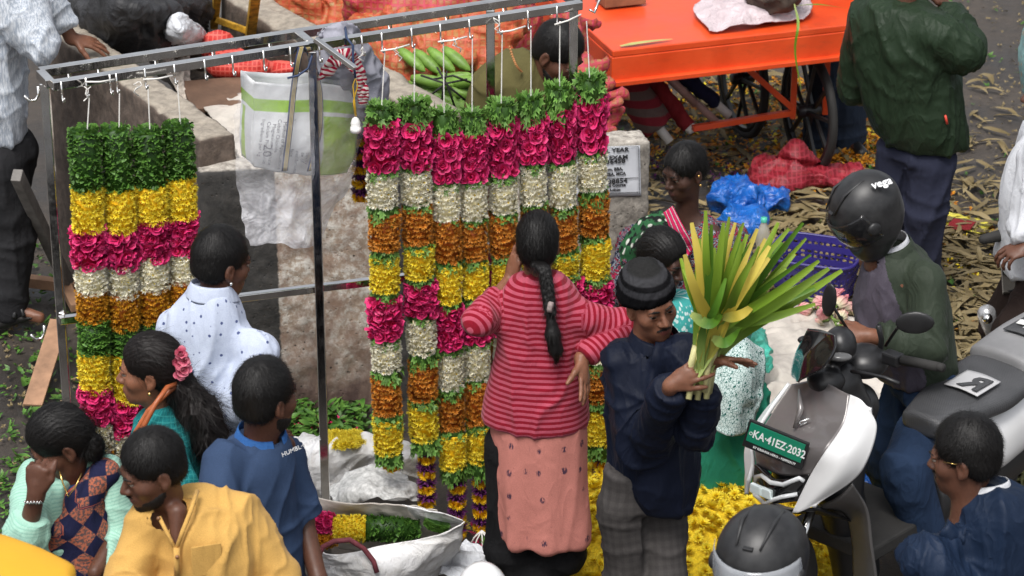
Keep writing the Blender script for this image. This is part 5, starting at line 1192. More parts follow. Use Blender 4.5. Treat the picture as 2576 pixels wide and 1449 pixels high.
sheet('shawl', [[p.px(528,1662,-.05),p.px(575,1705,-.14),p.px(560,1690,-.14)],[p.px(560,1612,-.06),p.px(620,1640,-.17),p.px(660,1690,-.17)],[p.px(620,1568,-.08),p.px(700,1600,-.19),p.px(740,1650,-.19)],[p.px(720,1548,-.08),p.px(780,1580,-.19),p.px(800,1610,-.19)]], cloth('green_tie_dyed_shawl', (.1,.1,.1), pattern=lambda q: q.mix(q.ramp(q.voro(q.co(attr='uvp', scale=(9,9,0)), 1.1, rnd=.6), [(.25,1.),(.36,0.)]), q.mix(q.ramp(q.noise(q.co(attr='uvp', scale=(9,9,0)), 1., 2), [(.45,0.),(.5,1.)]), (.010,.012,.012), (.025,.10,.04)), (.55,.56,.5)), folds=8), p.root, (50,40), .016, 9, .006)
sheet('scarf_edge', [[p.px(535,1668,-.15),p.px(520,1690,-.12)],[p.px(610,1700,-.20),p.px(580,1725,-.18)],[p.px(650,1725,-.2),p.px(620,1745,-.18)]], cloth('pink_black_scarf', (.1,.1,.1), pattern=lambda q: q.ramp(q.math('FRACT', q.math('MULTIPLY', q.sep(q.co(attr='uvp'))[1], 3)), [(.45,(.5,.02,.09)),(.5,(.02,.02,.02)),(.7,(.6,.6,.6)),(.75,(.5,.02,.09))])), p.root, (30,16), .008, 12, .005)
p.face(gaze=(-.2,-.3)); p.hair('crop', n=2500, seed=9, thick=1.6, line=.066)
for z_ in (-.045,.0): MB().lathe(p.H+p.HF@V(-.080,-.006,z_), -p.HF[:,0], [(.001,0),(.006,.001),(.006,.004),(.001,.006)], 8).build('earring', M['gold'], p.root, True)
p = Person('frowning woman in a turquoise printed blouse and green saree seated behind the boy', (1668,652), 1.10, 45, hyaw=48, hpitch=16, skinm='skin_deep', hs=.95, shoulder=.17, neck=.044, female=True)
p.S[1] = p.px(800,1650,-.08); p.S[-1] = p.px(770,1775,.08)
p.arm(1, p.px(950,1660,-.1), p.px(1010,1780,-.3), (.045,.038,.026)); p.arm(-1, p.px(900,1850,.0), p.px(1000,1850,-.25), (.045,.038,.026))
hp = p.px(1090,1790,.05); p.legs(hp, [hp+V(.02,-.16,.02),hp+V(.14,-.12,.02)], [hp*V(1,1,0)+V(.06,-.14,.05),hp*V(1,1,0)+V(.14,-.1,.05)]); p.body()
def vine(q):
    o = q.co(attr='uvp', scale=(42,42,0)); a = q.voro(o, 1., rnd=.9); b = q.voro(o, 2.1, feature='DISTANCE_TO_EDGE'); m_ = q.math('MAXIMUM', q.ramp(a, [(.28,1.),(.34,0.)]), q.ramp(b, [(.03,1.),(.05,0.)])); return q.mix(m_, (.50,.62,.60), (.015,.13,.11))
M['vine'] = cloth('white_green_vine_print', (.5,.6,.6), pattern=vine); M['green_saree'] = cloth('sea_green_saree', (.025,.24,.15), var=.25, folds=7, wr=.5)
p.top('blouse', cloth('turquoise_print', (.1,.4,.4), pattern=lambda q: q.mix(q.ramp(q.voro(q.co(attr='uvp', scale=(55,55,0)), 1.), [(.3,1.),(.4,0.)]), (.05,.32,.30), (.50,.62,.60))), rows=[(745,1640,1740,.07),(775,1610,1775,.11),(850,1605,1790,.12),(960,1620,1800,.13),(1040,1640,1820,.14)], cut={1:1.2,-1:1.2}, seed=15, sl=(.062,.06,.052), neckcut=(.06,.07,.03))
s = SDF(); s.loft([(p.px(880,1790,-.02),.10,.10),(p.px(960,1820,-.10),.14,.14),(p.px(1050,1835,-.15),.17,.17),(p.px(1130,1830,-.15),.175,.18),(p.px(1195,1825,-.15),.17,.17)], V(1,0,0), V(0,1,0), .03); garment('saree', s, M['green_saree'], p.root, .010, .016, 6, .3, 5)
M['vine_big'] = cloth('green_vine_print', (.5,.6,.6), pattern=lambda q: q.mix(q.math('MAXIMUM', q.ramp(q.voro(q.co(attr='uvp', scale=(20,15,0)), 1., rnd=.9), [(.22,1.),(.30,0.)]), q.ramp(q.voro(q.co(attr='uvp', scale=(20,15,0)), 1.6, feature='DISTANCE_TO_EDGE'), [(.03,1.),(.06,0.)])), (.52,.62,.60), (.012,.11,.09)))
sheet('shawl', [[p.px(850,1800,-.20),p.px(850,1870,-.18),p.px(880,1915,-.1)],[p.px(930,1800,-.32),p.px(920,1875,-.32),p.px(925,1922,-.2)],[p.px(1010,1785,-.38),p.px(1000,1860,-.38),p.px(985,1915,-.25)],[p.px(1070,1780,-.40),p.px(1095,1835,-.42),p.px(1080,1885,-.33)]], M['vine_big'], p.root, (50,40), .012, 7, .006)
p.face(gaze=(.2,-.2), brow=1.2); p.hair('tied', n=2200, seed=10, line=.07)
# --- figures at the edges of the picture
p = Person('figure in a white shirt and dark brown trousers at the right edge', (2640,230), 1.50, -80, Y=10.6, hyaw=-80, skinm='skin_dark', shoulder=.19)
p.S[-1] = p.px(400,2600,-.14); p.arm(-1, p.px(560,2585,-.2), p.px(622,2590,-.3), (.05,.042,.028), dict(d=V(-1,-.2,-.25), pn=V(0,-.3,1), side=1, curl=(25,30,35,40)))
p.arm(1, p.px(560,2560,.2), p.px(640,2545,.0), (.05,.042,.028))
hp = p.px(700,2625,0); p.legs(hp, [p.px(810,2530,.15),p.px(830,2560,-.2)], [p.px(1010,2530,.2),p.px(1040,2560,-.15)]); p.body()
p.top('shirt', M['white_shirt'], rows=[(345,2580,2660,.08),(385,2548,2690,.13),(480,2524,2695,.15),(580,2516,2700,.15),(680,2520,2700,.15)], img=1, pw=2.2, cut={1:1.9,-1:1.8}, seed=16, sl=(.070,.072,.064), amp=.010)
p.trousers(cloth('dark_brown_trousers', (.018,.011,.009)), (.11,.095,.08), top=p.px(670,2620,0)); p.face(); p.hair('short', n=500)
p = Person('figure in pale teal printed clothes cut off by the upper right edge', (2680,-60), 1.50, -100, Y=12.6, hyaw=-100, skinm='skin_dark', shoulder=.19)
p.arm(-1, p.px(130,2610,-.15), p.px(220,2640,-.3)); hp = p.B(0,0,-.6); p.legs(hp, [hp+V(.05,.09,-.4),hp+V(.05,-.09,-.4)], [hp*V(1,1,0)+V(.05,.09,.06),hp*V(1,1,0)+V(.05,-.1,.06)]); p.body()
p.top('tunic', cloth('pale_teal_print', (.2,.35,.36), pattern=dots((.22,.38,.38),(.35,.30,.22),20,.3)), rows=[(40,2610,2740,.09),(75,2578,2765,.14),(160,2562,2780,.16),(240,2572,2780,.16)], img=1, cut={-1:1.6,1:1.6}, seed=17, neckcut=None); p.trousers(M['dark_trousers']); p.face(); p.hair('short', n=400)
p = Person('person in dark jeans standing behind the orange handcart, upper body out of view', (2100,-290), 1.55, 20, Y=13.9, hyaw=20, skinm='skin_dark', shoulder=.19)
hp = p.px(70,2110,0); p.arm(1, p.B(.25,0,-.3), p.B(.28,.1,-.5)); p.arm(-1, p.B(-.25,0,-.3), p.B(-.28,.1,-.5)); p.legs(hp, [p.px(200,2080,-.02),p.px(210,2128,0)], [p.px(352,2062,0),p.px(352,2132,0)]); p.body()
p.top('shirt', cloth('dark_blue_shirt', (.03,.04,.07)), rows=None, cut={-1:1.6,1:1.6}, seed=18); p.trousers(cloth('dark_jeans', (.02,.03,.05), folds=9, wr=.6), (.10,.085,.082), seed=9, amp=.01); p.face(); p.hair('short', n=300)
for c in p.lg: shoe(p.root, c[2]-V(.0,-.06,.05), c[2]+V(.06,-.14,-.05), M['black_plastic'])
p = Person('motorcyclist whose black open helmet pokes up at the bottom edge', (1915,1432), 1.55, -20, hyaw=-25, hpitch=8, skinm='skin_dark', shoulder=.19)
p.arm(1, p.B(.28,.05,-.3), p.B(.25,.3,-.3)); p.arm(-1, p.B(-.28,.05,-.3), p.B(-.25,.3,-.3)); hp = p.B(0,0,-.6); p.legs(hp, [hp+V(-.15,-.3,-.05),hp+V(.2,-.3,-.05)], [hp*V(1,1,0)+V(-.15,-.3,.3),hp*V(1,1,0)+V(.2,-.3,.3)]); p.body(hf=.007)
p.top('jacket', M['black_cloth'], cut={-1:1.9,1:1.9}); p.trousers(M['dark_trousers'])
h2 = thing('helmet', p.H, 'dark helmet with a scratched clear visor at the bottom edge of the picture', 'helmet'); helmet(h2, p.H+V(0,0,.01), p.HF, (M['helmet'], M['visor_clear']), .98, vt=-8)
# ================================================================ hanging bag, cloth bundle, lamp holder
def blob(name, prims, mat, parent=None, h=.008, amp=.01, fs=8., zs=1., seed=0, label=None, cat=None, group=None, crisp=True, kind=None, extra=None, k=.03):
    s = SDF()
    for q_ in prims:
        if len(q_) == 2: s.ell(q_[0], q_[1], None, k)
        elif len(q_) == 3: s.ell(q_[0], q_[1], q_[2], k)
        else: s.cone(*q_[:4], k)
    if extra: extra(s)
    v, f = s.mesh(h); N = vnormals(v, f)
    if crisp: v = crease(v, N, amp, fs, zs, seed)
    else: v = v+N*(amp*fbm(v*fs+seed,3))[:,None]
    o = mesh_np(name, v, f, mat, parent, attrs={'uvp': s.near(v, ('cone','loft')) if any(q_[0] == 'cone' for q_ in s.p) else v})
    if label: tag(o, label, cat, group, kind)
    return o
q = NB('thin_clear_plastic'); n_ = q.noise(q.co(), 22, 5, .6, 1.5)
M['film'] = q.out((.92,.92,.96), .18, q.bump(q.noise(q.co(), 10, 3, .5, 1.5), .5, .02), alpha=q.math('MULTIPLY', q.ramp(n_, [(.38,.6),(.66,.95)]), q.ramp(q.sep(q.co(attr='uvp'))[0], [(.50,.22),(.64,.92)])), spec=.7)
q = NB('milky_film'); M['film_milky'] = q.out((.70,.72,.76), .3, q.bump(q.noise(q.co(), 16, 4, .6, 2.), .8, .02), alpha=.86, trans=0.)
q = NB('teal_film'); M['film_teal'] = q.out((.06,.55,.42), .3, q.bump(q.noise(q.co(), 22, 4, .6, 2.), .8, .02), alpha=.8)
q = NB('blue_film'); M['film_blue'] = q.out(q.ramp(q.noise(q.co(), 12, 4), [(.35,(.003,.06,.30)),(.65,(.012,.16,.58))]), .28, q.bump(q.noise(q.co(), 16, 4, .6, 2.), .8, .02), coat=.3)
q = NB('woven_white_plastic'); o_ = q.co(); n_ = q.noise(o_, 5, 6, .65); w_ = q.noise(q.co(scale=(1,1,1)), 240, 2)
M['woven'] = q.out(q.mix(q.ramp(q.noise(o_,17,5,.7),[(.5,0.),(.75,.5)]), q.ramp(n_, [(.3,(.52,.51,.49)),(.6,(.78,.78,.79))]), (.34,.29,.23)), .45, q.bump(q.noise(o_, 9, 4, .6, 1.5), .7, .02, q.bump(w_, .25, .002)), spec=.45)
M['woven_old'] = simple('dusty_woven_plastic', (.50,.46,.41), .6, .2, 9, .6, 20, .01)
bg_ = thing('feed_sack', onrack(770,420,-.10), 'white and lime green printed sack hanging on the rack inside clear plastic', 'sack')
def rk_(x, y, off): return onrack(x, y, off)
q = NB('printed_sack'); uv = q.sep(q.co(attr='uvp')); u_, v_ = uv[1], uv[0]
wh = q.ramp(q.noise(q.co(), 9, 3), [(.3,(.62,.64,.66)),(.7,(.76,.77,.79))])
txt = q.math('MULTIPLY', q.ramp(q.noise(q.co(attr='uvp', scale=(90,16,1)), 2., 3, .7), [(.48,0.),(.54,1.)]), q.math('MULTIPLY', q.ramp(v_, [(.36,0.),(.37,1.)]), q.math('MULTIPLY', q.ramp(u_, [(.12,0.),(.13,1.)]), q.ramp(q.math('FRACT', q.math('MULTIPLY', u_, 7)), [(.72,1.),(.76,0.)]))))
c = q.mix(q.math('MULTIPLY', txt, .0), wh, (.2,.2,.22)); gr = q.mix(q.ramp(v_, [(.4,0.),(.9,1.)]), (.30,.50,.03), (.42,.58,.10))
c = q.mix(q.math('MULTIPLY', q.ramp(v_, [(.165,0.),(.175,1.)], 'LINEAR'), q.ramp(v_, [(.295,1.),(.305,0.)])), c, (.28,.50,.02))
c = q.mix(q.math('MULTIPLY', q.ramp(v_, [(.335,0.),(.345,1.)]), q.ramp(u_, [(.66,0.),(.68,1.)])), c, gr)
M['feed'] = q.out(c, .4, q.bump(q.noise(q.co(), 6, 3), .4, .02))
fb = [[rk_(638,205,-.10),rk_(720,212,-.05),rk_(810,210,-.05),rk_(905,222,-.10)],[rk_(640,285,-.12),rk_(720,290,-.04),rk_(810,290,-.04),rk_(902,295,-.12)],[rk_(636,370,-.12),rk_(715,372,-.04),rk_(810,375,-.04),rk_(892,378,-.12)],[rk_(640,420,-.14),rk_(720,434,-.10),rk_(800,438,-.10),rk_(870,432,-.14)]]
sheet('front_face', fb, M['feed'], bg_, (40,50), .006, 5, .004)
sheet('back_face', [[p_-RN*.13 for p_ in r_] for r_ in fb], M['feed'], bg_, (20,20), .006, 5, .004)
sheet('gusset', [[fb[i][0], fb[i][0]-RN*.13] for i in range(4)], M['feed'], bg_, (20,8), .004, 6, .003); sheet('gusset', [[fb[i][3], fb[i][3]-RN*.13] for i in range(4)], M['feed'], bg_, (20,8), .004, 6, .003)
sheet('base', [[fb[3][j]-RN*.13 for j in range(4)], [fb[3][j] for j in range(4)]], M['feed'], bg_, (8,30), .004, 6, .003)
tX, tY = nrm(rk_(640,420,0)-rk_(660,260,0)), nrm(rk_(720,300,0)-rk_(640,296,0))
M['grey_ink'] = simple('grey_ink', (.12,.12,.14), .8, .1, bump=0)
lines = ['Ingredients per kg', 'Calcium Phosphorus', 'Magnesium Sulphate', 'Cobalt Chloride', 'Method of Applications :', 'mix with water or sand', 'on the soil surface', 'Usage Recommendations', 'for maintenance of', 'growth & productivity']
for i, s_ in enumerate(lines): text('printed_words', s_, rk_(660+13.5*i, 300+(i%3)*6, -.028), tX, tY, .019, M['grey_ink'], bg_, .0004)
text('printed_words', '20', rk_(664,362,-.028), tX, tY, .05, M['grey_ink'], bg_, .0004)
# webbing straps
q = NB('striped_webbing'); uv = q.sep(q.co(attr='uvp')); M['webbing'] = q.out(q.ramp(uv[1], [(.12,(.02,.03,.08)),(.2,(.20,.19,.17)),(.3,(.45,.33,.08)),(.4,(.12,.12,.12)),(.5,(.45,.33,.08)),(.6,(.12,.12,.12)),(.7,(.45,.33,.08)),(.8,(.20,.19,.17)),(.9,(.02,.03,.08))], 'CONSTANT'), .8)
def ribbon(name, pts, wd, mat, parent, X=None, n=40, amp=.001):
    X = RXd if X is None else X; return sheet(name, [[np.asarray(p_)-X*wd/2, np.asarray(p_)+X*wd/2] for p_ in pts], mat, parent, (n,6), amp, 6, .002)
ribbon('strap', [rk_(758,118,.02),rk_(748,160,.03),rk_(738,230,.0),rk_(728,330,.0),rk_(716,430,-.01)], .024, M['webbing'], bg_)
ribbon('strap', [rk_(775,120,.02),rk_(790,170,-.02),rk_(804,240,-.02),rk_(802,330,-.02),rk_(780,430,-.02)], .024, M['webbing'], bg_)
fl = thing('plastic_bag', onrack(760,620,-.1), 'large translucent plastic bag tied round the printed feed sack', 'bag')
f2 = [[rk_(618,190,.02),rk_(700,196,.05),rk_(800,200,.0),rk_(905,190,-.05)],[rk_(594,280,-.02),rk_(690,290,.04),rk_(800,290,.0),rk_(912,290,-.06)],[rk_(598,440,-.03),rk_(690,440,.02),rk_(800,440,.0),rk_(896,420,-.06)],[rk_(612,540,-.05),rk_(690,530,-.01),rk_(770,530,-.02),rk_(860,500,-.08)],[rk_(628,622,-.06),rk_(690,618,-.03),rk_(750,622,-.03),rk_(806,590,-.09)]]
sheet('bag_film', f2, M['film'], fl, (90,80), .010, 4, 0, .06, 3)
# cloth bundle and striped scarf hung on the rear rail
M['grey_cotton'] = cloth('grey_cotton', (.30,.30,.35), folds=6, wr=.4)
gb = sheet('grey_cloth_bundle', [[rk_(810,75,-.14),rk_(850,62,-.12),rk_(900,75,-.14)],[rk_(800,140,-.16),rk_(860,130,-.06),rk_(950,150,-.16)],[rk_(815,190,-.16),rk_(880,185,-.06),rk_(970,190,-.18)],[rk_(870,240,-.16),rk_(915,250,-.08),rk_(962,250,-.18)],[rk_(890,310,-.18),rk_(925,320,-.12),rk_(960,310,-.18)]], M['grey_cotton'], None, (70,60), .022, 9, .008, 0, 5)
tag(gb, 'bundle of grey cloth hung over the rear rail of the rack', 'cloth')
M['redstripe'] = cloth('red_white_striped_knit', (.5,.1,.1), pattern=lambda q: q.mix(q.ramp(q.math('FRACT', q.math('MULTIPLY', q.sep(q.co(attr='uvp'))[0], 26)), [(.47,0.),(.53,1.)]), (.33,.01,.04), (.62,.55,.52)), folds=12)
rs_ = sheet('striped_scarf', [[rk_(800,205,.0)+V(0,0,0),rk_(830,190,.0)],[rk_(825,150,.02),rk_(850,170,.02)],[rk_(868,122,.02),rk_(865,158,.03)],[rk_(905,145,.02),rk_(872,168,.03)],[rk_(920,190,.0),rk_(893,195,.02)],[rk_(926,230,.0),rk_(904,232,.02)],[rk_(930,262,.0),rk_(910,266,.02)]], M['redstripe'], None, (90,24), .010, 16, .008, 0, 6)
tag(rs_, 'red and white striped scarf draped over the grey cloth bundle', 'scarf')
ft_ = MB().bar(rk_(792,98,.03), rk_(893,172,.13), .024, .016); tag(ft_.build('steel_bar', M['steel'], None, bevel=.002), 'short loose steel bar sticking out from the middle of the rack', 'bar')
lp = thing('lamp_holder', rk_(895,330,.06), 'white bulb holder dangling on a yellow wire beside the plastic bag', 'lamp holder')
MB().lathe(rk_(895,332,.06), V(0,0,1), [(.001,0),(.019,.0),(.021,.012),(.019,.020),(.016,.022),(.018,.035),(.012,.050),(.005,.056),(.001,.057)], 18).build('holder', simple('white_plastic',(.75,.74,.72),.3), lp, True)
MB().tube([rk_(894,292,.06),rk_(889,255,.06),rk_(900,215,.06),rk_(894,196,.06),rk_(888,215,.06),rk_(892,255,.065),rk_(896,292,.06)], .0025, 6).build('yellow_wire', simple('yellow_wire',(.75,.45,.03),.4), lp, True)
MB().tube([rk_(868,68,-.10),rk_(872,95,.03),rk_(888,115,.05),rk_(888,150,.05),rk_(894,196,.06)], .0045, 6).tube([rk_(723,197,.03),rk_(750,190,.04),rk_(775,172,.03),rk_(785,140,.03)], .004, 6).build('blue_cord', simple('blue_cord',(.02,.04,.10),.6), lp, True)
SL_ = {222:'above the leftmost green garland', 345:'between the second and third green topped garlands', 912:'beside the yellow wire of the bulb holder', 1000:'above the first two pink topped garlands', 1150:'above the lowest hung garland', 1250:'above the head of the man in olive'}
for (x, y) in ((222,218),(345,205),(912,118),(1000,118),(1150,95),(1250,45)):      # knotted ends of string
    g = MB(); r_ = random.Random(int(x))
    pts_ = [rk_(x+r_.uniform(-12,12), y+i*9, .05+r_.uniform(-.01,.01)) for i in range(5)]
    g.tube(pts_, .0022, 5); g.tube([rk_(x+r_.uniform(-12,12), y+i*7, .052) for i in range(4)], .002, 5)
    tag(g.build('string_end', M['string'], None, True), 'knotted scrap of white string hanging '+SL_[x], 'string', 'knotted string scraps on the rack')
for a_, b_ in (((214,206),(288,200)),((360,200),(434,190)),((958,128),(1030,112)),((1102,105),(1175,92)),((1250,82),(1322,66)),((1395,62),(1462,36))):
    tag(MB().tube([rk_(*a_,.05), rk_((a_[0]+b_[0])/2,(a_[1]+b_[1])/2+3,.05), rk_(*b_,.05)], .0032, 6).build('string', M['string'], None, True), 'white string stretched level between the hooks of the '+{214:'first and second green topped garlands',360:'third and fourth green topped garlands',958:'first and second pink topped garlands',1102:'third and fourth pink topped garlands',1250:'fifth and sixth pink topped garlands',1395:'last two pink topped garlands'}[a_[0]], 'string', 'strings tied between hooks')
g_ = thing('flower_garland', rk_(905,345,-.25), 'purple and marigold garland half hidden behind the hanging plastic bag', 'garland')
for i in range(10):
    kk = 'py'[i%2]; o = bpy.data.objects.new(BN[kk], BANDS[kk][0]); link(o, g_); o.location = (0,0,-.033*i*.85); o.rotation_euler = (0,0,i)
MB().tube([rk_(905,120,-.14), rk_(905,350,-.25)], .0022, 5).build('string', M['string'], g_)
# ================================================================ rubbish between the walls
q = NB('black_tarpaulin'); M['tarp'] = q.out(q.ramp(q.noise(q.co(), 7, 6, .65), [(.3,(.008,.008,.009)),(.72,(.034,.034,.037))]), .6, q.bump(q.noise(q.co(), 9, 5, .6, 1.2), .8, .03))
tp = sheet('tarpaulin', [[atz(150,-60,1.0),atz(300,-80,1.25),atz(430,-60,1.2),atz(560,-60,1.1)],[atz(170,20,1.15),atz(290,0,1.45),atz(420,10,1.4),atz(530,20,1.15)],[atz(200,85,1.15),atz(300,75,1.3),atz(400,80,1.25),atz(500,70,1.0)],[atz(300,140,1.1),atz(360,140,1.14),atz(420,135,1.1),atz(430,110,1.0)]], M['tarp'], None, (110,110), .035, 5, .008, .03, 1)
tag(tp, 'crumpled black tarpaulin heaped over goods between the walls', 'tarpaulin')
def pit(x, y, z=1.0): return atz(x, y, z)
tag(sheet('plastic_bag', [[pit(415,70,1.3),pit(440,40,1.35),pit(490,48,1.3)],[pit(405,95,1.15),pit(450,80,1.3),pit(515,85,1.15)],[pit(425,110,1.1),pit(465,110,1.12),pit(510,112,1.05)]], M['film_milky'], None, (50,50), .02, 11, .003, .04, 2), 'puffed white plastic bag lying on the black tarpaulin edge', 'bag')
M['net_red'] = simple('net_red', (.6,.05,.03), .5)
def netmat(name, c1, c2, c3, fr=70, mesh_c=None, lo=.5):
    q = NB(name); o_ = q.co(); uvo = q.co(attr='uvp'); n_ = q.noise(q.co(scale=(.7,1,1.6)), 13, 5, .65, 1.); a = q.ramp(n_, [(.36,c1),(.5,c2),(.64,c3)])
    w1_ = q.n('TexWave'); w1_.bands_direction = 'X'; q.l(o_, w1_.inputs[0]); w1_.inputs['Scale'].default_value = fr; w1_.inputs['Distortion'].default_value = 2.5; w1_.inputs['Detail Scale'].default_value = .3
    w2_ = q.n('TexWave'); w2_.bands_direction = 'Z'; q.l(o_, w2_.inputs[0]); w2_.inputs['Scale'].default_value = fr; w2_.inputs['Distortion'].default_value = 2.5; w2_.inputs['Detail Scale'].default_value = .3
    m_ = q.math('MAXIMUM', q.ramp(w1_.outputs['Fac'], [(.72,0.),(.85,1.)]), q.ramp(w2_.outputs['Fac'], [(.72,0.),(.85,1.)]))
    cc = q.mix(q.math('MULTIPLY', m_, lo), a, mesh_c or c1); M[name] = q.out(cc, .55, q.bump(m_, .5, .004), spec=.4); return M[name]
netmat('net_scarlet', (.50,.025,.018), (.40,.02,.015), (.60,.06,.04), 15, (.75,.16,.12)); netmat('net_crimson', (.20,.005,.014), (.14,.004,.010), (.26,.015,.02), 13, (.36,.03,.05))
netmat('net_orange', (.32,.05,.016), (.40,.12,.04), (.33,.20,.075), 10, (.46,.07,.03), .7); netmat('net_pink', (.30,.03,.022), (.36,.09,.045), (.30,.17,.07), 10, (.42,.03,.07), .75)
netmat('net_rust', (.35,.05,.018), (.40,.12,.04), (.34,.22,.09), 10, (.45,.06,.03), .6)
tag(blob('net_bag', [(pit(545,120,1.1),(.085,.05,.07)),(pit(600,160,1.05),(.14,.07,.045)),(pit(680,170,1.02),(.11,.05,.03))], M['net_scarlet'], None, .009, .022, 7, 1., 3), 'empty scarlet net bag crumpled behind the rack rails', 'bag')
M['sacking'] = simple('brown_sacking', (.085,.055,.038), .95, .4, 12, .8, 60, .01); M['speckle'] = simple('speckled_cloth', (.42,.37,.32), .9, .5, 40, .5, 30, .01)
tag(blob('sacking', [(pit(470,125,1.08),(.16,.06,.05)),(pit(540,150,1.02),(.12,.06,.04))], M['sacking'], None, .011, .02, 7, 1., 5), 'dark brown sacking lump under the scarlet net bag', 'sacking')
tag(sheet('rag', [[pit(385,110,1.15),pit(425,105,1.12)],[pit(400,160,1.08),pit(470,150,1.05)],[pit(440,220,1.0),pit(480,225,.98)],[pit(455,262,.95),pit(482,262,.95)]], M['speckle'], None, (50,24), .02, 9, .005, .02, 3), 'speckled pale rag lying inside the wall top', 'rag')
cb = MB().box(pit(585,235,.98), (.42,.30,.025), V(.96,.25,.0), V(-.25,.96,.1)); tag(cb.build('board', simple('damp_cardboard',(.13,.075,.048),.9,.3,8,.5), None, bevel=.004), 'damp brown cardboard sheet lying between the walls', 'cardboard')
tag(sheet('sackcloth', [[pit(510,275,.96),pit(600,250,.96),pit(720,240,.95)],[pit(560,340,.98),pit(620,330,1.02),pit(720,320,1.0)],[pit(600,420,.95),pit(640,420,1.0),pit(740,420,.95)]], M['woven_old'], None, (50,50), .02, 8, .006, .02, 3), 'dusty beige sackcloth behind the end of the dark wall', 'cloth')
# metal sign and yellow frame
yl = simple('chipped_yellow_paint', (.45,.25,.02), .6, .6, 30, .5); sgn = thing('numbered_sign', pit(505,60,1.0), 'grey metal sign with orange number standing in the rubbish', 'sign')
MB().box(pit(500,8,1.12), (.22,.012,.34), V(.95,.3,-.05), V(-.3,.95,.0)).build('panel', simple('grey_enamel',(.42,.44,.44),.5,.15), sgn, bevel=.003)
text('number', '100', pit(472,28,1.16)+V(-.02,-.06,0), V(.95,.3,-.12), V(.1,.1,1), .105, simple('orange_paint',(.65,.14,.04),.6), sgn, .002, bold=.003)
fr_ = thing('yellow_stand', pit(590,90,.9), 'rusty yellow painted metal frame leaning behind the sign', 'frame')
for a_, b_, w_ in (((548,-20,1.3),(538,66,1.02),.035),((540,48,1.1),(628,80,1.02),.03),((645,-30,1.4),(627,110,.95),.045)): MB().bar(pit(*a_), pit(*b_), w_).build('bar', yl, fr_, bevel=.004)
tag(blob('net_bag', [(pit(535,30,.85),(.12,.08,.1)),(pit(560,50,.85),(.12,.08,.1))], M['net_scarlet'], None, .012, .02, 7, 1., 8), 'second scarlet net bag half hidden behind the yellow frame', 'bag')
# net sacks full of maize
def cob_sack(prims, mat, label, seed, h=.012):
    r_ = random.Random(seed*7); smooth_ = seed in (4,5); ax = nrm(V(r_.uniform(.4,1),r_.uniform(-.5,.5),r_.uniform(-.8,.8))); prims = list(prims)
    for c_, rd in list(prims):
        for i in range(4 if smooth_ else 22):
            d_ = nrm(V(r_.uniform(-1,1), r_.uniform(-1,.1), r_.uniform(-.5,1))); m_ = np.asarray(c_)+d_*np.asarray(rd)*.90; a_ = nrm(ax+V(r_.uniform(-.2,.2),0,r_.uniform(-.2,.2))); a_ = nrm(a_-d_*np.dot(a_,d_)*.9); prims.append((m_-a_*.13, m_+a_*.13, .034, .022))
    tag(blob('net_sack', prims, mat, None, h, .010, 12, .6, seed, k=.03), label, 'sack', 'net sacks of maize behind the wall')
def P_(x, y, Y): return aty(x, y, Y)
cob_sack([(P_(850,30,13.2),(.30,.25,.17)),(P_(770,-10,13.2),(.16,.2,.14)),(P_(930,70,13.0),(.16,.2,.12))], M['net_rust'], 'rust orange net sack of maize leftmost behind the wall', 1)
cob_sack([(P_(1090,20,12.9),(.36,.25,.20)),(P_(990,-20,12.9),(.20,.2,.22)),(P_(1210,20,12.9),(.22,.22,.18))], M['net_pink'], 'pink net sack of maize heaped above the others', 2)
cob_sack([(P_(1150,112,12.5),(.26,.20,.11)),(P_(1050,110,12.5),(.17,.18,.11)),(P_(1230,90,12.5),(.13,.16,.09))], M['net_orange'], 'orange net sack sagging over the maize cobs', 3)
cob_sack([(P_(1280,90,12.9),(.16,.2,.26)),(P_(1260,160,12.7),(.12,.18,.15))], M['net_pink'], 'upright pink net sack next to the olive shirted man', 4)
cob_sack([(P_(1462,235,12.5),(.075,.14,.20)),(P_(1500,300,12.2),(.055,.12,.12)),(P_(1425,120,12.9),(.10,.16,.18))], M['net_pink'], 'pink net sack between the man in olive and the handcart', 5)
cob_sack([(P_(1000,170,12.3),(.10,.14,.10)),(P_(980,110,12.7),(.12,.2,.14))], M['net_rust'], 'small rust coloured net sack beside the concrete wall', 6)
M['husk_green'] = petal('husk_green', (.20,.36,.06), (.30,.44,.10), (.42,.46,.20), .3, .5)
def cob_mesh():
    mb = MB(); mb.lathe(V(0,0,0), V(1,0,0), [(.001,-.12),(.016,-.115),(.026,-.07),(.031,0),(.027,.06),(.015,.11),(.001,.13)], 12); return mb
cm = cob_mesh().build('maize_cob', simple('maize_husk',(.13,.24,.035),.5,.35,14,.5,40,.006), None, True, origin=(0,0,0))
rr_ = random.Random(3); cobs = [(1085,205),(1120,222),(1150,208),(1110,245),(1150,245),(1080,218),(1165,265),(1175,225),(1130,200),(1140,232),(1095,232),(1130,262),(1160,206),(1180,245)]
for i, (x, y) in enumerate(cobs):
    o_ = cm if i == 0 else cm.copy()
    if i: col.objects.link(o_)
    o_.location = Vector(P_(x, y, 11.95+.03*(i%3))); o_.rotation_euler = (rr_.random()*6, rr_.uniform(-.3,.3), R(rr_.uniform(-35,-5))); o_.scale = (.85,.95,.95)
    tag(o_, 'green husked maize cob in the bundle tied with black cord', 'maize', 'maize cobs bundled behind the wall')
for i, (x, y) in enumerate(((1035,150),(1075,155),(1110,150),(1148,148))):
    o_ = cm.copy(); o_.data = cm.data; col.objects.link(o_); o_.location = Vector(P_(x, y, 12.1)); o_.rotation_euler = (rr_.random()*6, R(25), R(-40)); o_.scale = (.7,.9,.9); tag(o_, 'maize cob poking its green end out under the orange net sack', 'maize', 'maize cobs sticking out of the net sack')
g = MB()
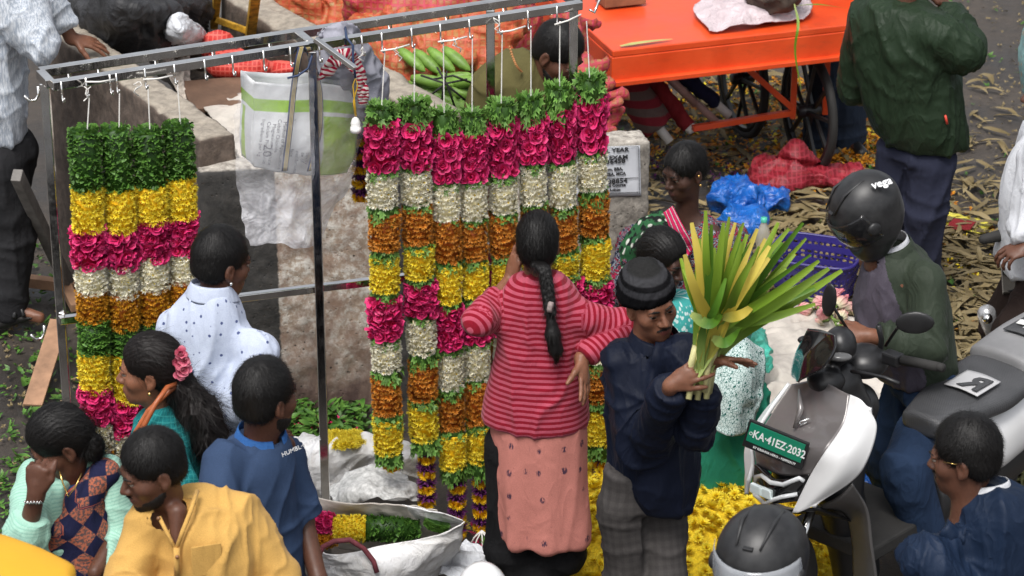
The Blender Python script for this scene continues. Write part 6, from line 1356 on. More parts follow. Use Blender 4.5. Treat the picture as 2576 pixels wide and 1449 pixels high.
for a_, b_ in (((1060,180),(1180,250)),((1100,160),(1150,275)),((1175,190),(1070,240)),((1090,190),(1190,200)),((1125,170),(1110,262))): g.tube([P_(*a_,11.9)+V(0,-.05,.0), P_((a_[0]+b_[0])/2,(a_[1]+b_[1])/2-4,11.82)+V(0,-.05,.02), P_(*b_,11.9)+V(0,-.05,0)], .005, 5)
tag(g.build('black_cord', M['rubber'], None, True), 'black rubber cord wound round the maize cobs', 'cord')
# maize bed under the cobs
tag(blob('maize_heap', [(P_(1125,262,12.2),(.17,.16,.09)),(P_(1130,330,12.0),(.25,.2,.2))], simple('maize_husk_heap',(.12,.22,.04),.6,.5,20,.8,30,.02), None, .014, .03, 12, 1, 2), 'heap of green maize husks under the tied cobs', 'maize', kind='stuff')
# ================================================================ orange handcart
CZ = .88
ca = atz(1541,127,CZ); cb_ = atz(2185,55,CZ); CX = nrm(cb_-ca); CY = nrm(np.cross(V(0,0,1), CX)); cl = np.linalg.norm(cb_-ca)+.12; cwid = 1.15
q = NB('orange_enamel'); n_ = q.noise(q.co(), 5, 5); sc_ = q.ramp(q.noise(q.co(), 34, 6, .7), [(.70,0.),(.74,1.)]); c = q.mix(sc_, q.ramp(n_, [(.3,(.62,.055,.010)),(.7,(.75,.085,.016))]), (.25,.16,.12)); c = q.mix(q.math('MULTIPLY', q.ramp(q.noise(q.co(scale=(1,1,3)), 7, 6, .75), [(.52,0.),(.75,1.)]), .35), c, (.28,.05,.02)); c = q.mix(q.ramp(q.noise(q.co(), 60, 4, .7), [(.66,0.),(.72,.7)]), c, (.10,.05,.04))
M['orange'] = q.out(c, q.ramp(n_, [(.3,.32),(.7,.5)]), q.bump(q.noise(q.co(), 3, 3), .2, .02), coat=.15)
ct = thing('handcart', (ca+CX*cl/2+CY*cwid/2)*V(1,1,0), 'bright orange flat topped handcart with black spoked wheels', 'handcart')
cen = ca+CX*cl/2+CY*cwid/2
MB().box(cen-V(0,0,.02), (cl,cwid,.035), CX, CY).build('deck', M['orange'], ct, bevel=.006)
for o_, s_ in ((ca+CX*cl/2-CY*-.018, (cl+.006,.04,.135)), (cen+CY*(cwid/2-.018), (cl+.006,.04,.135))): MB().box(o_-V(0,0,.105+.0), s_, CX, CY).build('side_board', M['orange'], ct, bevel=.005)
for k_ in (0,1): MB().box(ca+CX*(.018 if k_ == 0 else cl-.018)+CY*cwid/2-V(0,0,.105), (.04,cwid-.08,.135), CX, CY).build('end_board', M['orange'], ct, bevel=.005)
MB().box(ca+CX*cl/2-CY*.008-V(0,0,.166), (cl+.03,.05,.025), CX, CY).build('lip', M['orange'], ct, bevel=.004)
whl = [(2035,278),(1868,196),(1478,232)]
for i, (x, y) in enumerate(whl):
    c_ = atz(x, y, .33); rw = .31
    ax_ = CX; t_ = MB(); prof = [(rw-.022,-.016),(rw,-.020),(rw+.012,-.010),(rw+.014,0),(rw+.012,.010),(rw,.020),(rw-.022,.016),(rw-.022,-.016)]
    t_.lathe(c_, ax_, prof, 40); ty = t_.build('wheel', M['rubber'], ct, True)
    s_ = MB(); s_.lathe(c_, ax_, [(rw-.045,-.012),(rw-.024,-.014),(rw-.024,.014),(rw-.045,.012),(rw-.045,-.012)], 36)
    s_.build('rim', M['black_plastic'], ty, True)
    u_ = V(0,0,1); v2 = np.cross(ax_, u_)
    for k_ in range(10):
        a = 2*math.pi*k_/10+.2; d_ = u_*math.cos(a)+v2*math.sin(a); MB().bar(c_+ax_*(.02 if k_%2 else -.02)+d_*.03, c_+d_*(rw-.035), .017).build('spoke', M['black_plastic'], ty)
    MB().lathe(c_, ax_, [(.001,-.06),(.03,-.06),(.035,0),(.03,.06),(.001,.06)], 14).build('hub', M['black_plastic'], ty, True)
def cbar(a, b, w_=.03): MB().bar(a, b, w_).build('brace', M['orange'], ct, bevel=.002)
c1 = atz(2035,278,.33); c2 = atz(1868,196,.33)
cbar(c1-CX*.09+V(0,0,.42), c1-CX*.09-V(0,0,.03)); cbar(c1+CX*.09+V(0,0,.42), c1+CX*.09-V(0,0,.03)); cbar(c1-CX*.09, c1-CX*.09-CX*.55+CY*.0+V(0,0,-.02)); cbar(c1-CX*.09+V(0,0,.02), c1-CX*.45+V(0,0,.36)); cbar(c2+CX*.09+V(0,0,.42), c2+CX*.09)
MB().bar(c1-CX*.1, c2+CX*.1, .02).build('axle', M['black_plastic'], ct)
# things on and under the cart
M['box_wood'] = simple('box_wood', (.22,.10,.05), .6, .3, 12)
tag(MB().box(atz(1560,-8,CZ+.035), (.22,.16,.05), CX, CY).build('wooden_tray', M['box_wood'], None, bevel=.004), 'brown wooden tray corner on the orange cart', 'tray')
tag(sheet('plastic_sheet', [[atz(1790,-20,CZ+.05),atz(1900,-40,CZ+.10),atz(2030,-30,CZ+.05)],[atz(1745,20,CZ+.03),atz(1880,15,CZ+.09),atz(2042,20,CZ+.04)],[atz(1785,82,CZ+.012),atz(1860,66,CZ+.03),atz(2020,50,CZ+.012)]], simple('pinkish_white_plastic',(.55,.46,.48),.4,.15,8,.9,25,.02), None, (50,60), .010, 9, .004, .02, 4), 'crumpled white plastic sheet on the orange cart top', 'plastic sheet')
tag(blob('basket_bundle', [(atz(1950,-25,CZ+.16),(.15,.12,.12)),(atz(1930,5,CZ+.07),(.11,.08,.05))], simple('dark_bundle',(.06,.04,.03),.8,.5,20,.7), None, .012, .015, 9), 'dark wrapped bundle sitting on the white plastic sheet', 'bundle')
def blade(name, pts, wd, mat, parent=None, fold=.25, nrm_=(0,-1,.3), n=14, tipw=.1):
    C = net([pts, pts], 2, n)[0]; up = nrm(nrm_); V_ = []
    for i in range(n):
        t = i/(n-1); d_ = nrm(C[min(i+1,n-1)]-C[max(i-1,0)]); s_ = nrm(np.cross(d_, up)); nn = np.cross(s_, d_); w_ = wd*min(1,(.45+2.2*t))*(1-t**3*(1-tipw))/2
        V_ += [C[i]-s_*w_+nn*fold*w_, C[i], C[i]+s_*w_+nn*fold*w_]
    t = np.repeat(np.linspace(0,1,n),3); o_ = mesh_np(name, np.array(V_), grid_faces(n,3), mat, parent, attrs={'tip': t, 'rnd': np.full(len(t), random.random())}); return o_
M['blade'] = petal('leaf_blade', (.15,.28,.02), (.24,.36,.035), (.42,.48,.18), .3, .42); M['blade_yellow'] = petal('leaf_blade_yellow', (.55,.43,.05), (.60,.48,.10), (.36,.40,.10), .3, .45); M['dry'] = petal('dry_husk', (.32,.23,.10), (.42,.32,.17), (.24,.22,.08), .5, .75)
M['blade_dark'] = petal('leaf_blade_dark', (.06,.16,.014), (.11,.24,.02), (.35,.42,.12), .3, .42)
tag(blade('leaf_strip', [atz(1560,116,CZ+.006),atz(1620,106,CZ+.012),atz(1692,98,CZ+.008)], .035, simple('pale_husk',(.42,.42,.14),.6), None, .1, (0,0,1)), 'pale maize leaf lying near the corner of the orange cart', 'leaf')
tag(blade('leaf_strip', [atz(2000,15,CZ+.12),atz(2060,12,CZ+.16),atz(2130,22,CZ+.10)], .022, M['blade'], None, .2, (0,0,1)), 'green blade reaching over the cart towards the bomber jacket', 'leaf')
tag(blade('leaf_strip', [atz(1998,10,CZ+.14),aty(2008,60,12.95),aty(2000,130,12.93),aty(2016,228,12.95)], .014, M['blade'], None, .2), 'thin blade hanging down over the cart side', 'leaf')
def roll(a, b, r, mat, end, lab, tube_r=None, cap=None):
    t_ = thing('fabric_roll', b*V(1,1,0), lab, 'roll', 'rolls and tubes lying under the handcart'); d_ = nrm(b-a)
    s = SDF().cone(a, b, r, r, .005, 'f'); v, f = s.mesh(.010); N = vnormals(v,f); v = v+N*(.008*ridge(v*11,2)*(r > .03))[:,None]; mesh_np('roll', v, f, mat, t_)
    if tube_r: MB().lathe(b, d_, [(tube_r*.8,-.05),(tube_r*.8,.10),(tube_r,.10),(tube_r,-.05)], 16).build('tube', end, t_, True)
    if cap: MB().lathe(b, d_, [(cap,-.005),(cap,.015),(cap*.7,.03),(.001,.034)], 16).build('end_cap', end, t_, True)
M['rollred'] = cloth('maroon_roll', (.20,.018,.022), folds=12); M['tube_pink'] = simple('card_tube', (.40,.25,.22), .6, .2); M['tube_white'] = simple('white_tube', (.60,.58,.55), .5, .15)
roll(atz(1560,190,.55), atz(1655,318,.30), .085, cloth('faded_maroon_cloth', (.17,.06,.06), folds=10, pattern=lambda q: q.mix(q.ramp(q.math('FRACT', q.math('MULTIPLY', q.sep(q.co())[2], 12)), [(.45,0.),(.55,1.)]), (.20,.02,.03), (.13,.09,.08))), M['tube_white'], 'thick faded maroon fabric roll nearest the wall', .025)
roll(atz(1625,180,.55), atz(1735,320,.30), .036, M['rollred'], M['tube_white'], 'slim red fabric roll with a white round cap', cap=.030)
roll(atz(1680,190,.5), atz(1778,284,.30), .020, M['tube_pink'], M['tube_pink'], 'pinkish card tube beside the capped red roll', .021)
roll(atz(1650,165,.6), atz(1722,234,.42), .022, M['tube_pink'], M['tube_pink'], 'short pinkish tube lying highest among the rolls', .022)
roll(atz(1700,170,.55), atz(1800,260,.35), .034, cloth('navy_roll', (.012,.014,.04), folds=12), M['tube_white'], 'navy blue fabric roll with a clear tube end', .024)
# red net, blue plastic and other things on the ground behind the women
tag(blob('net_sack', [(atz(1960,452,.06),(.17,.13,.075)),(atz(2090,448,.05),(.20,.12,.055)),(atz(2010,405,.12),(.075,.06,.10)),(atz(1925,440,.06),(.09,.1,.08))], M['net_crimson'], None, .009, .028, 7, .8, 4), 'crumpled crimson net sack on the ground under the cart wheel', 'sack')
tag(blob('plastic_bag', [(atz(1860,492,.10),(.13,.10,.075)),(atz(1940,500,.08),(.10,.08,.06)),(atz(1870,552,.06),(.10,.12,.055))], M['film_blue'], None, .008, .030, 9, .8, 6), 'bright blue crumpled plastic bag behind the short haired woman', 'bag')
bt = thing('water_bottle', atz(1918,655,0), 'clear plastic water bottle with a green cap behind the leaves', 'bottle'); c_ = atz(1918,655,.0)
M['bottle'] = simple('cloudy_bottle', (.50,.47,.38), .2, .1, 10, 0, alpha=.7); MB().lathe(c_, V(0,0,1), [(.001,0),(.033,.002),(.036,.03),(.033,.07),(.036,.10),(.034,.14),(.024,.17),(.013,.195),(.012,.205)], 18).build('bottle_body', M['bottle'], bt, True)
MB().lathe(c_, V(0,0,1), [(.015,.200),(.0155,.222),(.001,.223)], 14).build('cap', simple('mint_cap',(.08,.50,.36),.4), bt, True)
# purple crate-basket with round holes
bk = thing('basket', atz(2045,720,0), 'dark blue plastic basket with rows of round holes', 'basket'); M['basket'] = simple('blue_violet_plastic', (.030,.022,.16), .35, .1, 10, 0)
bc = atz(2048,762,0); bX = nrm(V(.94,-.34,0)); bY = V(.34,.94,0); bh = .25
def brect(z, e):
    a, b = .155+e, .125+e; P4 = []; n = 44
    for i in range(n):
        t = 2*math.pi*i/n; cx_, sy_ = math.cos(t), math.sin(t); r_ = (abs(cx_)**5+abs(sy_)**5)**(-1/5); P4.append(bc+bX*a*cx_*r_+bY*b*sy_*r_+V(0,0,z))
    return P4
lv = 12; rows_ = [brect(.01+bh*i/lv, .045*i/lv) for i in range(lv+1)]; n = 44; vv_ = np.array(rows_).reshape(-1,3); fs_ = []
HV = list(map(tuple, vv_)); 
for i in range(lv):
    for j in range(n):
        a, b, c, d = i*n+j, i*n+(j+1)%n, (i+1)*n+(j+1)%n, (i+1)*n+j
        if i % 3 in (1,2) and 0 < i < lv-1:      # a hole: ring of faces round a round opening
            pa, pb_, pc_, pd = [np.array(HV[k_]) for k_ in (a,b,c,d)]; m_ = (pa+pb_+pc_+pd)/4; base = len(HV); ring = []
            for k_ in range(8):
                t = math.pi/4*k_+math.pi/8-3*math.pi/4-math.pi/8; ring.append(m_+(pb_-pa)*.33*math.cos(t)+(pd-pa)*.36*math.sin(t))
            HV += [tuple(x) for x in ring]; R_ = [base+k_ for k_ in range(8)]
            fs_ += [[a, R_[1-1], R_[1], R_[2]][:4], [a, b, R_[2]], [b, R_[3], R_[4]][:3], [b, R_[2], R_[3]], [b, c, R_[4]], [c, R_[5], R_[6]][:3], [c, R_[4], R_[5]], [c, d, R_[6]], [d, R_[7], R_[0]], [d, R_[6], R_[7]], [d, a, R_[0]]]
        else: fs_.append([a,b,c,d])
bo = mesh_np('basket_wall', np.array(HV), fs_, M['basket'], bk, smooth=False); md = bo.modifiers.new('s','SOLIDIFY'); md.thickness = .004
mb = MB(); rt = brect(bh+.012, .052); mb.tube(rt+[rt[0]], .008, 6); mb.build('rim', M['basket'], bk, True); mb = MB(); mb.add(brect(.012,-.002), [list(range(44))]); mb.build('basket_floor', M['basket'], bk)
# lotus buds
def bud_mesh():
    pb = PB(3)
    for ring, (cn, L, w_, e) in enumerate(((5,.085,.052,.0),(5,.088,.048,.6),(4,.092,.04,.3))):
        for i in range(cn):
            a = 2*math.pi*(i+e)/cn; q_ = V(math.cos(a),math.sin(a),0); b = len(pb.v); rr = pb.R.random()
            for k_ in range(6):
                t = k_/5; r_ = (.030-.003*ring)*math.sin(min(1,t*1.12+.12)*math.pi*.93)**.75; ww = w_*(.45,.9,1,.85,.5,.05)[k_]/2; tt = V(-q_[1],q_[0],0)
                for s_ in (-1,0,1): pb.v.append(q_*(r_-abs(s_)*ww*.35)+tt*ww*s_+V(0,0,L*t)); pb.t.append(t); pb.r.append(rr)
            for k_ in range(5):
                for s_ in range(2): pb.f.append([b+3*k_+s_,b+3*k_+s_+1,b+3*k_+4+s_,b+3*k_+3+s_]); pb.m.append(0)
    return pb.mesh('lotus_bud', M['pink_bud'])
bm_ = bud_mesh(); M['stem'] = simple('lotus_stem', (.14,.22,.05), .5)
for i, (x, y, z, tilt, az) in enumerate(((2030,805,.05,80,250),(2050,760,.13,70,30),(2078,748,.15,60,80),(2105,770,.13,75,140),(2115,800,.08,85,170),(2090,795,.10,70,200),(2068,790,.12,60,0),(2040,778,.09,75,300),(2092,812,.05,85,210),(2072,822,.04,85,240),(2120,780,.06,85,120))):
    t_ = thing('lotus_bud', atz(x,y,z), ('pink lotus bud in the bunch on the white sheet' ), 'lotus bud', 'lotus buds bunched on the sheet'); t_.rotation_euler = (R(tilt),0,R(az))
    o_ = bpy.data.objects.new('petals', bm_); link(o_, t_)
    s_ = MB().tube([V(0,0,.004), V(0,.004,-.03), V(.01,.02,-.07), V(.03,.05,-.10)], .006, 7); so = s_.build('stem', M['stem'], None, True, origin=(0,0,0)); so.parent = t_
# sheets on the ground where the women sit
for nm, ct_, mt, lb, am in (('ground_sheet', [[atz(1880,800,.03),atz(1960,760,.04),atz(2060,745,.04),atz(2180,760,.03)],[atz(1850,900,.04),atz(1960,880,.08),atz(2080,860,.05),atz(2230,850,.02)],[atz(1840,1010,.04),atz(1950,1000,.10),atz(2080,980,.04),atz(2240,950,.02)],[atz(1860,1120,.03),atz(1960,1120,.03),atz(2080,1120,.03),atz(2250,1080,.02)]], M['woven_old'], 'dusty off white woven sheet spread under the lotus buds', .025),):
    tag(sheet('ground_sheet', ct_, mt, None, (90,90), am, 5, .006, .02, 2), lb, 'sheet')
tag(blob('plastic_bag', [(atz(1905,870,.28),(.055,.05,.075)),(atz(1900,915,.22),(.06,.05,.05)),(atz(1885,850,.30),(.04,.05,.05))], M['film_teal'], None, .006, .024, 11, 1, 3), 'sea green translucent plastic bag beside the boy\'s outstretched fingers', 'bag')
tag(sheet('plastic_sheet', [[atz(2140,1150,.16),atz(2235,1150,.16)],[atz(2140,1200,.10),atz(2235,1195,.10)],[atz(2140,1250,.03),atz(2235,1245,.03)]], M['film_blue'], None, (30,40), .02, 9, .006, .02, 5), 'blue plastic sheet glimpsed between the scooter and the rider\'s leg', 'plastic sheet')
tag(sheet('jute_mat', [[atz(2130,1100,.02),atz(2240,1100,.02)],[atz(2130,1165,.02),atz(2240,1165,.02)]], simple('jute',(.34,.24,.13),.9,.3,40,.8,90,.01), None, (10,10), .002, 9, .008), 'tan jute mat behind the scooter front', 'mat')
# food packet
pk_ = thing('food_packet', atz(2430,560,0), 'yellow and red printed snack packet on the husks', 'packet')
sheet('wrapper', [[atz(2362,530,.02),atz(2430,545,.03),atz(2505,560,.02)],[atz(2358,582,.02),atz(2420,582,.035),atz(2470,590,.02)]], simple('yellow_wrapper',(.62,.55,.06),.35,.2,9,.4,30,.006), pk_, (20,40), .006, 12, .002, .02)
text('printed_words', 'SWEET', atz(2372,580,.045), V(1,.0,.02), V(.1,1,.0), .15, M['rollred'], pk_, .001, bold=.006, sx=1.1) if False else sheet('red_print', [[atz(2400,550,.044),atz(2455,560,.05)],[atz(2375,578,.044),atz(2440,580,.05)]], M['rollred'], pk_, (14,18), .004, 12, .001, .05)
# left: timber scraps and pole
wd = simple('raw_timber', (.30,.17,.10), .8, .3, 14, .4); gw = simple('weathered_wood', (.15,.14,.13), .8, .35, 14, .5)
tag(MB().bar(atz(42,440,.85), atz(178,730,.03), .045, .06).build('wood_pole', gw, None, bevel=.004), 'weathered grey batten leaning against the dark wall', 'batten')
tag(MB().bar(atz(22,700,.06), atz(190,722,.06), .05, .05).build('timber', wd, None, bevel=.003), 'brown timber offcut lying flat beside the left rack post', 'timber')
tag(MB().bar(atz(150,690,.09), atz(192,775,.05), .05, .04).build('timber', wd, None, bevel=.003), 'short timber offcut crossing behind the left rack post', 'timber')
tag(MB().bar(atz(150,805,.20), atz(82,1020,.03), .085, .012).build('board', wd, None, bevel=.002), 'thin brown board leaning down towards the woman with a bun', 'board')
# ================================================================ the white and grey electric scooter
SF = nrm(V(-.69,-.725,0)); SL = nrm(np.cross(SF, V(0,0,1)))*-1      # forward; SL towards picture right
if SL[0] < 0: SL = -SL
S0 = aty(1953,1219,8.86)                                            # headlamp, on the centre plane
def S(x, y, l=0.): return atplane(x, y, S0+SL*l, SL)                # pixel on the plane l metres to the side
sc_g = S0*V(1,1,0)-SF*.6
sk = thing('scooter', sc_g, 'white and grey electric scooter with a green number plate and black mirrors', 'scooter')
q = NB('grey_brown_metallic'); M['sc_grey'] = q.out((.17,.155,.152), .34, None, metal=.3, coat=.6)
M['sc_white'] = simple('pearl_white_paint', (.70,.70,.70), .25, .03, 3, 0, coat=.6); M['sc_black'] = simple('satin_black_plastic', (.014,.014,.015), .38, .2, 20, .1, 300)
def panel(name, rows, mat, th=.012, n=(30,30), amp=0., parent=sk): return sheet(name, rows, mat, parent, n, amp, 5, th)
# apron: grey centre, white flanks
GR = [[S(1992,966,-.13),S(2060,958,0),S(2136,992,.14)],[S(1942,1040,-.15),S(2036,1040,.0)+SF*.02,S(2122,1062,.17)],[S(1900,1112,-.165),S(1985,1120,0)+SF*.03,S(2075,1132,.175)],[S(1902,1168,-.15),S(1972,1190,0)+SF*.02,S(2038,1194,.13)]]
panel('front_panel', GR, M['sc_grey'], .015, (40,40))
panel('side_flank', [[S(2138,992,.145),S(2165,1005,.20),S(2188,1030,.24)],[S(2120,1068,.18),S(2160,1080,.24),S(2206,1078,.27)],[S(2074,1138,.18),S(2130,1150,.25),S(2182,1160,.28)],[S(2036,1200,.14),S(2090,1215,.22),S(2142,1212,.25)],[S(1992,1290,.10),S(2012,1288,.13),S(2048,1272,.17)]], M['sc_white'], .015, (50,24))
panel('side_flank', [[S(1990,968,-.14),S(1974,988,-.17)],[S(1938,1042,-.16),S(1915,1060,-.20)],[S(1898,1112,-.175),S(1882,1130,-.205)],[S(1900,1165,-.16),S(1882,1200,-.19)],[S(1888,1210,-.15),S(1883,1244,-.16)]], M['sc_white'], .015, (40,12))
# ribs on the front panel
MB().tube([S(2020,975,-.05)+SF*.02,S(2030,1020,0)+SF*.035,S(2016,1068,0)+SF*.04], [.004,.012,.006], 6).build('ridge', M['sc_grey'], sk, True)
bm2 = MB(); bp = [S(2021,1060,0)+SF*.045, S(2056,1042,.03)+SF*.03, S(2040,1056,.02)+SF*.035, S(2022,1064,0)+SF*.045]
bm2.tube([S(2021,1062,0)+SF*.05,S(2034,1050,.01)+SF*.05,S(2056,1042,.04)+SF*.045], .004, 5).tube([S(2034,1050,.01)+SF*.05,S(2034,1060,.01)+SF*.05,S(2050,1050,.03)+SF*.047], .004, 5).build('emblem', M['chrome'], sk, True)
# headlamp
hl = panel('headlamp_housing', [[S(1896,1168,-.15),S(1960,1200,0)+SF*.02,S(2036,1196,.13)],[S(1892,1205,-.15),S(1955,1222,0)+SF*.035,S(2030,1212,.12)],[S(1902,1238,-.13),S(1950,1258,0)+SF*.03,S(2004,1262,.10)]], M['gloss_black'], .03, (16,30))
q = NB('daylight_strip'); M['drl'] = q.out((.75,.77,.78), .2, None, coat=.5); q = NB('lamp_lens'); M['lens'] = q.out((.8,.85,.85), .08, None, metal=.6); q.b.inputs['Emission Color'].default_value = (.85,1,.95,1); q.b.inputs['Emission Strength'].default_value = .12
MB().tube([S(1908,1215,-.13)+SF*.02,S(1916,1192,-.11)+SF*.03,S(1932,1188,-.08)+SF*.035,S(1962,1202,0)+SF*.05,S(1990,1208,.05)+SF*.045,S(2020,1198,.11)+SF*.02,S(2028,1206,.12)+SF*.015], .0085, 8).build('light_strip', M['drl'], hl, True)
MB().tube([S(1905,1225,-.13)+SF*.02,S(1912,1238,-.10)+SF*.03,S(1945,1256,-.02)+SF*.045,S(1965,1246,.02)+SF*.045,S(1985,1240,.06)+SF*.04,S(2015,1238,.10)+SF*.02], .008, 8).build('light_strip', M['drl'], hl, True)
for (x, y, l, r_) in ((1925,1218,-.05,.026),(1950,1228,-.01,.026)):
    MB().box(S(x,y,l)+SF*.05, (.05,.02,.036), SL, SF).build('headlight', M['lens'], hl, bevel=.006)
# number plate
pc_ = S(1981,1102,0)+SF*.065; pX = nrm(V(.86,-.50,-.16)); pY = nrm(np.cross(nrm(SF+V(0,0,.25)), pX)); pN = nrm(np.cross(pX, pY))
if pY[2] < 0: pY = -pY
pN = nrm(np.cross(pX, pY)); npl = MB().box(pc_, (.235,.105,.012), pX, pY).build('number_plate', M['black_plastic'], sk, bevel=.004)
q = NB('plate_green'); M['plate'] = q.out((.008,.20,.11), .35, None)
MB().box(pc_+pN*.008+pY*.008, (.215,.070,.003), pX, pY).build('plate_face', M['plate'], npl, bevel=.001)
M['plate_w'] = simple('plate_white', (.8,.82,.8), .5, .03)
text('plate_number', 'KA·41EZ·2032', pc_-pX*.088-pY*.006+pN*.0105, pX, pY, .040, M['plate_w'], npl, .0008, bold=.0008, sx=.86)
text('plate_symbol', 'O', pc_-pX*.103-pY*.001+pN*.0105, pX, pY, .018, M['plate_w'], npl, .0008)
text('dealer_words', 'RT KRISHNA HERO - 9209933177', pc_-pX*.075-pY*.043+pN*.0075, pX, pY, .0115, M['plate_w'], npl, .0005, bold=.0003)
# dark core of the front, windscreen, cowl
blob('inner_body', [(S(2040,1080,0)-SF*.10, S(1990,1200,0)-SF*.06, .12, .10),(S(2080,980,0)-SF*.06,S(2060,1060,0)-SF*.12,.09,.12)], M['sc_black'], sk, .010, .002, 6)
panel('windscreen', [[S(2032,826,-.10),S(2068,830,0),S(2098,842,.10)],[S(2000,890,-.12),S(2050,882,0)+SF*.03,S(2100,880,.12)],[S(1990,940,-.11),S(2030,940,0)+SF*.03,S(2066,928,.09)],[S(2002,956,-.06),S(2010,958,-.02)+SF*.01,S(2030,950,.02)]], M['gloss_black'], .008, (30,24))
blob('handlebar_cowl', [(S(2090,880,0)-SF*.05,(.06,.07,.07)),(S(2130,930,.02)-SF*.10,(.09,.09,.06)),(S(2070,960,0)-SF*.02,(.07,.07,.05))], M['sc_black'], sk, .009, .002, 6)
hbL, hbR = S(2035,905,-.30)-SF*.12, S(2180,935,.12)-SF*.14
hb_ = MB().tube([S(2085,885,-.14)-SF*.12, S(2120,910,0)-SF*.12, S(2180,935,.12)-SF*.14], .012, 8).build('handlebar', M['black_plastic'], sk, True)
gr1 = MB().tube([S(2198,938,.16)-SF*.15, S(2240,952,.26)-SF*.17, S(2283,964,.36)-SF*.18], [.019,.018,.017], 12).lathe(S(2284,964,.36)-SF*.18, nrm(SL-SF*.1), [(.001,.022),(.016,.02),(.016,0)], 12).build('hand_grip', M['rubber'], sk, True)
MB().box(S(2190,930,.14)-SF*.13, (.07,.05,.045), SL, SF).build('switch_box', M['black_plastic'], sk, bevel=.008)
MB().tube([S(2120,945,.10)-SF*.05,S(2150,950,.16)-SF*.05,S(2190,968,.24)-SF*.08,S(2218,988,.30)-SF*.10], .007, 6).build('brake_lever', M['black_plastic'], sk, True)
for a_, b_, mc, sz, X_ in ((S(2168,900,.06)-SF*.14, S(2205,852,.14)-SF*.12, S(2258,834,.26)-SF*.10, (.125,.02,.078), V(.95,-.2,.12)),(S(2090,850,-.16)-SF*.10, S(2072,822,-.18)-SF*.10, S(2052,772,-.20)-SF*.08, (.055,.02,.125), V(.8,-.6,-.1))):
    mr = MB().tube([a_, b_, mc], .006, 6).build('mirror_stalk', M['black_plastic'], sk, True)
    Y_ = nrm(np.cross(V(0,0,1), X_)); s = SDF(); s.ell(mc, np.array(sz)/2*1.1, np.stack([nrm(X_), nrm(V(-X_[1],X_[0],0)), nrm(np.cross(nrm(X_), nrm(V(-X_[1],X_[0],0))))],1)); v, f = s.mesh(.005); mesh_np('mirror', v, f, M['sc_black'], sk)
MB().tube([S(2160,960,.04)-SF*.12, S(2166,880,.06)-SF*.12, S(2158,845,.06)-SF*.12], .010, 8).build('phone_mount', M['black_plastic'], sk, True)
blob('indicator', [(S(2112,898,.06)-SF*.0, (.045,.025,.014))], simple('smoked_grey', (.10,.10,.10), .2, .1, 5, 0), sk, .006, 0.001, 5); blob('indicator', [(S(2005,866,-.22)-SF*.05, (.030,.02,.016))], M['sc_black'], sk, .006, 0.001, 5)
# fork, mudguard, front wheel
for x0, y0, x1, y1, l in ((1975,1285,1966,1325,-.04),(2032,1290,2010,1372,.07)): MB().tube([S(x0,y0,l)-SF*.02, S(x1,y1,l)+SF*.0, S(x1-8,y1+120,l)+SF*.02], [.017,.017,.026], 12).build('fork_leg', M['chrome'] if l > 0 else M['black_plastic'], sk, True)
MB().tube([S(2006,1330,.075), S(2000,1430,.075)], .032, 12).build('fork_slider', simple('dark_slider',(.03,.03,.032),.35), sk, True)
MB().box(S(2012,1392,.105), (.02,.012,.065), SF, SL).build('reflector', simple('orange_reflector', (.75,.13,.01), .2), sk, bevel=.003)
fw = S0+SF*.02-V(0,0,S0[2])+V(0,0,.255); t_ = MB(); t_.lathe(fw, SL, [(.16,-.04),(.23,-.045),(.255,-.02),(.26,0),(.255,.02),(.23,.045),(.16,.04)], 36); fwo = t_.build('wheel', M['rubber'], sk, True)
MB().lathe(fw, SL, [(.02,-.05),(.15,-.035),(.165,-.03),(.165,.03),(.15,.035),(.02,.05)], 24).build('rim', M['black_plastic'], fwo, True)
rw_ = fw-SF*1.28; t_ = MB(); t_.lathe(rw_, SL, [(.16,-.05),(.23,-.055),(.255,-.03),(.26,0),(.255,.03),(.23,.055),(.16,.05)], 36); rwo = t_.build('wheel', M['rubber'], sk, True)
MB().lathe(rw_, SL, [(.02,-.05),(.15,-.035),(.165,-.03),(.165,.03),(.15,.035),(.02,.05)], 24).build('rim', M['black_plastic'], rwo, True)
# legshield / lower fairing and floor
panel('lower_fairing', [[S(2062,1280,.10),S(2110,1255,.20),S(2145,1218,.25)],[S(2110,1300,.10)-SF*.03,S(2150,1290,.2)-SF*.02,S(2178,1285,.24)],[S(2120,1370,.10)-SF*.05,S(2160,1370,.2)-SF*.03,S(2190,1380,.24)],[S(2125,1470,.10)-SF*.05,S(2170,1470,.2)-SF*.03,S(2205,1475,.24)]], simple('lower_grey', (.10,.095,.093), .45, .1, 4, 0), .012, (30,20))
panel('mudguard', [[S(1925,1260,-.12),S(1990,1280,.0)+SF*.03,S(2060,1282,.12)],[S(1935,1330,-.10)-SF*.15,S(2000,1330,0)-SF*.15,S(2105,1340,.12)-SF*.1]], M['sc_black'], .01, (16,20))
blob('legshield', [(S(2110,1040,.0)-SF*.10, S(2075,1240,0)-SF*.08, .085, .085),(S(2075,1240,0)-SF*.08, S(2120,1450,.0)-SF*.08, .085, .09)], M['sc_black'], sk, .012, .002, 6)
fl0 = fw-SF*.45; fl0[2] = .33; MB().box(fl0-SF*.12, (.42,.36,.06), SF, SL).build('floorboard', M['rubber'], sk, bevel=.01)
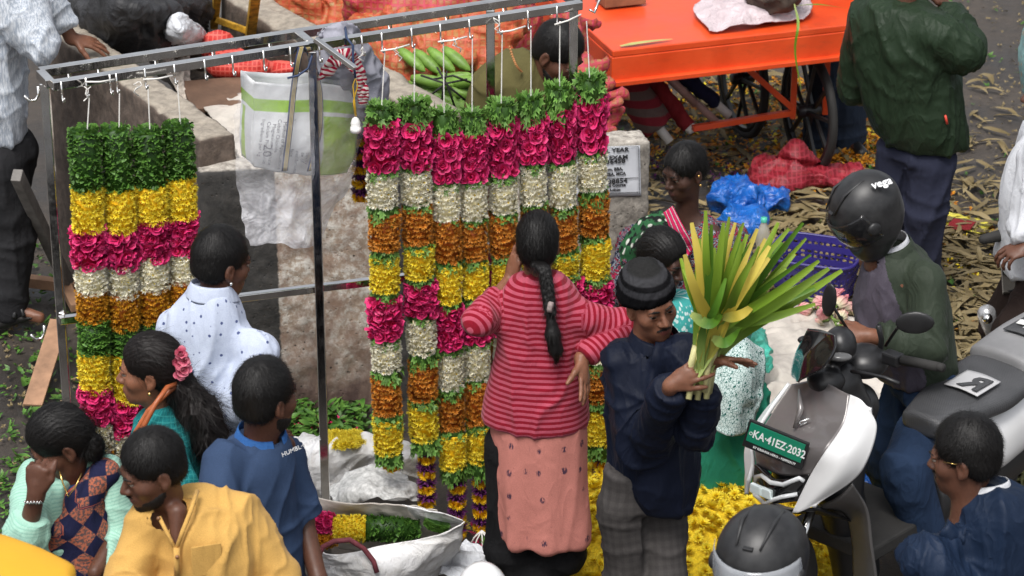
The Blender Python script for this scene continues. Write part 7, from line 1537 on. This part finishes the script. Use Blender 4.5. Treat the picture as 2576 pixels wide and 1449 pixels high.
# rear body and seat: along SF from the rider back
hipc = aty(2345,985,9.35); sb = hipc - SL*np.dot(hipc-S0, SL)*1.0
def Q(b, l, z): return S0*V(1,1,0)-SF*b+SL*(l+.10)+V(0,0,z-.07)
bR = np.dot(S0-hipc, SF)
s = SDF(); s.loft([(Q(bR+.12,0,.56),.10,.13),(Q(bR+.30,0,.60),.155,.15),(Q(bR+.65,0,.66),.15,.15),(Q(bR+.95,0,.72),.10,.11)], SL, V(0,0,1), .04, pw=2.6); v, f = s.mesh(.012); mesh_np('rear_body', v, f, M['sc_white'], sk)
s = SDF(); s.loft([(Q(bR-.02,0,.42),.10,.16),(Q(bR+.2,0,.45),.14,.14),(Q(bR+.8,0,.52),.12,.12)], SL, V(0,0,1), .04); v, f = s.mesh(.014); mesh_np('under_body', v, f, M['sc_black'], sk)
q = NB('ribbed_seat'); h_ = q.voro(q.co(), 160, rnd=.1); M['seat'] = q.out(q.ramp(q.noise(q.co(), 5, 3), [(.3,(.040,.041,.044)),(.7,(.065,.066,.07))]), .5, q.bump(h_, .4, .004))
s = SDF(); s.loft([(Q(bR-.06,0,.77),.09,.045),(Q(bR+.10,0,.785),.13,.055),(Q(bR+.30,0,.79),.165,.06),(Q(bR+.46,0,.81),.155,.055)], SL, V(0,0,1), .04, pw=2.6)
v, f = s.mesh(.009); so_ = mesh_np('seat', v, f, M['seat'], sk)
M['seat2'] = simple('light_grey_seat', (.20,.20,.205), .5, .15, 8, .2, 200)
s = SDF(); s.loft([(Q(bR+.44,0,.845),.15,.055),(Q(bR+.65,0,.87),.15,.06),(Q(bR+.98,0,.90),.12,.055)], SL, V(0,0,1), .04, pw=2.6)
v, f = s.mesh(.009); s2 = mesh_np('pillion_seat', v, f, M['seat2'], sk)
def onseat(b, l, z, w_, d_, mat, nm, par): return sheet(nm, [[Q(b-d_/2,l-w_/2,z),Q(b-d_/2,l,z+.006),Q(b-d_/2,l+w_/2,z)],[Q(b+d_/2,l-w_/2,z+.006),Q(b+d_/2,l,z+.012),Q(b+d_/2,l+w_/2,z+.006)]], mat, par, (10,14), 0, 1, .004)
M['mark_grey'] = simple('mark_grey', (.42,.42,.43), .5, .05); M['mark_white'] = simple('mark_white', (.68,.68,.67), .5, .05)
onseat(bR+.22,.03,.852,.15,.15,M['mark_grey'],'seat_badge',so_); text('seat_letter','R', Q(bR+.16,.10,.868), -SL*1.0, -SF, .15, M['seat'], so_, .002, bold=.004)
onseat(bR+.74,0,.925,.16,.34,M['seat'],'seat_patch',s2)
for i in range(4): onseat(bR+.64+.065*i,0,.937+.004*i,.12-.012*i,.030,M['mark_white'],'patch_bar',s2)
onseat(bR+.74,0,.936,.035,.26,M['mark_white'],'patch_bar',s2)
# ================================================================ vehicles cut by the frame
ms = thing('motor_scooter', aty(2560,1000,10.9)*V(1,1,0), 'black and silver motor scooter half out of frame at the right edge', 'scooter')
blob('body', [(aty(2545,560,10.8),aty(2555,720,10.8),.055,.05),(aty(2600,640,10.8),(.12,.2,.2))], M['sc_black'], ms, .01, .002, 5)
panel('front_shield', [[aty(2512,545,10.66),aty(2555,535,10.6)],[aty(2516,640,10.66),aty(2558,640,10.6)],[aty(2522,742,10.66),aty(2560,738,10.6)]], M['gloss_black'], .01, (20,10), parent=ms)
text('model_number', '125 SL', aty(2524,552,10.58), V(.03,0,-1), V(1,0,.03), .045, M['paper'], ms, .001, bold=.001)
blob('hand_grip', [(aty(2475,602,10.6), aty(2528,590,10.6), .020, .026)], M['rubber'], ms, .006, .001, 9); blob('indicator', [(aty(2482,790,10.6),aty(2500,850,10.6),.040,.028)], simple('silver_housing', (.45,.45,.46), .25, .1, 9, 0, metal=.6), ms, .007, .001, 9)
MB().lathe(aty(2484,802,10.52), V(0,-1,.3), [(.001,.02),(.018,.018),(.022,0)], 16).build('lamp', M['chrome'], ms, True)
fl_ = MB().tube([fw*V(1,1,0)+V(1.2,1.4,.28), fw*V(1,1,0)+V(1.2,1.4,.28)+V(0,0,.01)], .01); 
aw = thing('auto_rickshaw', atz(-150,1700,0), 'yellow rounded vehicle roof at the lower left corner', 'vehicle')
M['auto_yellow'] = simple('auto_yellow_canopy', (.72,.37,.012), .5, .06, 3, .2, 4, .03)
ac = atz(30,1455,1.80); s = SDF(); s.loft([(ac+V(-1.0,-.40,0),.75,.10),(ac+V(-.35,-.42,.0),.72,.095),(ac+V(-.02,-.44,-.02),.66,.085),(ac+V(.16,-.46,-.045),.58,.055)], V(0,1,0), V(0,0,1), .05, pw=2.8); v, f = s.mesh(.02); v = smooth_v(v, f, 3); mesh_np('roof', v, f, M['auto_yellow'], aw)
for dx_ in (-.9,.0):
    for dy_ in (-.95,.05): MB().bar(ac+V(dx_,dy_,-.1), (ac+V(dx_,dy_,0))*V(1,1,0)+V(0,0,.5), .03).build('roof_post', M['black_plastic'], aw)
s = SDF(); s.box((ac+V(-.45,-.45,0))*V(1,1,0)+V(0,0,.45), (.6,.55,.25), None, rd=.08); v, f = s.mesh(.04); mesh_np('body', v, f, M['sc_black'], aw)
wh = thing('round_helmet', atz(1213,1470,1.5), 'top of a round white helmet at the bottom edge beside the open sack', 'helmet'); s = SDF(); s.ell(atz(1213,1496,1.42),(.075,.085,.095)); v, f = s.mesh(.008); mesh_np('shell', v, f, M['sc_white'], wh)
# ================================================================ sheaf of long leaves
lf = thing('leaf_sheaf', boy.px(960,1750,-.36), 'sheaf of long green and yellow leaves tied with leaf strips', 'leaves')
Yl = Yb-.36; rr_ = random.Random(11); base = (1752,960); tie_ = (1790,845)
tips = [(1722,640,.8),(1740,560,.5),(1775,530,.45),(1790,565,.3),(1812,590,.35),(1835,545,.3),(1850,560,.5),(1868,610,.2),(1898,640,.3),(1925,600,.35),(1958,560,.3),(1985,575,.5),(2020,560,.35),(1968,610,.2),(2000,640,.4),(2040,640,.4),(2060,655,.3),(2022,690,.2),(2085,675,.3),(2118,680,.6),(2050,725,.4),(1990,760,.3),(1940,775,.4),(1760,600,.2),(1802,640,.2),(1830,620,.15),(1880,590,.4),(1910,620,.2),(1945,640,.3),(1712,650,.4),(1735,680,.3),(1820,560,.4),(1870,560,.3),(1905,575,.35),(1940,590,.2),(1980,620,.25),(1760,660,.5),(1850,650,.4),(1930,690,.4),(2005,720,.5)]
tips = tips+[(x+rr_.uniform(-24,24), y+rr_.uniform(5,60), d_+rr_.uniform(-.2,.2)) for x, y, d_ in tips[::2]]
for i, (x, y, d_) in enumerate(tips):
    dY = rr_.uniform(-.14,.14)+(d_-.35)*-.1; t0 = (base[0]+rr_.uniform(-24,24), base[1]+rr_.uniform(-14,10)); t1 = (tie_[0]+rr_.uniform(-26,26)+(x-1850)*.10, tie_[1]+rr_.uniform(-12,14)); mx, my = (t1[0]*.45+x*.55), (t1[1]*.45+y*.55)
    Y0 = Yl+rr_.uniform(-.035,.035); bend = rr_.uniform(-8,8)
    mat = M['blade_yellow'] if rr_.random() < .22 else (M['blade_dark'] if rr_.random() < .3 else M['blade'])
    blade('leaf', [aty(t0[0],t0[1],Y0), aty(t1[0],t1[1],Y0+dY*.3), aty(mx+bend,my,Yl+dY*.8-.03), aty(x,y,Yl+dY)], rr_.uniform(.026,.042), mat, lf, rr_.choice((.25,-.25,.4)), (rr_.uniform(-.5,.5),-1,rr_.uniform(0,.6)), 14, .3)
for (x0,y0,x1,y1,x2,y2) in ((1738,790,1785,815,1822,785),(1792,850,1826,862,1862,826),(1815,800,1862,792,1905,760)):
    blade('leaf', [aty(x0,y0,Yl-.07),aty(x1,y1,Yl-.13),aty(x2,y2,Yl-.06)], .036, M['blade_dark'] if x0 < 1800 else M['blade_yellow'], lf, .2, (0,-1,.4))
for i in range(9):
    x = 1728+i*7; MB().tube([aty(x+rr_.uniform(-4,4),985+rr_.uniform(-14,30),Yl+rr_.uniform(-.04,.04)), aty(x+8,930,Yl+rr_.uniform(-.03,.03)), aty(x+22,870,Yl+rr_.uniform(-.03,.02))], [.010,.013,.012], 7).build('stalk', simple('pale_stalk',(.50,.47,.22),.5,.3,20) if i == 0 else bpy.data.materials['pale_stalk'], lf, True)
# ================================================================ flower heap, sacks and litter
def flower_mesh(seed, r=.027, mats=None):
    pb = PB(seed); pb.chrys(V(0,0,0), V(0,0,1), r, ((15,1.,.15),(13,.85,.5),(9,.6,.9),(6,.32,1.3)), .25, 0, 1); return pb.mesh('flower', mats or [M['pet_yellow'], M['pet_gold']])
FM = [flower_mesh(200+i) for i in range(4)]
rr = random.Random(21)
hc = atz(1770,1290,0); 
def heap_h(x, y):
    a = atz(1740,1335,0); e = ((x-a[0])/.62)**2+((y-a[1])/.78)**2; return max(0., .23*(1-e))**.8*.9
pts_ = []
for i in range(2600):
    x, y = atz(1740,1335,0)[0]+rr.uniform(-.66,.66), atz(1740,1335,0)[1]+rr.uniform(-.8,.8); h_ = heap_h(x, y)
    if h_ <= .004: continue
    if all((x-a[0])**2+(y-a[1])**2 > .026**2 for a in pts_[-1500:]): pts_.append((x,y,h_))
def proj(p_):
    d_ = np.asarray(p_)-C0; dp_ = np.dot(d_, V(0,CP,-SP)); return 1288+d_[0]/dp_*FPX, 724.5-np.dot(d_, V(0,SP,CP))/dp_*FPX
pts_.sort(key=lambda a: a[1])
vis = [a for a in pts_ if 1480 < proj(a)[0] < 2240 and 1100 < proj(a)[1] < 1500 and not (1570 < proj(a)[0] < 1735)]
big = set(vis[:290]); rest = [a for a in pts_ if a not in big]
def place_flower(a, par=None):
    o_ = bpy.data.objects.new('loose_flower', rr.choice(FM)); col.objects.link(o_); o_.location = (a[0],a[1],a[2]+.012); o_.rotation_euler = (rr.uniform(-.7,.9), rr.uniform(-.7,.7), rr.uniform(0,6.3)); s_ = rr.uniform(.85,1.25); o_.scale = (s_,s_,s_); return o_
for a in big: tag(place_flower(a), 'loose yellow chrysanthemum in the heap behind the navy jacketed man', 'flower', 'loose yellow chrysanthemums in the big heap')
def merged(name, items, meshes, mats, lab, cat):
    V_, F_, T_, R_, MI = [], [], [], [], []; n = 0
    src = []
    for me in meshes:
        co = np.empty(len(me.vertices)*3,np.float32); me.vertices.foreach_get('co',co); t = np.empty(len(me.vertices),np.float32); me.attributes['tip'].data.foreach_get('value',t); r_ = np.empty(len(me.vertices),np.float32); me.attributes['rnd'].data.foreach_get('value',r_)
        src.append((co.reshape(-1,3), [list(p_.vertices) for p_ in me.polygons], t, r_, [p_.material_index for p_ in me.polygons]))
    for (loc, M3, s_, k) in items:
        co, fs, t, r_, mi = src[k % len(src)]; V_.append(co@np.asarray(M3).T*s_+np.asarray(loc)); F_ += [[i+n for i in f] for f in fs]; T_.append(t); R_.append(r_*.6+rr.random()*.4); MI += mi; n += len(co)
    return tag(mesh_np(name, np.concatenate(V_), F_, mats, None, True, MI, {'tip': np.concatenate(T_), 'rnd': np.concatenate(R_)}), lab, cat, kind='stuff')
def rot(a, b, c):
    return np.array(Matrix.Rotation(c,3,'Z')@Matrix.Rotation(b,3,'Y')@Matrix.Rotation(a,3,'X'))
it = [((a[0],a[1],a[2]+.010), rot(rr.uniform(-.7,.9),rr.uniform(-.7,.7),rr.uniform(0,6.3)), rr.uniform(.85,1.2), rr.randrange(4)) for a in rest]
merged('flower_heap', it, FM, [M['pet_yellow'], M['pet_gold']], 'big heap of loose yellow chrysanthemums on the ground', 'flowers')
g = np.linspace(-.8,.8,50); a0 = atz(1740,1335,0); GX, GY = np.meshgrid(g+a0[0], g+a0[1], indexing='ij'); hz = np.vectorize(heap_h)(GX,GY)-.008
hm = mesh_np('heap_mound', np.stack([GX,GY,hz],-1).reshape(-1,3), grid_faces(50,50)[:,::-1], simple('flower_heap_core',(.80,.56,.015),.8,.2,60,.8,80,.02)); tag(hm, 'packed underside of the yellow chrysanthemum heap', 'flowers', kind='stuff')
# yellow cloth near the heap and small clusters of flowers under the garlands
tag(sheet('yellow_cloth', [[atz(1500,1330,.10),atz(1560,1318,.13)],[atz(1478,1390,.03),atz(1560,1380,.06)],[atz(1490,1460,.02),atz(1620,1450,.05)]], simple('ochre_cloth',(.42,.29,.04),.8,.3,8,.5), None, (40,40), .02, 8, .005, .03, 3), 'ochre yellow cloth at the foot of the last garland', 'cloth')
for (x, y) in ((1240,1372),(1262,1378),(1225,1362),(1160,1340),(1250,1398),(1500,1345),(1520,1400),(1540,1420),(1515,1420)):
    a = atz(x, y, .0); o_ = place_flower((a[0],a[1],.015)); o_.scale = (1.5,1.5,1.5); tag(o_, 'marigold dropped on the ground below the garland tails', 'flower', 'marigolds dropped under the rack')
for (x, y) in ((1212,1352),(1505,1306)):
    g = MB(); c_ = atz(x,y,.05)
    for i in range(8): a = i*.8; g.tube([c_+V(0,0,.03), c_+V(math.cos(a)*.03,math.sin(a)*.03,-.0), c_+V(math.cos(a)*.045,math.sin(a)*.04,-.035)], .003, 5)
    tag(g.build('string_tassel', M['string'], None, True), 'loose white string ends at the bottom of the garland tails' , 'string', 'white string ends below the garlands')
# ---- white sacks in front of the rack
def A(x, y, z=0.): return atz(x, y, z)
sk1 = sheet('woven_sack', [[A(725,1110,.26),A(830,1112,.30),A(940,1108,.28),A(1040,1130,.22)],[A(735,1140,.26),A(850,1130,.32),A(950,1130,.30),A(1050,1160,.20)],[A(738,1200,.16),A(850,1190,.22),A(960,1180,.20),A(1060,1200,.10)],[A(740,1262,.03),A(850,1262,.05),A(960,1250,.05),A(1070,1250,.02)]], M['woven'], None, (70,80), .030, 6, .006, .02, 4)
tag(sk1, 'open white woven sack with yellow flowers, beside the middle rack post', 'sack')
it = []
for i in range(220):
    x = rr.uniform(828,912); y = 1104+rr.uniform(-12,18); a = A(x, y, .33+.03*math.sin((x-835)/70*3.1)); it.append((tuple(a), rot(rr.uniform(-1,1),rr.uniform(-1,1),rr.uniform(0,6)), .9, i%4))
merged('flower_fill', it, FM, [M['pet_yellow'], M['pet_gold']], 'yellow petals heaped in the mouth of the rear white sack', 'flowers')
nwp = simple('newspaper', (.50,.50,.49), .8, .35, 60, .3); 
npq = sheet('newspaper', [[A(832,1240,.22),A(900,1196,.28),A(1000,1182,.28)],[A(850,1262,.24),A(930,1222,.34),A(1040,1226,.28)],[A(880,1275,.22),A(960,1250,.34),A(1050,1262,.24)]], nwp, None, (50,60), .022, 9, .002, .03, 5); tag(npq, 'crumpled newspaper lying between the two white sacks', 'newspaper')
s2_ = thing('woven_sack', A(960,1450,0), 'big open white woven sack with maroon handles holding coiled garlands', 'sack')
sheet('back_wall', [[A(745,1240,.40),A(860,1258,.42),A(1010,1268,.42),A(1100,1280,.40)],[A(750,1290,.34),A(860,1300,.33),A(1010,1310,.32),A(1110,1330,.30)],[A(760,1360,.16),A(860,1380,.14),A(1010,1380,.14),A(1110,1370,.14)]], M['woven_old'], s2_, (40,60), .010, 5, .004, .0, 2)
sheet('side_wall', [[A(1012,1266,.42),A(1090,1280,.42),A(1166,1302,.38)],[A(1020,1300,.34),A(1100,1310,.34),A(1166,1312,.34)],[A(1100,1350,.16),A(1140,1345,.18),A(1160,1330,.25)]], M['woven'], s2_, (30,40), .010, 5, .004, .0, 3)
sheet('front_wall', [[A(768,1362,.30),A(850,1388,.30),A(960,1372,.31),A(1080,1348,.33),A(1166,1306,.38)],[A(790,1410,.22),A(870,1430,.22),A(970,1425,.24),A(1080,1400,.25),A(1150,1360,.26)],[A(800,1500,.06),A(880,1520,.06),A(980,1520,.06),A(1060,1480,.06),A(1125,1420,.08)]], M['woven'], s2_, (60,90), .016, 5, .005, .0, 4)
mar = simple('maroon_webbing', (.15,.03,.04), .8, .3, 60)
MB().tube([A(806,1449,.2),A(802,1400,.31),A(812,1376,.34),A(840,1362,.36),A(880,1358,.38),A(915,1380,.33),A(940,1412,.28),A(948,1440,.24)], .010, 8).build('handle', mar, s2_, True)
for k, a_, b_, r_, lab in (('P',A(762,1312,.36),A(838,1316,.36),.040,'pink rose end of a garland coiled in the front sack'),('Y',A(838,1330,.33),A(920,1330,.33),.055,'yellow length of the garland lying in the front sack'),('G',A(912,1328,.32),A(1050,1330,.30),.056,'leafy green length of the garland lying in the front sack'),('G',A(1095,1330,.33),A(1102,1310,.36),.052,'round green garland end seen end on in the front sack'),('W',A(765,1345,.30),A(805,1352,.30),.045,'white length of garland at the left of the front sack'),('A',A(800,1358,.29),A(842,1345,.31),.045,'orange length of garland beside the maroon handle')):
    me = BANDS[k][0]; o_ = bpy.data.objects.new({'P':'pink_rose_band','Y':'yellow_flower_band','G':'cut_leaf_band','W':'white_flower_band','A':'amber_flower_band'}[k], me); col.objects.link(o_)
    d_ = b_-a_; L = np.linalg.norm(d_); o_.rotation_mode = 'QUATERNION'; o_.rotation_quaternion = Vector(d_).to_track_quat('Z','Y'); o_.location = Vector(a_); o_.scale = (r_/RB,r_/RB,L/BH); tag(o_, lab, 'garland')
sheet_f = sheet('plastic_film', [[A(1165,1375,.10),A(1210,1378,.12),A(1262,1385,.06)],[A(1130,1410,.10),A(1200,1415,.12),A(1250,1425,.05)],[A(1105,1455,.10),A(1180,1470,.08),A(1240,1470,.03)]], M['film_milky'], None, (50,50), .025, 11, .002, .04, 6); tag(sheet_f, 'crumpled clear plastic film beside the front white sack', 'plastic film')
# ---- leaf litter
def leaf_me(seed, L, W, mat, curl=.3):
    R_ = random.Random(seed); pb = PB(seed); b = 0; n = 6; rr0 = R_.random()
    for i in range(n):
        t = i/(n-1); w_ = W*math.sin(math.pi*min(1,max(.04,t*.96+.03)))**.7/2; z_ = curl*L*(t*(1-t))*R_.uniform(.5,1.2); y_ = L*.12*math.sin(t*3+seed); tw = R_.uniform(-.3,.3)
        for s_ in (-1,0,1): pb.v.append(V((t-.5)*L, y_+s_*w_, z_+abs(s_)*w_*.35+s_*w_*tw)); pb.t.append(t); pb.r.append(rr0)
    for i in range(n-1):
        for s_ in (0,1): pb.f.append([3*i+s_,3*i+s_+1,3*i+4+s_,3*i+3+s_]); pb.m.append(0)
    return pb.mesh('husk', mat)
M['husk_a'] = petal('husk_tan', (.27,.205,.10), (.36,.29,.16), (.18,.14,.06), .5, .75); M['husk_b'] = petal('husk_olive', (.17,.165,.05), (.25,.235,.085), (.12,.11,.035), .5, .7); M['husk_c'] = petal('husk_pale', (.42,.37,.22), (.48,.43,.28), (.32,.28,.15), .35, .7)
HM = [leaf_me(300+i, .17+.03*(i%3), .024+.006*(i%3), [M['husk_a'],M['husk_b'],M['husk_c']][(0,1,0,2,0,1)[i]], .25) for i in range(6)]
def dens(px_, py_):
    """how thickly husks lie at a pixel of the photo"""
    if px_ > 1940 and py_ > 560: return 1.
    if px_ > 1900 and py_ > 470: return .55 if px_ > 2300 else .8
    if px_ > 2300 and py_ > 330: return .22
    if 1530 < px_ <= 2200 and py_ > 190: return .35
    if px_ > 2400: return .06
    return 0.
cand = []
for i in range(20000):
    px_, py_ = rr.uniform(1530,2640), rr.uniform(60,1250)
    if py_ > 900 and px_ < 2400: continue
    if rr.random() < dens(px_,py_)*(.35+.65*py_/1250): cand.append((px_,py_))
cand = cand[:3200]; litter = []
for i, (x, y) in enumerate(cand):
    a = A(x, y); a[2] = .012+rr.random()*.035*dens(x,y); litter.append((a, rr.uniform(-.5,.5), rr.uniform(-.18,.18), rr.uniform(-1.6,1.6)+(3.14 if rr.random() < .5 else 0), rr.uniform(.45,1.05), rr.randrange(6)))
litter.sort(key=lambda t: t[0][1])
for t in litter[:280]:
    o_ = bpy.data.objects.new('maize_husk', HM[t[5]]); col.objects.link(o_); o_.location = Vector(t[0]); o_.rotation_euler = (t[1],t[2],t[3]); o_.scale = (t[4],)*3; tag(o_, 'dry maize husk lying in the litter on the road', 'husk', 'dry maize husks strewn over the road')
merged('husk_litter', [(tuple(t[0]), rot(t[1],t[2],t[3]), t[4], t[5]) for t in litter[280:]], HM, [M['husk_a']], 'dry maize husks and stalks strewn thickly over the road', 'husks')
HM2 = [leaf_me(400+i, .045, .014, M['husk_a'], .2) for i in range(4)]
def scatter(name, regions, n, meshes, mats, lab, cat, sc=(.6,1.3), zr=.02, seed=1, flat=.5):
    r_ = random.Random(seed); it = []
    for k in range(n):
        x0,y0,x1,y1 = r_.choice(regions); a = A(r_.uniform(x0,x1), r_.uniform(y0,y1)); it.append(((a[0],a[1],.008+r_.random()*zr), rot(r_.uniform(-flat,flat),r_.uniform(-flat,flat),r_.uniform(0,6.3)), r_.uniform(*sc), r_.randrange(len(meshes))))
    return merged(name, it, meshes, mats, lab, cat)
def chips(seed, mat, L=.02):
    pb = PB(seed)
    for i in range(3): pb.strip(V(pb.R.uniform(-.01,.01),pb.R.uniform(-.01,.01),0), V(pb.R.uniform(-1,1),pb.R.uniform(-1,1),pb.R.uniform(0,.3)), V(0,0,1), L*pb.R.uniform(.6,1.2), L*.5, .1, .1, 2)
    return pb.mesh('chip', mat)
CT = [chips(i, M['husk_a']) for i in range(3)]; CG = [chips(10+i, M['leaf_fresh'], .03) for i in range(3)]; CO = [chips(20+i, M['pet_amber'], .018) for i in range(3)]; CYl = [chips(30+i, M['pet_yellow'], .02) for i in range(3)]; CR = [chips(40+i, M['pet_rose'], .022) for i in range(3)]; CPu = [chips(50+i, M['pet_purple'], .02) for i in range(3)]
R_right = [(2130,0,2600,600)]*1+[(1900,550,2600,1000)]*2+[(1530,190,2200,480)]*2
scatter('straw_bits', R_right, 3000, CT, [M['husk_a']], 'small dry straw chips scattered over the road', 'straw', seed=2)
scatter('leaf_bits', R_right+[(0,600,220,1200)]*2+[(700,1040,1000,1110)]*2+[(0,1150,120,1449)], 800, CG, [M['leaf_dark']], 'small green leaf scraps scattered over the wet ground', 'leaves', seed=3)
scatter('orange_petals', [(1540,200,2200,440)]*4+[(1900,470,2500,900)]+[(1950,350,2250,420)]*2, 1900, CO, [M['pet_amber']], 'orange marigold petals trodden into the road under the cart', 'petals', (.8,2.2), seed=4)
scatter('yellow_petals', [(1540,200,2200,440)]*4+[(2300,560,2500,760)]+[(0,900,200,1300)]*0+[(2110,320,2240,380)], 620, CYl, [M['pet_yellow']], 'yellow petals strewn over the road', 'petals', (.6,1.6), seed=5)
scatter('purple_petals', [(1560,380,1900,470)], 160, CPu, [M['pet_purple']], 'purple petals trodden on the road behind the seated women', 'petals', seed=8)
scatter('rose_petals', [(1190,1340,1320,1460)]*4+[(740,1060,900,1100)], 200, CR, [M['pet_rose']], 'pink rose petals scattered under the rack', 'petals', seed=6)
lfm = [leaf_me(500+i, .09, .032, M['leaf_dark'], .15) for i in range(3)]
scatter('green_leaves', [(715,1035,930,1108)]*6+[(1180,1330,1320,1460)], 230, lfm, [M['leaf_dark']], 'green leaves heaped along the foot of the painted wall', 'leaves', (.35,.85), .05, seed=7)
for i, (x, y, a_) in enumerate(((105,1030,.4),(60,960,1.5),(165,1040,-.5),(150,1000,2.2),(100,905,.9),(150,905,.2),(190,1035,1.2),(60,1180,.6))):
    o_ = bpy.data.objects.new('fallen_leaf', leaf_me(600+i, .11, .045, M['leaf_fresh'], .1)); col.objects.link(o_); o_.location = Vector(A(x,y,.015)); o_.rotation_euler = (.1,.1,a_); tag(o_, 'broad green leaf fallen on the road beside the left rack post', 'leaf', 'broad leaves fallen by the left rack post')
scatter('green_leaves', [(0,620,220,1250),(0,1150,120,1449)], 260, lfm, [M['leaf_dark']], 'small green leaves trodden into the ground at the left', 'leaves', (.25,.6), .01, seed=9, flat=.3)
scatter('straw_bits', [(0,600,230,1449)], 260, CT, [M['husk_a']], 'straw chips trodden into the ground at the left', 'straw', seed=12)
